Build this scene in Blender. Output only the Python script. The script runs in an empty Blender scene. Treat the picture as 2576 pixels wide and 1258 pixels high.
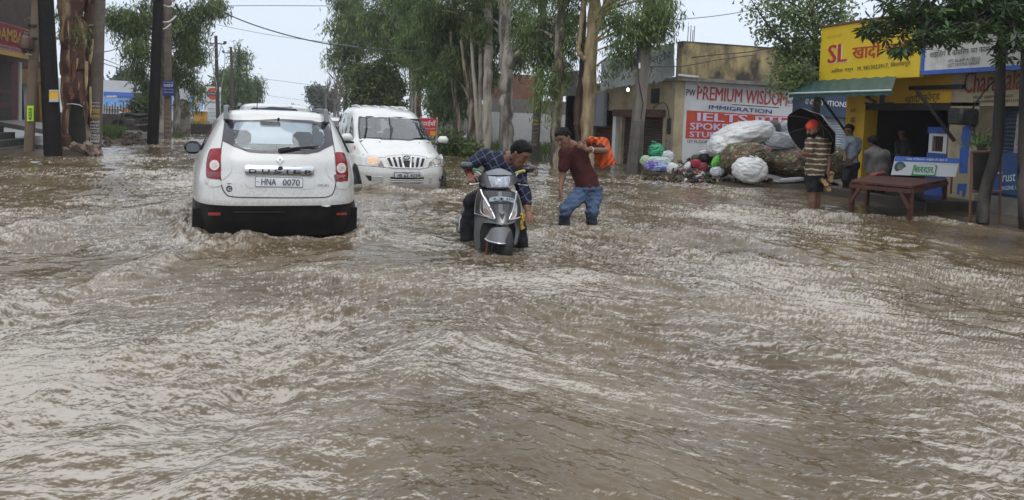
import bpy, bmesh, math, random
import numpy as np
from mathutils import Vector, Matrix, Euler
from mathutils.geometry import delaunay_2d_cdt
from mathutils.bvhtree import BVHTree

SC = bpy.context.scene
COL = SC.collection
R = math.radians
# ------------------------------------------------------------------ camera
F, CX, CY, EYE, YAW, PITCH, ROLL = 1900., 1288., 396., 1.4, 16.4, 3.0, 2.2   # pixels of a 2576 px wide frame; metres; degrees
_y, _p, _r = R(YAW), R(PITCH), R(ROLL)
FW = np.array([math.sin(_y)*math.cos(_p), math.cos(_y)*math.cos(_p), -math.sin(_p)])
_rt = np.array([math.cos(_y), -math.sin(_y), 0.]); _up = np.cross(_rt, FW)
RT = _rt*math.cos(_r)+_up*math.sin(_r); UP = _up*math.cos(_r)-_rt*math.sin(_r)
ORG = np.array([0, 0, EYE])
cd = bpy.data.cameras.new('camera'); cam = bpy.data.objects.new('camera', cd); COL.objects.link(cam)
m = Matrix.Identity(4)
for i in range(3):
    m[i][0], m[i][1], m[i][2], m[i][3] = RT[i], UP[i], -FW[i], ORG[i]
cam.matrix_world = m
cd.sensor_width = 36; cd.lens = F/2576*36
cd.shift_x = 0; cd.shift_y = -(629-CY)/2576
cd.clip_start = .05; cd.clip_end = 3000
SC.camera = cam
# ------------------------------------------------------------------ sky, sun, exposure
w = bpy.data.worlds.new('World'); SC.world = w; w.use_nodes = True
N = w.node_tree.nodes; L = w.node_tree.links; N.clear()
out = N.new('ShaderNodeOutputWorld'); add = N.new('ShaderNodeAddShader')
sky = N.new('ShaderNodeTexSky'); sky.sky_type = 'NISHITA'; sky.sun_disc = False
SUN_EL, SUN_AZ = R(62), R(200)
sky.sun_elevation = SUN_EL; sky.sun_rotation = SUN_AZ
bg1 = N.new('ShaderNodeBackground'); bg1.inputs[1].default_value = .012
L.new(sky.outputs[0], bg1.inputs[0])
tc = N.new('ShaderNodeTexCoord'); sx = N.new('ShaderNodeSeparateXYZ'); L.new(tc.outputs['Generated'], sx.inputs[0])
rp = N.new('ShaderNodeValToRGB'); rp.color_ramp.elements[0].position = 0.0; rp.color_ramp.elements[0].color = (.585, .645, .745, 1)
rp.color_ramp.elements[1].position = .9; rp.color_ramp.elements[1].color = (1.08, 1.11, 1.17, 1)
e = rp.color_ramp.elements.new(.22); e.color = (.615, .675, .775, 1)
L.new(sx.outputs[2], rp.inputs[0])
ns = N.new('ShaderNodeTexNoise'); ns.inputs['Scale'].default_value = 2.2; ns.inputs['Detail'].default_value = 5
L.new(tc.outputs['Generated'], ns.inputs[0])
mr = N.new('ShaderNodeMapRange'); mr.inputs[1].default_value = .3; mr.inputs[2].default_value = .7; mr.inputs[3].default_value = .93; mr.inputs[4].default_value = 1.05
L.new(ns.outputs[0], mr.inputs[0])
bg2 = N.new('ShaderNodeBackground'); L.new(rp.outputs[0], bg2.inputs[0]); L.new(mr.outputs[0], bg2.inputs[1])
L.new(bg1.outputs[0], add.inputs[0]); L.new(bg2.outputs[0], add.inputs[1]); L.new(add.outputs[0], out.inputs[0])
sd = bpy.data.lights.new('sun', 'SUN'); sd.energy = .6; sd.angle = R(40); sd.color = (1, .97, .92)
so = bpy.data.objects.new('sun', sd); COL.objects.link(so)
so.rotation_euler = Euler((R(90)-SUN_EL, 0, math.pi-SUN_AZ)); so.location = (0, 0, 30)
SC.view_settings.view_transform = 'Standard'; SC.view_settings.look = 'None'
SC.view_settings.exposure = 0.38; SC.view_settings.gamma = 1
SC.cycles.use_denoising = True
SC.cycles.max_bounces = 6; SC.cycles.transparent_max_bounces = 12; SC.cycles.volume_bounces = 1
SC.cycles.sample_clamp_indirect = 4

# ------------------------------------------------------------------ projection helpers (photo pixel -> point of the real place)
def ray(x, y): return FW+RT*(x-CX)/F-UP*(y-CY)/F
def W(x, y, z=0.):
    d = ray(x, y); return Vector(ORG+d*((z-EYE)/d[2]))
def D(x, y, dep): return Vector(ORG+ray(x, y)*dep)
def AX(x, y, x0):
    d = ray(x, y); return Vector(ORG+d*(x0/d[0]))
def AY(x, y, y0):
    d = ray(x, y); return Vector(ORG+d*(y0/d[1]))
def depth(v): return float((np.array(v)-ORG)@FW)
def pxy(v):
    q = np.array(v)-ORG; z = q@FW
    return CX+F*(q@RT)/z, CY-F*(q@UP)/z

# ------------------------------------------------------------------ object helpers
ROOT = {}
def thing(name, label, cat, loc=(0, 0, 0), rz=0., group=None):
    o = bpy.data.objects.new(name, None); COL.objects.link(o)
    o.empty_display_size = .2
    o.location = loc; o.rotation_euler = (0, 0, rz); o['label'] = label; o['category'] = cat
    if group: o['group'] = group
    ROOT[o.name] = Matrix.Translation(Vector(loc)) @ Matrix.Rotation(rz, 4, 'Z')
    return o
def tag(o, label=None, cat=None, group=None, kind=None):
    if label: o['label'] = label
    if cat: o['category'] = cat
    if group: o['group'] = group
    if kind: o['kind'] = kind
    return o
def dup(o, parent=None, **kw):
    c = o.copy(); COL.objects.link(c); c.parent = parent
    for ch in list(o.children): dup(ch, c)
    for k, v in kw.items(): c[k] = v
    return c
def mesh_obj(name, V, Fs, mat, parent=None, world=True, smooth=True, sharp=40, mats=None, mi=None):
    V = np.asarray(V, dtype=np.float64).reshape(-1, 3)
    top = parent
    if world and parent is not None:
        while top.parent is not None: top = top.parent
        M = np.array(ROOT[top.name].inverted())
        V = V@M[:3, :3].T+M[:3, 3]
    me = bpy.data.meshes.new(name)
    me.from_pydata(V.tolist(), [], [list(map(int, f)) for f in Fs])
    for q in (mats or [mat]): me.materials.append(q)
    if mi is not None: me.polygons.foreach_set('material_index', np.asarray(mi, dtype=np.int32))
    if smooth:
        me.polygons.foreach_set('use_smooth', [True]*len(me.polygons))
        me.update()
        if sharp: me.set_sharp_from_angle(angle=R(sharp))
    me.update()
    o = bpy.data.objects.new(name, me); COL.objects.link(o)
    if parent is not None: o.parent = parent
    return o
class MB:
    def __init__(s): s.V = []; s.F = []; s.M = []; s.cm = 0
    def add(s, V, Fs):
        b = len(s.V); s.V += [tuple(v) for v in V]; s.F += [tuple(i+b for i in f) for f in Fs]; s.M += [s.cm]*len(Fs); return s
    def box(s, x0, x1, y0, y1, z0, z1, bev=0.):
        if bev <= 0:
            V = [(x, y, z) for z in (z0, z1) for y in (y0, y1) for x in (x0, x1)]
            return s.add(V, [(0, 2, 3, 1), (4, 5, 7, 6), (0, 1, 5, 4), (2, 6, 7, 3), (0, 4, 6, 2), (1, 3, 7, 5)])
        b = min(bev, (x1-x0)*.45, (y1-y0)*.45, (z1-z0)*.45)
        def ring(z, i):
            return [(x0+i, y0+b, z), (x0+b, y0+i, z), (x1-b, y0+i, z), (x1-i, y0+b, z), (x1-i, y1-b, z), (x1-b, y1-i, z), (x0+b, y1-i, z), (x0+i, y1-b, z)]
        V = ring(z0, b)+ring(z0+b, 0)+ring(z1-b, 0)+ring(z1, b)
        Fs = [tuple(range(7, -1, -1)), tuple(range(24, 32))]
        for k in range(3):
            for j in range(8): Fs.append((k*8+j, k*8+(j+1) % 8, k*8+8+(j+1) % 8, k*8+8+j))
        return s.add(V, Fs)
    def obox(s, c, ax, ay, az, bev=0.):
        """box centred at c with half-axis vectors"""
        c, ax, ay, az = map(Vector, (c, ax, ay, az)); t = MB(); t.box(-1, 1, -1, 1, -1, 1)
        s.add([c+ax*v[0]+ay*v[1]+az*v[2] for v in t.V], t.F); return s
    def beam(s, a, b, w_, h_, up=(0, 0, 1)):
        a, b = Vector(a), Vector(b); d = (b-a); u = Vector(up); sd_ = d.cross(u)
        if sd_.length < 1e-5: sd_ = d.cross(Vector((1, 0, 0)))
        sd_.normalize(); u = sd_.cross(d).normalized()
        return s.obox((a+b)/2, sd_*w_/2, d/2, u*h_/2)
    def tube(s, pts, rad, seg=10, cap=True):
        pts = [Vector(p) for p in pts]; n = len(pts)
        if not hasattr(rad, '__len__'): rad = [rad]*n
        ref = None; V = []; Fs = []
        for i, p in enumerate(pts):
            t = (pts[min(i+1, n-1)]-pts[max(i-1, 0)])
            if t.length < 1e-9: t = Vector((0, 0, 1))
            t.normalize()
            if ref is None:
                ref = t.orthogonal().normalized()
            else:
                ref = (ref-t*ref.dot(t)); ref = ref.normalized() if ref.length > 1e-6 else t.orthogonal().normalized()
            bn = t.cross(ref)
            for j in range(seg):
                a = 2*math.pi*j/seg; V.append(p+(ref*math.cos(a)+bn*math.sin(a))*rad[i])
        for i in range(n-1):
            for j in range(seg): Fs.append((i*seg+j, i*seg+(j+1) % seg, (i+1)*seg+(j+1) % seg, (i+1)*seg+j))
        if cap: Fs += [tuple(range(seg-1, -1, -1)), tuple(range((n-1)*seg, n*seg))]
        return s.add(V, Fs)
    def lathe(s, prof, seg=24, M=None, cap=True):
        """prof: (r, h) pairs around +Z"""
        V = []; Fs = []; n = len(prof)
        for r_, h in prof:
            for j in range(seg):
                a = 2*math.pi*j/seg; V.append(Vector((r_*math.cos(a), r_*math.sin(a), h)))
        if M is not None: V = [M@v for v in V]
        for i in range(n-1):
            for j in range(seg): Fs.append((i*seg+j, i*seg+(j+1) % seg, (i+1)*seg+(j+1) % seg, (i+1)*seg+j))
        if cap: Fs += [tuple(range(seg-1, -1, -1)), tuple(range((n-1)*seg, n*seg))]
        return s.add(V, Fs)
    def poly(s, pts, thick):
        """flat polygon given as 3-D points, extruded by vector thick"""
        n = len(pts); P = [Vector(p) for p in pts]; t = Vector(thick)
        return s.add(P+[p+t for p in P], [tuple(range(n)), tuple(range(2*n-1, n-1, -1))]+[((i+1) % n, i, n+i, n+(i+1) % n) for i in range(n)])
    def build(s, name, mat, parent=None, world=True, smooth=True, sharp=40, mats=None):
        return mesh_obj(name, s.V, s.F, mat, parent, world, smooth, sharp, mats, s.M if mats else None)
def spline(pts, n=8, closed=True):
    """Catmull-Rom through 2-D/3-D points"""
    P = np.array(pts, float); m_ = len(P); o = []
    rng = range(m_) if closed else range(m_-1)
    for i in rng:
        g = (lambda k: P[k % m_]) if closed else (lambda k: P[min(max(k, 0), m_-1)])
        p0, p1, p2, p3 = g(i-1), g(i), g(i+1), g(i+2)
        for t in np.arange(n)/n:
            o.append(.5*((2*p1)+(-p0+p2)*t+(2*p0-5*p1+4*p2-p3)*t*t+(-p0+3*p1-3*p2+p3)*t**3))
    if not closed: o.append(P[-1])
    return np.array(o)
def rounded(pts, r=6., n=5):
    """polygon with rounded corners of radius r (same units)"""
    P = np.array(pts, float); m_ = len(P); o = []
    for i in range(m_):
        a, b, c = P[i-1], P[i], P[(i+1) % m_]
        u, v = a-b, c-b; lu, lv = np.linalg.norm(u), np.linalg.norm(v)
        k = min(r, lu*.45, lv*.45); p, q = b+u/lu*k, b+v/lv*k
        for t in np.linspace(0, 1, n): o.append((1-t)**2*p+2*t*(1-t)*b+t*t*q)
    return np.array(o)
def inpoly(P, poly):
    P = np.asarray(P, float); poly = np.asarray(poly, float); x, y = P[:, 0], P[:, 1]
    r = np.zeros(len(P), bool); j = len(poly)-1
    for i in range(len(poly)):
        xi, yi, xj, yj = *poly[i], *poly[j]
        c = ((yi > y) != (yj > y)) & (x < (xj-xi)*(y-yi)/(yj-yi+1e-12)+xi); r ^= c; j = i
    return r
def fill2d(outline, step, holes=()):
    """triangulated polygon with inner grid points; returns verts2d, tris"""
    pts = [Vector(p) for p in outline]; edges = [(i, (i+1) % len(pts)) for i in range(len(pts))]
    for h in holes:
        b = len(pts); pts += [Vector(p) for p in h]; edges += [(b+i, b+(i+1) % len(h)) for i in range(len(h))]
    o = np.array(outline); lo, hi = o.min(0), o.max(0)
    gx, gy = np.meshgrid(np.arange(lo[0]+step*.5, hi[0], step), np.arange(lo[1]+step*.5, hi[1], step))
    g = np.c_[gx.ravel(), gy.ravel()]
    if len(g):
        k = inpoly(g, o)
        for h in holes: k &= ~inpoly(g, np.array(h))
        al = np.vstack([np.array(q) for q in [outline, *holes]])
        d2 = ((g[:, None]-al[None])**2).sum(2).min(1) if len(g)*len(al) < 4e6 else np.full(len(g), 1e9)
        g = g[k & (d2 > (step*.35)**2)]
        pts += [Vector(p) for p in g]
    v, _, f, *_ = delaunay_2d_cdt(pts, edges, [], 1 if not holes else 2, 1e-6)
    v = np.array([tuple(q) for q in v]); f = [tuple(q) for q in f]
    if holes:
        c = np.array([v[list(q)].mean(0) for q in f]); k = inpoly(c, o)
        for h in holes: k &= ~inpoly(c, np.array(h))
        f = [q for q, kk in zip(f, k) if kk]
    return v, f
def shell(front, tris, back):
    """closed sheet from front verts and back verts sharing triangulation"""
    n = len(front); V = list(front)+list(back)
    Fs = [tuple(t) for t in tris]+[tuple(i+n for i in reversed(t)) for t in tris]
    cnt = {}
    for t in tris:
        for a, b in zip(t, t[1:]+t[:1]): cnt[(a, b)] = 1
    for (a, b) in list(cnt):
        if (b, a) not in cnt: Fs.append((b, a, a+n, b+n))
    return V, Fs
def pxpanel(name, outline, mat, parent, surf, thick=.01, step=6., lift=.003, holes=(), sharp=40, mats=None):
    """a curved sheet whose outline is given in photo pixels and which lies on the surface surf(x, y) -> distance; real thickness"""
    v, f = fill2d(outline, step, holes)
    dd = np.array([surf(x, y) for x, y in v])
    fr = [D(x, y, d-lift) for (x, y), d in zip(v, dd)]; bk = [D(x, y, d-lift+thick) for (x, y), d in zip(v, dd)]
    V, Fs = shell(fr, [tuple(t) for t in f], bk)
    # make front faces look at the camera
    a, b, c = (Vector(V[i]) for i in Fs[0])
    if (b-a).cross(c-a).dot(Vector(FW)) > 0: Fs = [tuple(reversed(q)) for q in Fs]
    return mesh_obj(name, V, Fs, mat, parent, True, True, sharp)
def bvh_surf(bvh, fallback, cx=None):
    def s(x, y):
        for i in range(0, 40):
            d = Vector(ray(x if cx is None else x+math.copysign(i*1., cx-x), y)); k = d.length; h = bvh.ray_cast(Vector(ORG), d/k)
            if h[0] is not None: return h[3]/k
        return fallback
    return s

# ------------------------------------------------------------------ materials
MATS = {}
def mat(name, col, rough=.5, metal=0., col2=None, nscale=6., ndet=5., bump=0., bscale=None, stretch=(1, 1, 1), spec=None, coat=0., lo=.35, hi=.65, isl=0., trans=None, rough2=None):
    if name in MATS: return MATS[name]
    m_ = bpy.data.materials.new(name); m_.use_nodes = True; MATS[name] = m_
    n_, l_ = m_.node_tree.nodes, m_.node_tree.links; b = n_['Principled BSDF']
    b.inputs['Base Color'].default_value = (*col, 1); b.inputs['Roughness'].default_value = rough; b.inputs['Metallic'].default_value = metal
    if spec is not None: b.inputs['Specular IOR Level'].default_value = spec
    b.inputs['Coat Weight'].default_value = coat
    if coat: b.inputs['Coat Roughness'].default_value = .08
    if col2 is not None or bump:
        t = n_.new('ShaderNodeTexCoord'); mp = n_.new('ShaderNodeMapping'); mp.inputs['Scale'].default_value = stretch
        l_.new(t.outputs['Object'], mp.inputs[0])
    if col2 is not None:
        z = n_.new('ShaderNodeTexNoise'); z.inputs['Scale'].default_value = nscale; z.inputs['Detail'].default_value = ndet; z.inputs['Roughness'].default_value = .62
        l_.new(mp.outputs[0], z.inputs[0]); r_ = n_.new('ShaderNodeValToRGB')
        r_.color_ramp.elements[0].position = lo; r_.color_ramp.elements[1].position = hi
        r_.color_ramp.elements[0].color = (*col, 1); r_.color_ramp.elements[1].color = (*col2, 1)
        l_.new(z.outputs[0], r_.inputs[0]); src = r_.outputs[0]
        if isl:
            g = n_.new('ShaderNodeNewGeometry'); hs = n_.new('ShaderNodeHueSaturation'); q = n_.new('ShaderNodeMapRange')
            q.inputs[3].default_value = 1-isl; q.inputs[4].default_value = 1+isl; l_.new(g.outputs['Random Per Island'], q.inputs[0]); l_.new(q.outputs[0], hs.inputs['Value']); l_.new(src, hs.inputs['Color']); src = hs.outputs[0]
        l_.new(src, b.inputs['Base Color'])
        if rough2 is not None:
            q = n_.new('ShaderNodeMapRange'); q.inputs[1].default_value = lo; q.inputs[2].default_value = hi; q.inputs[3].default_value = rough; q.inputs[4].default_value = rough2
            l_.new(z.outputs[0], q.inputs[0]); l_.new(q.outputs[0], b.inputs['Roughness'])
    if bump:
        z2 = n_.new('ShaderNodeTexNoise'); z2.inputs['Scale'].default_value = bscale or nscale*3; z2.inputs['Detail'].default_value = 5
        l_.new(mp.outputs[0], z2.inputs[0]); bp = n_.new('ShaderNodeBump'); bp.inputs['Strength'].default_value = bump; bp.inputs['Distance'].default_value = .02
        l_.new(z2.outputs[0], bp.inputs['Height']); l_.new(bp.outputs[0], b.inputs['Normal'])
    if trans:
        tr = n_.new('ShaderNodeBsdfTranslucent'); tr.inputs[0].default_value = (*trans, 1); mx = n_.new('ShaderNodeMixShader'); mx.inputs[0].default_value = .22
        l_.new(b.outputs[0], mx.inputs[1]); l_.new(tr.outputs[0], mx.inputs[2]); l_.new(mx.outputs[0], n_['Material Output'].inputs[0])
    return m_
def glass(name, tint=(.5, .55, .55), ior=1.5, rough=.02, streak=0.):
    if name in MATS: return MATS[name]
    m_ = bpy.data.materials.new(name); m_.use_nodes = True; MATS[name] = m_
    n_, l_ = m_.node_tree.nodes, m_.node_tree.links; n_.clear(); o = n_.new('ShaderNodeOutputMaterial')
    t = n_.new('ShaderNodeBsdfTransparent'); t.inputs[0].default_value = (*tint, 1); g = n_.new('ShaderNodeBsdfGlossy'); g.inputs['Roughness'].default_value = rough
    lw = n_.new('ShaderNodeLayerWeight'); pw = n_.new('ShaderNodeMath'); pw.operation = 'POWER'; pw.inputs[1].default_value = 5; l_.new(lw.outputs['Facing'], pw.inputs[0]); r0 = ((ior-1)/(ior+1))**2
    fr = n_.new('ShaderNodeMath'); fr.operation = 'MULTIPLY_ADD'; fr.inputs[1].default_value = 1-r0; fr.inputs[2].default_value = r0; l_.new(pw.outputs[0], fr.inputs[0]); lw.inputs[0].default_value = .5; mx = n_.new('ShaderNodeMixShader')
    l_.new(fr.outputs[0], mx.inputs[0]); l_.new(t.outputs[0], mx.inputs[1]); l_.new(g.outputs[0], mx.inputs[2]); l_.new(mx.outputs[0], o.inputs[0])
    return m_
def emis(name, col, s):
    m_ = mat(name, col, .5); b = m_.node_tree.nodes['Principled BSDF']; b.inputs['Emission Color'].default_value = (*col, 1); b.inputs['Emission Strength'].default_value = s; return m_
WHITE_PAINT = mat('car_white', (.62, .62, .59), .22, col2=(.53, .525, .49), nscale=2.5, coat=.6, lo=.45, hi=.8)
def muddy(m_, z0, z1):
    """dried mud splashed over the lower part of a painted body"""
    n_, l_ = m_.node_tree.nodes, m_.node_tree.links; b = n_['Principled BSDF']; src = b.inputs['Base Color'].links[0].from_socket
    t = n_.new('ShaderNodeTexCoord'); s = n_.new('ShaderNodeSeparateXYZ'); l_.new(t.outputs['Object'], s.inputs[0]); q = n_.new('ShaderNodeMapRange'); q.inputs[1].default_value = z1; q.inputs[2].default_value = z0; q.inputs[3].default_value = 0; q.inputs[4].default_value = .42; l_.new(s.outputs[2], q.inputs[0])
    z = n_.new('ShaderNodeTexNoise'); z.inputs['Scale'].default_value = 34; z.inputs['Detail'].default_value = 8; l_.new(t.outputs['Object'], z.inputs[0]); a = n_.new('ShaderNodeMath'); a.operation = 'ADD'; l_.new(q.outputs[0], a.inputs[0]); l_.new(z.outputs[0], a.inputs[1])
    r_ = n_.new('ShaderNodeMapRange'); r_.inputs[1].default_value = .62; r_.inputs[2].default_value = .98; r_.inputs[3].default_value = 0; r_.inputs[4].default_value = .3; l_.new(a.outputs[0], r_.inputs[0])
    mx = n_.new('ShaderNodeMix'); mx.data_type = 'RGBA'; l_.new(r_.outputs[0], mx.inputs[0]); l_.new(src, mx.inputs[6]); mx.inputs[7].default_value = (.27, .21, .14, 1); l_.new(mx.outputs[2], b.inputs['Base Color'])
muddy(WHITE_PAINT, .5, 1.15)
BLACK_PLASTIC = mat('black_plastic', (.006, .006, .006), .5, col2=(.014, .013, .012), nscale=5, bump=.1, spec=.2)
DARK_TRIM = mat('dark_trim', (.02, .021, .024), .25)
CHROME = mat('chrome', (.50, .51, .53), .12, 1.)
TYRE = mat('tyre', (.012, .012, .012), .6, bump=.3, bscale=40)
WHITE = mat('paint_white', (.78, .78, .76), .5)
BLACK = mat('paint_black', (.012, .012, .014), .5)

# ------------------------------------------------------------------ lettering
def lettering(s, parent, origin, right, up, width=None, height=None, mat_=None, bold=0., shear=0., align='L', lift=.004, extrude=.001, name='lettering', spacing=1., thick=None):
    """flat text as a mesh: baseline-left at origin, along right, upwards up; scaled to width x height (either may be None)"""
    cu = bpy.data.curves.new(name, 'FONT'); cu.body = s; cu.size = 1.;  cu.shear = shear; cu.space_character = spacing
    cu.resolution_u = 2; cu.extrude = 0
    to = bpy.data.objects.new('tmp', cu)
    me0 = to.to_mesh(); V = np.array([tuple(v.co) for v in me0.vertices]); Fs = [tuple(p.vertices) for p in me0.polygons]
    to.to_mesh_clear(); bpy.data.objects.remove(to); bpy.data.curves.remove(cu)
    if not len(V): return None
    lo, hi = V.min(0), V.max(0); sz = hi-lo
    if width is None: kx = ky = height/sz[1]
    elif height is None: kx = ky = width/sz[0]
    else: kx, ky = width/sz[0], height/sz[1]
    r_ = Vector(right).normalized(); u_ = Vector(up); u_ = (u_-r_*u_.dot(r_)).normalized(); nn = r_.cross(u_)
    ox = {'L': 0, 'C': -.5, 'R': -1}[align]*sz[0]*kx
    P = []; F0 = Fs; Fs = []; k_ = len(V)      # bold: the stroke is laid down three times, a little apart
    for i, dx in enumerate((0,) if bold < .012 else (0, -bold*.55, bold*.55)):
        P += [Vector(origin)+r_*((v[0]-lo[0]+dx)*kx+ox)+u_*((v[1]-lo[1])*ky)+nn*(lift+.0007*i) for v in V]; Fs += [tuple(q+k_*i for q in f) for f in F0]
    return mesh_obj(name, P, Fs, mat_ or BLACK, parent, True, False)
# ------------------------------------------------------------------ flood water: a real displaced surface
RNG = np.random.default_rng(7)
def fft_tile(n, size, lmin, lmax, p, ang, spread, seed):
    g = np.random.default_rng(seed); k = np.fft.fftfreq(n, size/n)*2*np.pi
    kx, ky = np.meshgrid(k, k, indexing='ij'); kk = np.hypot(kx, ky); kk[0, 0] = 1
    a = kk**(-p); a *= (kk > 2*np.pi/lmax) & (kk < 2*np.pi/lmin)
    th = np.arctan2(ky, kx); a *= spread+(1-spread)*np.cos(th-ang)**2
    h = np.fft.ifft2(a*(g.normal(size=(n, n))+1j*g.normal(size=(n, n)))).real
    gx, gy = np.gradient(h, size/n); return h/np.sqrt((gx**2+gy**2).mean())       # unit rms slope
def samp(t, x, y, size):
    n = t.shape[0]; u = (x/size % 1.)*n; v = (y/size % 1.)*n
    i = np.floor(u).astype(int); j = np.floor(v).astype(int); a = u-i; b = v-j; i %= n; j %= n; i2 = (i+1) % n; j2 = (j+1) % n
    return t[i, j]*(1-a)*(1-b)+t[i2, j]*a*(1-b)+t[i, j2]*(1-a)*b+t[i2, j2]*a*b
def smooth(x, a, b):
    t = np.clip((x-a)/(b-a), 0, 1); return t*t*(3-2*t)
RIDGES = [  # photo-pixel polylines of the standing wakes on the water: (points, height m, half width m, foam)
    ([(480, 522), (380, 540), (220, 560), (100, 588), (0, 606), (-150, 640)], .085, .22, .75),
    ([(610, 606), (430, 664), (330, 702), (160, 752), (0, 792), (-200, 850)], .07, .17, .6),
    ([(905, 590), (1000, 600), (1090, 606), (1180, 612)], .05, .14, .5),
    ([(1300, 592), (1500, 584), (1640, 590), (1830, 606), (1990, 640)], .07, .16, .55),
    ([(2050, 545), (2200, 550), (2330, 558), (2450, 574), (2600, 592), (2750, 615)], .10, .2, .7),
    ([(1560, 716), (1640, 720), (1760, 735), (1900, 762)], .05, .13, .35),
    ([(870, 462), (960, 476), (1060, 487), (1140, 482)], .05, .22, .95),
    ([(1100, 640), (1180, 650), (1330, 652), (1400, 630)], .04, .12, .4),
    ([(1000, 520), (1080, 505), (1160, 500)], .06, .2, .6),
    ([(300, 640), (420, 655), (440, 660)], .06, .1, .7), ([(715, 748), (745, 752), (770, 750)], .06, .09, .7), ([(760, 690), (810, 694)], .04, .09, .5),
    ([(480, 590), (560, 600), (700, 604), (860, 598), (905, 588)], .05, .12, .8),
    ([(1160, 618), (1200, 624), (1240, 650), (1290, 648), (1330, 620)], .03, .06, .6), ([(1393, 573), (1425, 581), (1452, 574)], .025, .05, .6), ([(1464, 571), (1490, 578), (1508, 570)], .025, .05, .6), ([(2030, 526), (2052, 534), (2076, 526)], .025, .06, .6), ([(476, 556), (468, 596), (500, 616)], .06, .08, .8), ([(906, 560), (920, 588), (892, 612)], .06, .08, .8),
    ([(1700, 800), (1900, 830), (2200, 900), (2576, 960)], .03, .2, .15), ([(1100, 860), (1000, 1000), (800, 1100), (500, 1200)], .035, .18, .25),
]
FOAM_MAX = .8
def build_water():
    ys = np.concatenate([np.linspace(1460, 640, 560), np.linspace(638.5, 330, 300)])
    d_rows = EYE*F/(ys-296.)                       # metres ahead
    nc = 1900; t = np.linspace(-1, 1, nc)
    fw2 = np.array([math.sin(_y), math.cos(_y)]); rt2 = np.array([math.cos(_y), -math.sin(_y)])
    dd = d_rows[:, None]*np.ones(nc)[None]; lat = t[None]*(d_rows[:, None]*.92+1.9)
    X = dd*fw2[0]+lat*rt2[0]; Y = dd*fw2[1]+lat*rt2[1]
    # flow warp
    big = fft_tile(256, 9., .9, 6., 2.2, 0, 1., 1)
    wx = X+.35*samp(big, X*.7, Y*.7, 9.); wy = Y+.35*samp(big, X*.7+3, Y*.7+5, 9.)
    def rot(a, x=wx, y=wy): c, s = math.cos(a), math.sin(a); return x*c+y*s, -x*s+y*c
    fade = lambda d0, d1: 1-smooth(dd, d0, d1)
    side = smooth(lat/np.maximum(dd, 1), -.28, .22)  # 0 left .. 1 right
    H = np.zeros_like(X)
    swell = fft_tile(256, 11., .7, 4.5, 2.6, R(90), .35, 2)
    a, b = rot(R(-16)); H += .035*samp(swell, a, b, 11.)*(.45+.55*fade(10, 40))
    amp = samp(big, X+1.3, Y+2.7, 9.); amp = np.clip(.85+.9*amp/ (np.abs(amp).max()*.5), .35, 1.7)
    for sgn, wgt, sd_ in ((+32, 1-side, 3), (-46, side, 4)):
        t1 = fft_tile(512, 5.3, .14, 1.1, 2.0, R(90), .3, sd_); t2 = fft_tile(512, 2.1, .03, .24, 1.7, R(90), .22, sd_+10)
        t3 = fft_tile(512, .9, .014, .06, 1.8, R(90), .2, sd_+20)
        a, b = rot(R(-16+sgn)); h1 = samp(t1, a, b, 5.3); a2, b2 = rot(R(-16+sgn*1.15), wx+.2*h1, wy+.2*h1)
        H += wgt*(.17*h1*(.3+.7*fade(12, 40))+amp*.40*samp(t2, a2*.8, b2, 2.1)*fade(7, 18)+amp*.26*samp(t3, a2*.8, b2, .9)*fade(2.5, 8))
    calm = smooth(X*math.cos(_y)-Y*math.sin(_y), 4.5, 6.5)*smooth(dd, 5., 7.)*(1-smooth(dd, 20, 30))
    H *= 1-.62*calm
    # foam: aerated water in fine broken streaks, denser along the main currents
    f1 = fft_tile(1024, 4.7, .010, .38, .80, R(90), .25, 31); f2 = fft_tile(512, 1.5, .006, .08, .75, R(90), .45, 32)
    f1 /= f1.std(); f2 /= f2.std(); bigs = big/big.std()
    a, b = rot(R(-16+16)); a3, b3 = rot(R(-16-30)); fl, fr_ = samp(f1, a*.62, b, 4.7), samp(f1, a3*.36+2.2, b3, 4.7)
    sw = smooth(side+.18*samp(bigs, X*.8+1, Y*.8+6, 9.), .3, .7); ff = fl*(1-sw)+fr_*sw
    ff /= np.sqrt(sw**2+(1-sw)**2)
    n1 = .95*ff+.5*samp(f2, a*.62, b, 1.5)*fade(6, 14)
    u = lat/np.maximum(dd, 1.)                       # across the street
    cur = .46+.22*(1-smooth(dd, 2.6, 6))+.75*np.exp(-((lat+.9-.12*dd)/.75)**2)*(1-smooth(dd, 6, 9))+.45*smooth(u, .12, .3)*(1-.8*smooth(u, .42, .56)*smooth(dd, 3.6, 5.5))+.25*smooth(-u, .1, .4)-.25*np.exp(-((lat-.45)/.55)**2)*smooth(dd, 2.2, 3.2)*(1-smooth(dd, 5, 7))
    cur += .52*samp(bigs, X*.8+2, Y*.8, 9.)+.34*samp(bigs, X*2.1+5, Y*2.1, 9.)
    foam = smooth(n1+1.0*(cur-.8)+H*3., .0, 1.6)*(1-.9*calm)*FOAM_MAX
    # wakes
    P = np.c_[X.ravel(), Y.ravel()]
    chop = fft_tile(256, 1.7, .05, .4, 2.2, 0, 1., 77)
    jit = samp(f1, X*1.1, Y*1.1, 4.1).ravel()
    rag = .75+.3*np.clip(samp(bigs, X*1.9+4, Y*1.9, 9.), -2, 2).ravel()+.12*np.clip(samp(swell, X*3, Y*3, 11.), -.1, .1).ravel()*8
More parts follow.
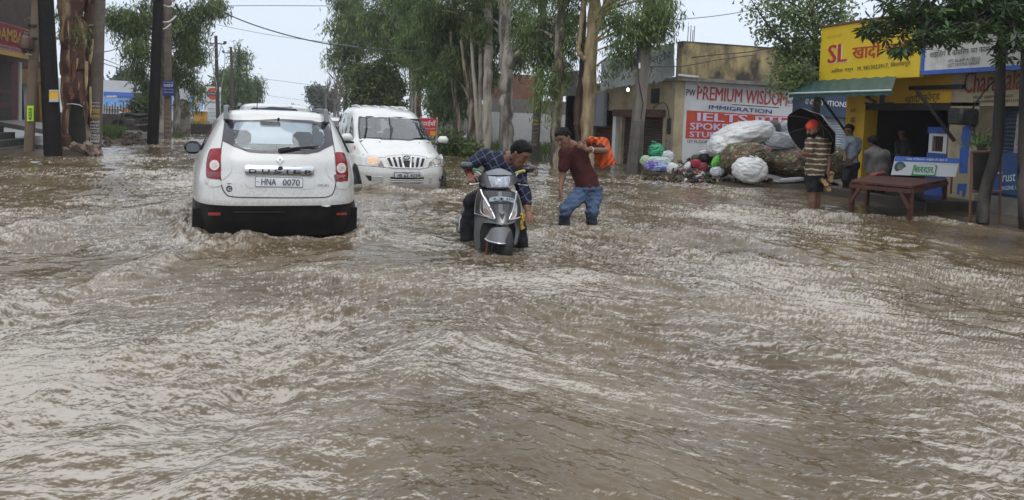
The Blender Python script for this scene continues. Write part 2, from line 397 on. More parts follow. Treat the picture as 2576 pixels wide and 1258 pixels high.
    for pts, hgt, hw, fo in RIDGES:
        q = np.array([tuple(W(x, y)[:2]) for x, y in pts]); best = np.full(len(P), 1e9); along = np.zeros(len(P)); c0 = 0.
        lo, hi = q.min(0)-1.2, q.max(0)+1.2; sel = np.where(((P > lo) & (P < hi)).all(1))[0]; Ps = P[sel]; bs = np.full(len(sel), 1e9)
        for A, B in zip(q[:-1], q[1:]):
            e_ = B-A; l2 = e_@e_; tt = np.clip(((Ps-A)@e_)/l2, 0, 1); ds = np.hypot(*(Ps-A-tt[:, None]*e_).T); bs = np.minimum(bs, ds)
        ds = np.abs(bs+.08*np.clip(samp(bigs, Ps[:, 0]*2.3, Ps[:, 1]*2.3, 9.), -2, 2))
        env = np.exp(-(ds/hw)**2); H.ravel()[sel] += hgt*env*rag[sel]+env*(.10*samp(chop, Ps[:, 0], Ps[:, 1], 1.7))
        foam.ravel()[sel] = np.maximum(foam.ravel()[sel], np.clip(fo*np.exp(-(ds/(hw*.75))**2)*(.45+.55*jit[sel]), 0, 1))
    # water draws down behind the car and piles up around the wheels
    V = np.c_[X.ravel(), Y.ravel(), H.ravel()]
    nr = len(ys); i = np.arange(nr-1)[:, None]*nc; j = np.arange(nc-1)[None]
    q = np.stack([i+j, i+j+1, i+j+1+nc, i+j+nc], -1).reshape(-1, 4)
    me = bpy.data.meshes.new('flood_water'); me.vertices.add(len(V)); me.vertices.foreach_set('co', V.ravel())
    me.loops.add(q.size); me.loops.foreach_set('vertex_index', q.ravel().astype(np.int32))
    me.polygons.add(len(q)); me.polygons.foreach_set('loop_start', np.arange(0, q.size, 4, dtype=np.int32))
    me.polygons.foreach_set('use_smooth', np.ones(len(q), bool)); me.update(calc_edges=True)
    at = me.attributes.new('foam', 'FLOAT', 'POINT'); at.data.foreach_set('value', foam.ravel().astype(np.float32))
    m_ = bpy.data.materials.new('muddy_water'); m_.use_nodes = True; n_, l_ = m_.node_tree.nodes, m_.node_tree.links; bs_ = n_['Principled BSDF']
    A_ = n_.new('ShaderNodeAttribute'); A_.attribute_name = 'foam'
    tcx = n_.new('ShaderNodeTexCoord'); z = n_.new('ShaderNodeTexNoise'); z.inputs['Scale'].default_value = .9; z.inputs['Detail'].default_value = 6; l_.new(tcx.outputs['Object'], z.inputs[0])
    rr = n_.new('ShaderNodeValToRGB'); rr.color_ramp.elements[0].position = .35; rr.color_ramp.elements[1].position = .68
    rr.color_ramp.elements[0].color = (.080, .057, .030, 1); rr.color_ramp.elements[1].color = (.145, .108, .064, 1); l_.new(z.outputs[0], rr.inputs[0])
    mx = n_.new('ShaderNodeMix'); mx.data_type = 'RGBA'; l_.new(A_.outputs['Fac'], mx.inputs[0]); l_.new(rr.outputs[0], mx.inputs[6]); mx.inputs[7].default_value = (.44, .40, .345, 1)
    l_.new(mx.outputs[2], bs_.inputs['Base Color'])
    q_ = n_.new('ShaderNodeMapRange'); q_.inputs[3].default_value = .09; q_.inputs[4].default_value = .45; l_.new(A_.outputs['Fac'], q_.inputs[0]); l_.new(q_.outputs[0], bs_.inputs['Roughness'])
    bs_.inputs['IOR'].default_value = 1.4
    z2 = n_.new('ShaderNodeTexNoise'); z2.inputs['Scale'].default_value = 26; z2.inputs['Detail'].default_value = 3
    mp = n_.new('ShaderNodeMapping'); mp.inputs['Rotation'].default_value = (0, 0, R(-16)); mp.inputs['Scale'].default_value = (.5, 1, 1); l_.new(tcx.outputs['Object'], mp.inputs[0]); l_.new(mp.outputs[0], z2.inputs[0])
    bp = n_.new('ShaderNodeBump'); bp.inputs['Strength'].default_value = .3; bp.inputs['Distance'].default_value = .012; l_.new(z2.outputs[0], bp.inputs['Height']); l_.new(bp.outputs[0], bs_.inputs['Normal'])
    me.materials.append(m_); MATS['muddy_water'] = m_
    o = bpy.data.objects.new('water', me); COL.objects.link(o); tag(o, 'brown churning flood water covering the road', None, None, 'structure')
    return o
build_water()
# ------------------------------------------------------------------ vehicles
def car_loft(keys, z_list, n=128):
    """stack of rounded plan outlines. keys: rows (z, y_rear, y_front, half width, corner exponent, bow); local x right, y ahead, z up"""
    K = np.array(keys, float); V = []; nz = len(z_list)
    a = np.arange(n)/n*2*np.pi
    for z in z_list:
        y0, y1, hw, ex, bow = [np.interp(z, K[:, 0], K[:, k]) for k in range(1, 6)]
        c, s = np.cos(a), np.sin(a)
        x = np.sign(c)*np.abs(c)**(2/ex)*hw; t = np.sign(s)*np.abs(s)**(2/ex)
        y = (y0+y1)/2+t*(y1-y0)/2
        k = np.abs(t)**2*np.sign(t); y = y-np.sign(t)*np.abs(t)**4*bow*(x/max(hw, .01))**2
        x = x*(1-.055*np.abs(t)**3)
        V += list(zip(x, y, np.full(n, z)))
    Fs = []
    for i in range(nz-1):
        for j in range(n): Fs.append((i*n+j, i*n+(j+1) % n, (i+1)*n+(j+1) % n, (i+1)*n+j))
    Fs += [tuple(range(n-1, -1, -1)), tuple(range((nz-1)*n, nz*n))]
    return np.array(V), Fs
def xf(root, V):
    M = np.array(ROOT[root.name]); return np.asarray(V)@M[:3, :3].T+M[:3, 3]
def split_faces(V, Fs, test):
    c = np.array([np.mean([V[i] for i in f], 0) for f in Fs]); k = test(c); return [f for f, q in zip(Fs, k) if q], [f for f, q in zip(Fs, k) if not q]
def compact(V, Fs):
    ids = sorted({i for f in Fs for i in f}); mp = {a: b for b, a in enumerate(ids)}
    return [V[i] for i in ids], [tuple(mp[i] for i in f) for f in Fs]
def wheel(root, x, y, r_=.33, wd=.21):
    m_ = Matrix.Translation((x, y, r_)) @ Matrix.Rotation(R(90), 4, 'Y')
    b = MB(); b.lathe([(r_*.62, -wd/2), (r_*.9, -wd/2), (r_, -wd*.36), (r_, wd*.36), (r_*.9, wd/2), (r_*.62, wd/2)], 28, m_)
    o = b.build('wheel', TYRE, root, world=False)
    b = MB(); b.lathe([(.05, -wd*.45), (r_*.55, -wd*.42), (r_*.62, -wd*.5), (r_*.62, wd*.5), (r_*.55, wd*.42), (.05, wd*.45)], 20, m_)
    b.build('rim', mat('alloy', (.5, .5, .52), .3, .9), o, world=False)
def seat_mb(x, y, zseat, ztop, wd=.46):
    b = MB(); b.box(x-wd/2, x+wd/2, y-.09, y+.09, zseat, ztop-.22, .06); b.box(x-wd/2, x+wd/2, y, y+.5, zseat-.12, zseat+.05, .05)
    b.box(x-.13, x+.13, y-.05, y+.06, ztop-.19, ztop, .06); b.box(x-.02, x+.02, y-.01, y+.01, ztop-.24, ztop-.15); return b
FABRIC = mat('seat_fabric', (.035, .033, .035), .8, col2=(.06, .055, .052), nscale=20)
RED_LENS = mat('red_lens', (.30, .004, .006), .18, col2=(.17, .002, .004), nscale=9, coat=.15, spec=.3)
DARKRED = mat('dark_red_lens', (.16, .012, .012), .15, coat=.6)
CLEAR_LENS = mat('clear_lens', (.55, .48, .46), .12, col2=(.75, .72, .70), nscale=30, coat=.8)
SEAM = mat('panel_gap', (.03, .03, .028), .6)
PLATE = mat('number_plate_white', (.62, .63, .64), .35)
GLASS_C = glass('car_glass', (.70, .78, .84), 1.8)
GLASS_D = glass('dark_car_glass', (.16, .18, .2), 1.7)

def duster():
    yaw = R(4.6); c = W(704, 606, 0.)
    t = thing('suv', 'white mud-splashed SUV seen from behind with red tail lamps, wading beside the scooter', 'suv', (c.x, c.y, -.245), yaw)
    keys = [(.28, .10, 4.2, .86, 6, .05), (.45, .03, 4.28, .895, 6, .06), (.62, .0, 4.3, .905, 6, .06), (.66, -.005, 4.3, .908, 6, .06), (.85, .02, 4.3, .912, 5.5, .06), (.97, .05, 4.22, .902, 5, .06), (1.02, .06, 4.0, .885, 5, .06),
            (1.07, .075, 3.5, .862, 5, .06), (1.12, .10, 3.15, .84, 5, .06), (1.17, .135, 3.0, .815, 5, .06), (1.30, .225, 2.72, .752, 5, .05), (1.43, .325, 2.42, .688, 5, .05), (1.52, .40, 2.15, .64, 5, .05),
            (1.565, .43, 1.98, .605, 5, .05), (1.595, .47, 1.8, .55, 4.5, .05), (1.615, .55, 1.6, .44, 4, .05), (1.625, .75, 1.4, .25, 4, .05)]
    zl = np.concatenate([np.arange(.28, .62, .045), [.62, .625], np.arange(.66, 1.56, .028), np.arange(1.565, 1.626, .01)])
    V, Fs = car_loft(keys, zl, 168)
    bv = BVHTree.FromPolygons([tuple(v) for v in xf(t, V)], Fs); sf = bvh_surf(bv, depth(c)+.3, 700)
    K = 1/2.374*.71775
    P = lambda pts: [(445+x*K, 236.9+y*K) for x, y in pts]            # rear-view measurements -> photo pixels
    inner = P(rounded([(470, 232), (600, 226), (1000, 232), (1170, 250), (1225, 300), (1232, 400), (1185, 450), (1000, 470), (700, 470), (540, 450), (478, 400)], 40))
    cen = np.array([np.mean([V[i] for i in f], 0) for f in Fs]); cw = xf(t, cen); pp = np.array([pxy(q) for q in cw])
    rear_hole = inpoly(pp, inner) & (cen[:, 1] < 1.0) & (cen[:, 2] > .9) & (cen[:, 2] < 1.56)
    wind = (cen[:, 1] > 2.1) & (np.abs(cen[:, 0]) < .62-.25*(cen[:, 2]-1.15)) & (cen[:, 2] > 1.15) & (cen[:, 2] < 1.54)
    side = (np.abs(cen[:, 0]) > .6) & (cen[:, 2] > 1.17) & (cen[:, 2] < 1.50) & (cen[:, 1] > .75) & (cen[:, 1] < 2.3)
    low = (cen[:, 2] < .622) | (cen[:, 2] < .3)
    body = [f for f, k in zip(Fs, ~(rear_hole | wind | side | low)) if k]
    b = compact(V, body); mesh_obj('body', b[0], b[1], WHITE_PAINT, t, False, True, 60)
    b = compact(V, [f for f, k in zip(Fs, low) if k]); mesh_obj('lower_bumper', b[0], b[1], BLACK_PLASTIC, t, False)
    # mud flaps, wheels
    for s in (-1, 1):
        m = MB(); m.box(s*.76-.11, s*.76+.11, .38, .41, .12, .55); m.build('mud_flap', BLACK_PLASTIC, t, False)
        for y in (.82, 3.49): wheel(t, s*.78, y)
    # windows
    frit = P(rounded([(405, 205), (860, 206), (1250, 222), (1278, 300), (1304, 420), (1180, 482), (1080, 499), (700, 490), (600, 482), (470, 435), (375, 388), (390, 280)], 14))
    o = pxpanel('rear_window', frit, mat('window_frit', (.035, .03, .04), .12, coat=.4), t, sf, .012, 7., .006, [list(map(tuple, inner))])
    pxpanel('pane', inner, GLASS_C, o, sf, .005, 8., .001)
    for s in (-1, 1):
        pts = [(1.15, .72), (1.15, 2.62), (1.30, 2.45), (1.48, 2.15), (1.51, 1.9), (1.51, .95), (1.45, .8)]; v, f = fill2d(rounded([(y, z) for z, y in pts], .06), .09)
        kk = lambda z: np.interp(z, [q[0] for q in keys], [q[3] for q in keys])
        tp = lambda y, z: abs((y-(np.interp(z, [q[0] for q in keys], [q[1] for q in keys])+np.interp(z, [q[0] for q in keys], [q[2] for q in keys]))/2)/((np.interp(z, [q[0] for q in keys], [q[2] for q in keys])-np.interp(z, [q[0] for q in keys], [q[1] for q in keys]))/2))
        fx = lambda y, z, e: s*(kk(z)*(1-.055*min(tp(y, z), 1)**3)+e)
        A = [(fx(y, z, .012), y, z) for y, z in v]; B = [(fx(y, z, .004), y, z) for y, z in v]
        q = shell(A, f, B); mesh_obj('side_window', q[0], q[1], GLASS_D, t, False)
    # lamps
    ll = P(spline([(296, 452), (358, 450), (364, 470), (363, 700), (352, 706), (262, 698), (244, 680), (243, 590), (258, 500), (275, 462)], 4))
    rl = P(spline([(1322, 484), (1375, 484), (1398, 500), (1415, 560), (1425, 640), (1424, 712), (1412, 722), (1332, 722), (1326, 640), (1318, 520)], 4))
    for q, (cx, cy) in ((ll, (312, 590)), (rl, (1370, 615))):
        o = pxpanel('tail_lamp', q, RED_LENS, t, sf, .03, 7, .014)
        rg = [(cx+41*math.cos(a), cy+43*math.sin(a)) for a in np.linspace(0, 2*np.pi, 22)[:-1]]
        pxpanel('reversing_lamp', P(rg), CLEAR_LENS, o, sf, .02, 6, .02)
        rg = [(cx+18*math.cos(a), cy+19*math.sin(a)) for a in np.linspace(0, 2*np.pi, 16)[:-1]]
        pxpanel('bulb', P(rg), mat('bulb_glass', (.7, .5, .42), .15, coat=.5), o, sf, .02, 6, .026)
        dx = cx-312; dy = (cy-590)
        lo = [(cx-62, cy+52), (cx+44, cy+56), (cx+42, cy+104), (cx-50, cy+98)]
        pxpanel('lower_lens', P(rounded(lo, 8)), DARKRED, o, sf, .01, 7, .018)
    # tailgate seam, recessed side swages
    seam = spline([(404, 200), (378, 390), (366, 480), (362, 640), (372, 760), (400, 820), (450, 852), (620, 860), (900, 862), (1180, 860), (1260, 852), (1302, 820), (1322, 740), (1330, 640), (1316, 500), (1304, 430), (1272, 240)], 5, False)
    pts = [D(x, y, sf(x, y)-.002) for x, y in P(seam)]; MB().tube(pts, .0055, 5).build('tailgate_seam', SEAM, t)
    for q in ([(366, 500), (420, 520), (448, 560), (452, 640), (420, 680), (368, 700)], [(1318, 520), (1262, 540), (1246, 580), (1246, 650), (1270, 690), (1322, 712)]):
        pxpanel('tailgate_swage', P(spline(q, 5)), WHITE_PAINT, t, sf, .02, 7, .007, sharp=60)
    for q in ([(232, 700), (262, 712), (360, 718), (366, 760), (290, 772), (240, 745)], [(1332, 730), (1425, 728), (1447, 722), (1446, 760), (1420, 784), (1340, 786)]):
        pxpanel('bumper_shoulder', P(spline(q, 5)), WHITE_PAINT, t, sf, .02, 7, .008, sharp=60)
    # chrome strip with letters, emblem
    cs = pxpanel('chrome_strip', P(rounded([(566, 592), (600, 588), (1130, 600), (1143, 612), (1143, 672), (1128, 680), (580, 668), (565, 655)], 12)), CHROME, t, lambda x, y: sf(x, y)-.035*math.exp(-((y-(236.9+632*K))/9)**2)*.6, .03, 5, .02)
    px_ = lambda x, y, l=.0: D(445+x*K, 236.9+y*K, sf(445+x*K, 236.9+y*K)-l)
    for ch, x in zip('DUSTER', (600, 708, 808, 890, 972, 1068)):
        rt_ = px_(x+60, 640+1.2)-px_(x, 640); lettering(ch, cs, px_(x, 658+.02*(x-600), .042), rt_, (0, 0, 1), width=.075, height=.045, mat_=DARK_TRIM, bold=.02, lift=.001)
    bl = [(862+22*math.cos(a), 616+17*math.sin(a)) for a in np.linspace(0, 2*np.pi, 16)[:-1]]; pxpanel('camera_eye', P(bl), BLACK, cs, sf, .02, 6, .048)
    hol = [(858, 528), (872, 548), (858, 566), (844, 548)]
    pxpanel('diamond_emblem', P([(858, 510), (889, 548), (858, 583), (829, 545)]), CHROME, t, sf, .02, 5, .016, [P(hol)])
    # plate
    pxpanel('plate_recess', P(rounded([(566, 676), (1142, 688), (1146, 770), (1110, 790), (600, 780), (562, 745)], 20)), mat('car_white_recess', (.58, .58, .56), .35), t, sf, .006, 8, .004)
    pl = pxpanel('number_plate', P(rounded([(652, 685), (1050, 697), (1049, 777), (651, 771)], 6)), BLACK, t, sf, .012, 8, .010)
    pxpanel('plate_face', P(rounded([(656, 689), (1046, 701), (1045, 773), (655, 767)], 5)), PLATE, pl, sf, .006, 8, .013)
    rt_ = px_(1000, 735)-px_(700, 726)
    for s, x, wd in (('HNA', 702, 114), ('0070', 880, 134)): lettering(s, pl, px_(x, 754+.03*(x-702), .018), rt_, (0, 0, 1), width=wd/772, height=.068, mat_=BLACK, bold=.015)
    lettering('IND', pl, px_(660, 733, .018), rt_, (0, 0, 1), width=.032, mat_=mat('blue_ink', (.05, .08, .35), .5))
    # badges
    lettering('WWW.RENAULT.IN', t, px_(416, 751, .006), rt_, (0, 0, 1), width=.155, height=.016, mat_=DARK_TRIM, bold=.03, name='badge')
    lettering('110 dCi', t, px_(1174, 767, .006), rt_, (0, 0, 1), width=.115, height=.026, mat_=mat('badge_grey', (.12, .12, .12), .3, .6), bold=.03, name='badge')
    rg = lambda r_, cx=435, cy=787: P([(cx+r_*math.cos(a), cy+r_*math.sin(a)) for a in np.linspace(0, 2*np.pi, 22)[:-1]])
    o = pxpanel('round_sticker', rg(26), BLACK, t, sf, .004, 6, .004); lettering('G', o, px_(422, 803, .009), rt_, (0, 0, 1), height=.036, mat_=PLATE, bold=.05)
    # reflectors, tow cover, exhaust
    for q in ([(258, 984), (362, 985), (362, 1011), (262, 1009)], [(1328, 988), (1413, 985), (1410, 1005), (1330, 1008)]):
        pxpanel('reflector', P(q), mat('reflector_red', (.30, .02, .02), .2, coat=.5), t, sf, .03, 8, .022)
    pxpanel('tow_cover', P(rounded([(1206, 898), (1278, 900), (1280, 936), (1202, 934)], 10)), mat('car_white_recess', (.58, .58, .56), .35), t, sf, .006, 8, .004)
    MB().tube([px_(1222, 926, .012), px_(1228, 932, .03), px_(1256, 934, .03), px_(1262, 928, .012)], .007, 8).build('tow_eye', mat('cream_paint', (.75, .73, .66), .3), t)
    MB().tube([px_(470, 983, .006), px_(900, 985, .006)], .012, 8).build('bumper_crease', BLACK_PLASTIC, t)
    # wiper
    m = MB(); m.tube([px_(852, 478, .02), px_(1000, 450, .03), px_(1180, 434, .028)], [.02, .014, .006], 8); m.tube([px_(848, 470, .02), px_(940, 446, .02)], [.022, .012], 8); m.build('wiper', BLACK_PLASTIC, t)
    MB().tube([px_(846, 204, .0), px_(846, 204, .03)], .012, 8).build('washer_nozzle', BLACK_PLASTIC, t)
    # roof rails with fat feet, aerial
    for s in (-1, 1):
        m = MB(); m.poly([(s*.515-.022, y, z-.03) for y, z in spline([(.42, 1.53), (.50, 1.62), (.60, 1.685), (.70, 1.69), (.95, 1.665), (1.15, 1.60), (1.0, 1.54)], 4)], (s*.045, 0, 0))
        m.tube([(s*.53, .72, 1.63), (s*.54, 1.2, 1.645), (s*.545, 1.6, 1.65), (s*.54, 2.1, 1.63), (s*.53, 2.3, 1.56)], [.022, .022, .022, .022, .03], 10)
        m.build('roof_rail', mat('rail_grey', (.09, .095, .105), .35), t, False)
    m = MB(); m.tube([(-.18, 1.95, 1.62), (-.18, 1.93, 2.05)], [.006, .003], 6); m.build('aerial', BLACK, t, False)
    # mirrors
    for s in (-1, 1):
        m = MB(); m.box(s*.96-.115, s*.96+.115, 2.74, 2.90, .99, 1.165, .07); m.box(s*.82-.06, s*.82+.06, 2.79, 2.85, .99, 1.04, .02); o = m.build('wing_mirror', BLACK_PLASTIC, t, False)
        m = MB(); m.poly([(s*.96+.08*math.copysign(abs(math.cos(a))**.6, math.cos(a)), 2.735, 1.078+.058*math.copysign(abs(math.sin(a))**.6, math.sin(a))) for a in np.linspace(0, 2*np.pi, 25)[:-1]], (0, .01, 0)); m.build('mirror_glass', mat('mirror_glass', (.16, .18, .19), .05, 1.), o, False)
    # cabin
    m = MB(); m.box(-.78, .78, .3, 4.0, .62, .66); m.box(-.7, .7, 2.35, 2.9, .66, 1.13, .06); m.box(-.66, .66, .45, .5, .66, 1.02); m.build('cabin_trim', FABRIC, t, False)
    for x, y, z in ((-.38, 1.75, 1.36), (.38, 1.75, 1.36)): seat_mb(x, y, .75, z).build('seat', FABRIC, t, False)
    m = MB(); m.box(-.62, .62, .72, .88, .7, 1.1, .06)
    for x in (-.42, 0, .42): m.box(x-.13, x+.13, .74, .84, 1.1, 1.22, .05)
    rs = m.build('seat', FABRIC, t, False)
    lettering('elf', rs, xf(t, [(-.50, .725, 1.13)])[0], xf(t, [(1, .7, 1.1)])[0]-xf(t, [(0, .7, 1.1)])[0], (0, 0, 1), width=.11, mat_=WHITE, bold=.02, lift=.006)
    m = MB(); m.box(-.13, .13, 2.2, 2.23, 1.40, 1.47, .012); m.box(-.015, .015, 2.2, 2.3, 1.46, 1.54); m.build('rear_view_mirror', BLACK, t, False)
    return t
duster()

def xylo():
    c = W(1021, 474, 0.)
    t = thing('people_carrier', 'white people carrier facing the camera with a slatted grille and lit left headlamp', 'people carrier', (c.x, c.y, -.33), R(4))
    keys = [(.22, .12, 4.4, .86, 6, .16), (.40, .02, 4.5, .915, 5, .2), (.60, .0, 4.52, .945, 5, .22), (.70, .03, 4.52, .945, 5, .22), (.74, .05, 4.52, .942, 5, .22), (.88, .11, 4.52, .935, 4.5, .2), (.93, .17, 4.5, .91, 4.5, .2), (.97, .30, 4.5, .905, 4.5, .16), (1.03, .52, 4.48, .90, 4.5, .12),
            (1.10, .74, 4.46, .89, 4.5, .10), (1.17, .94, 4.45, .875, 4.5, .1), (1.21, 1.0, 4.44, .868, 4, .16), (1.45, 1.34, 4.38, .806, 4, .16), (1.64, 1.64, 4.3, .742, 4, .16), (1.70, 1.76, 4.25, .715, 4, .16), (1.75, 1.92, 4.2, .68, 4.5, .1), (1.80, 2.15, 4.1, .62, 4.5, .1), (1.85, 2.5, 3.95, .50, 4, .1), (1.88, 2.9, 3.7, .28, 4, .1)]
    zl = np.concatenate([np.arange(.22, 1.70, .03), np.arange(1.70, 1.88, .012), [1.88]])
    V, Fs = car_loft(keys, zl, 168)
    V = np.array(V); V[:, 1] = V[:, 1]
    bv = BVHTree.FromPolygons([tuple(v) for v in xf(t, V)], Fs); sf = bvh_surf(bv, depth(c)+.4, 1015)
    K = 1/3.594*.71775; O_ = (789.6, 236.9)
    P = lambda pts: [(O_[0]+x*K, O_[1]+y*K) for x, y in pts]
    px_ = lambda x, y, l=.0: D(O_[0]+x*K, O_[1]+y*K, sf(O_[0]+x*K, O_[1]+y*K)-l)
    wo = P(rounded([(562, 278), (700, 274), (1080, 284), (1325, 300), (1405, 430), (1480, 586), (1200, 586), (900, 574), (566, 566), (553, 420)], 16))
    wi = P(rounded([(582, 292), (700, 288), (1080, 298), (1312, 314), (1385, 440), (1448, 568), (1200, 566), (900, 552), (586, 546), (574, 420)], 14))
    cen = np.array([np.mean([V[i] for i in f], 0) for f in Fs]); cw = xf(t, cen); pp = np.array([pxy(q) for q in cw])
    hole = inpoly(pp, P([(572, 284), (1320, 306), (1462, 576), (576, 556)])) & (cen[:, 1] < 2.1) & (cen[:, 2] > 1.19)
    side = (np.abs(cen[:, 0]) > .66) & (cen[:, 2] > 1.22) & (cen[:, 2] < 1.66) & (cen[:, 1] > 1.75) & (cen[:, 1] < 4.1)
    rear = (cen[:, 1] > 4.1) & (np.abs(cen[:, 0]) < .6) & (cen[:, 2] > 1.25) & (cen[:, 2] < 1.6)
    b = compact(V, [f for f, k in zip(Fs, ~(hole | rear)) if k]); mesh_obj('body', b[0], b[1], WHITE_PAINT, t, False, True, 60)
    o = pxpanel('windscreen', wo, DARK_TRIM, t, sf, .012, 7, .008, [list(map(tuple, wi))])
    pxpanel('pane', wi, glass('windscreen_glass', (.62, .66, .66), 2.3), o, sf, .005, 8, .002)
    for q in ([(440, 505), (452, 420), (466, 330), (478, 268), (490, 290), (497, 340), (499, 400), (498, 575), (470, 585), (425, 490)], [(352, 488), (372, 340), (392, 228), (444, 236), (432, 330), (418, 420), (404, 490)], [(286, 470), (300, 390), (340, 250), (356, 232), (340, 330), (316, 488)]):
        pxpanel('side_window', P(rounded(q, 8)), mat('tinted_glass', (.018, .022, .022), .06, coat=.6), t, sf, .01, 6, .006)
    # bonnet seam
    for sm in ([(566, 575), (640, 690), (690, 750), (740, 782), (890, 805)], [(1488, 590), (1560, 680), (1596, 745), (1575, 756), (1530, 800), (1418, 808)], [(890, 803), (930, 780), (1100, 765), (1240, 768), (1400, 790), (1420, 808)]):
        pts = [D(*q, sf(*q)-.001) for q in P(spline(sm, 5, False))]; MB().tube(pts, .005, 5).build('bonnet_seam', SEAM, t)
    MB().tube([D(*q, sf(*q)-.001) for q in P(spline([(540, 900), (600, 895), (900, 925), (960, 930), (1380, 936), (1440, 922), (1640, 905)], 4, False))], .005, 5).build('bumper_seam', SEAM, t)
    # headlamps
    hs = lambda q, n=5: P(spline(q, n))
    for q, (cx, cy), lit in (([(612, 770), (650, 736), (700, 752), (770, 798), (840, 806), (880, 880), (892, 914), (740, 906), (618, 892), (610, 830)], (742, 838), True), ([(1468, 830), (1500, 810), (1560, 780), (1606, 755), (1624, 800), (1636, 890), (1630, 905), (1540, 912), (1440, 918), (1452, 860)], (1545, 848), False)):
        o = pxpanel('headlamp', hs(q), mat('lamp_glass', (.50, .51, .52), .1, .3, col2=(.68, .69, .70), nscale=18, coat=.9), t, sf, .02, 5, .012)
        k = .62 if not lit else 1.
        rg = lambda r_: P([(cx+r_*1.1*k*math.cos(a), cy+r_*.74*k*math.sin(a)) for a in np.linspace(0, 2*np.pi, 26)[:-1]])
        pxpanel('lamp_ring', rg(88), CHROME, o, sf, .015, 5, .02)
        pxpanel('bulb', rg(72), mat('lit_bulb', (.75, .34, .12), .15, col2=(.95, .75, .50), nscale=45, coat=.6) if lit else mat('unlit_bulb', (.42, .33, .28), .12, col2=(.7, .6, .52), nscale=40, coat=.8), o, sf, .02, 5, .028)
    q = [(800, 812), (850, 840), (892, 914), (800, 908), (820, 880)]
    pxpanel('corner_lens', P(rounded(q, 6)), mat('smoked_lens', (.20, .16, .14), .15, coat=.5), t, sf, .014, 5, .016)
    pxpanel('corner_lens', P(rounded([(1480, 838), (1500, 905), (1440, 918), (1452, 860)], 6)), mat('smoked_lens', (.2, .16, .14), .15), t, sf, .014, 5, .016)
    # grille
    g = pxpanel('grille', P(rounded([(902, 786), (1110, 768), (1235, 770), (1418, 796), (1412, 830), (1372, 930), (1340, 940), (1000, 930), (955, 920), (915, 830)], 14)), WHITE_PAINT, t, sf, .03, 6, .02)
    slots = [((920, 806), (958, 798), (1000, 912), (966, 905)), ((990, 796), (1026, 792), (1060, 916), (1028, 914)), ((1056, 792), (1094, 790), (1116, 920), (1084, 918)), ((1232, 792), (1268, 794), (1258, 922), (1232, 922)), ((1298, 798), (1334, 800), (1312, 920), (1280, 920)), ((1364, 806), (1398, 810), (1370, 912), (1336, 916))]
    for q in slots: pxpanel('grille_slot', P(rounded(q, 5)), mat('slot_black', (.012, .012, .012), .7), g, sf, .02, 5, .026)
    pxpanel('centre_slot', P([(1126, 836), (1212, 838), (1204, 922), (1138, 918)]), mat('slot_black', (.012, .012, .012), .7), g, sf, .02, 5, .027)
    m = MB()
    for a, b_ in (((1104, 775), (1140, 934)), ((1232, 778), (1214, 936)), ((1104, 775), (1232, 778))): m.tube([px_(*a, .03), px_(*b_, .03)], .011, 8)
    m.build('chrome_frame', CHROME, g)
    e_ = pxpanel('emblem', P([(1168+56*math.cos(a), 798+34*math.sin(a)) for a in np.linspace(0, 2*np.pi, 24)[:-1]]), CHROME, g, sf, .02, 5, .04)
    pxpanel('emblem_field', P([(1168+44*math.cos(a), 798+24*math.sin(a)) for a in np.linspace(0, 2*np.pi, 24)[:-1]]), BLACK, e_, sf, .01, 5, .045)
    for q in ([(1134, 806), (1160, 790), (1178, 780), (1166, 800), (1150, 812)], [(1164, 812), (1186, 790), (1206, 796), (1190, 802), (1180, 814)]): pxpanel('emblem_mark', P(q), CHROME, e_, sf, .01, 4, .05)
    # plate, bumper openings
    rt_ = px_(1340, 1012)-px_(1014, 1010)
    lo = pxpanel('lower_grille', P(rounded([(958, 1042), (1390, 1046), (1376, 1096), (1340, 1124), (1010, 1120), (980, 1090)], 10)), mat('slot_black', (.012, .012, .012), .7), t, sf, .01, 6, .006)
    m = MB()
    for y in (1080, 1104): m.tube([px_(972, y-1, .02), px_(1180, y+4, .02), px_(1376, y+1, .02)], .014, 8)
    m.build('grille_bar', WHITE_PAINT, lo)
    pl = pxpanel('number_plate', P(rounded([(1012, 982), (1342, 988), (1340, 1064), (1010, 1058)], 4)), BLACK, t, sf, .012, 7, .035)
    pxpanel('plate_face', P(rounded([(1020, 990), (1334, 996), (1332, 1056), (1018, 1050)], 4)), mat('plate_grey', (.45, .46, .47), .4), pl, sf, .008, 7, .042)
    for s, x, wd in (('HR', 1056, 56), ('62', 1136, 50), ('9239', 1216, 112)): lettering(s, pl, px_(x, 1046+.01*(x-1056), .05), rt_, (0, 0, 1), width=wd*K/131, height=.062, mat_=BLACK, bold=.015)
    for q in ([(648, 1022), (722, 1028), (726, 1094), (690, 1090)], [(1580, 1036), (1634, 1032), (1618, 1096), (1574, 1100)]): pxpanel('fog_lamp_recess', P(rounded(q, 8)), mat('slot_black', (.012, .012, .012), .7), t, sf, .01, 5, .008)
    for a, b_ in (((730, 1036, 20), (868, 1046, 20)), ((1456, 1052, 18), (1572, 1042, 18))):
        m = MB()
        for k in range(4): m.tube([px_(a[0], a[1]+k*a[2], .012), px_(b_[0], b_[1]+k*b_[2], .012)], .010, 6)
        m.build('bumper_vent', mat('vent_grey', (.45, .45, .42), .4), t)
    # wipers, washer jets, side repeater
    for a, b_ in (((632, 556), (660, 282)), ((966, 566), (950, 296))):
        m = MB(); m.tube([px_(*a, .03), px_((a[0]+b_[0])/2+12, (a[1]+b_[1])/2, .045), px_(*b_, .03)], .013, 6)
        if a[0] > 900: m.tube([px_(968, 560, .04), px_(994, 430, .05), px_(962, 385, .04)], .009, 6)
        m.build('wiper', BLACK, t)
    for q in ((830, 604), (1328, 617)): MB().lathe([(.012, 0), (.01, .012), (.003, .016)], 10, Matrix.Translation(px_(*q))).build('washer_jet', DARK_TRIM, t)
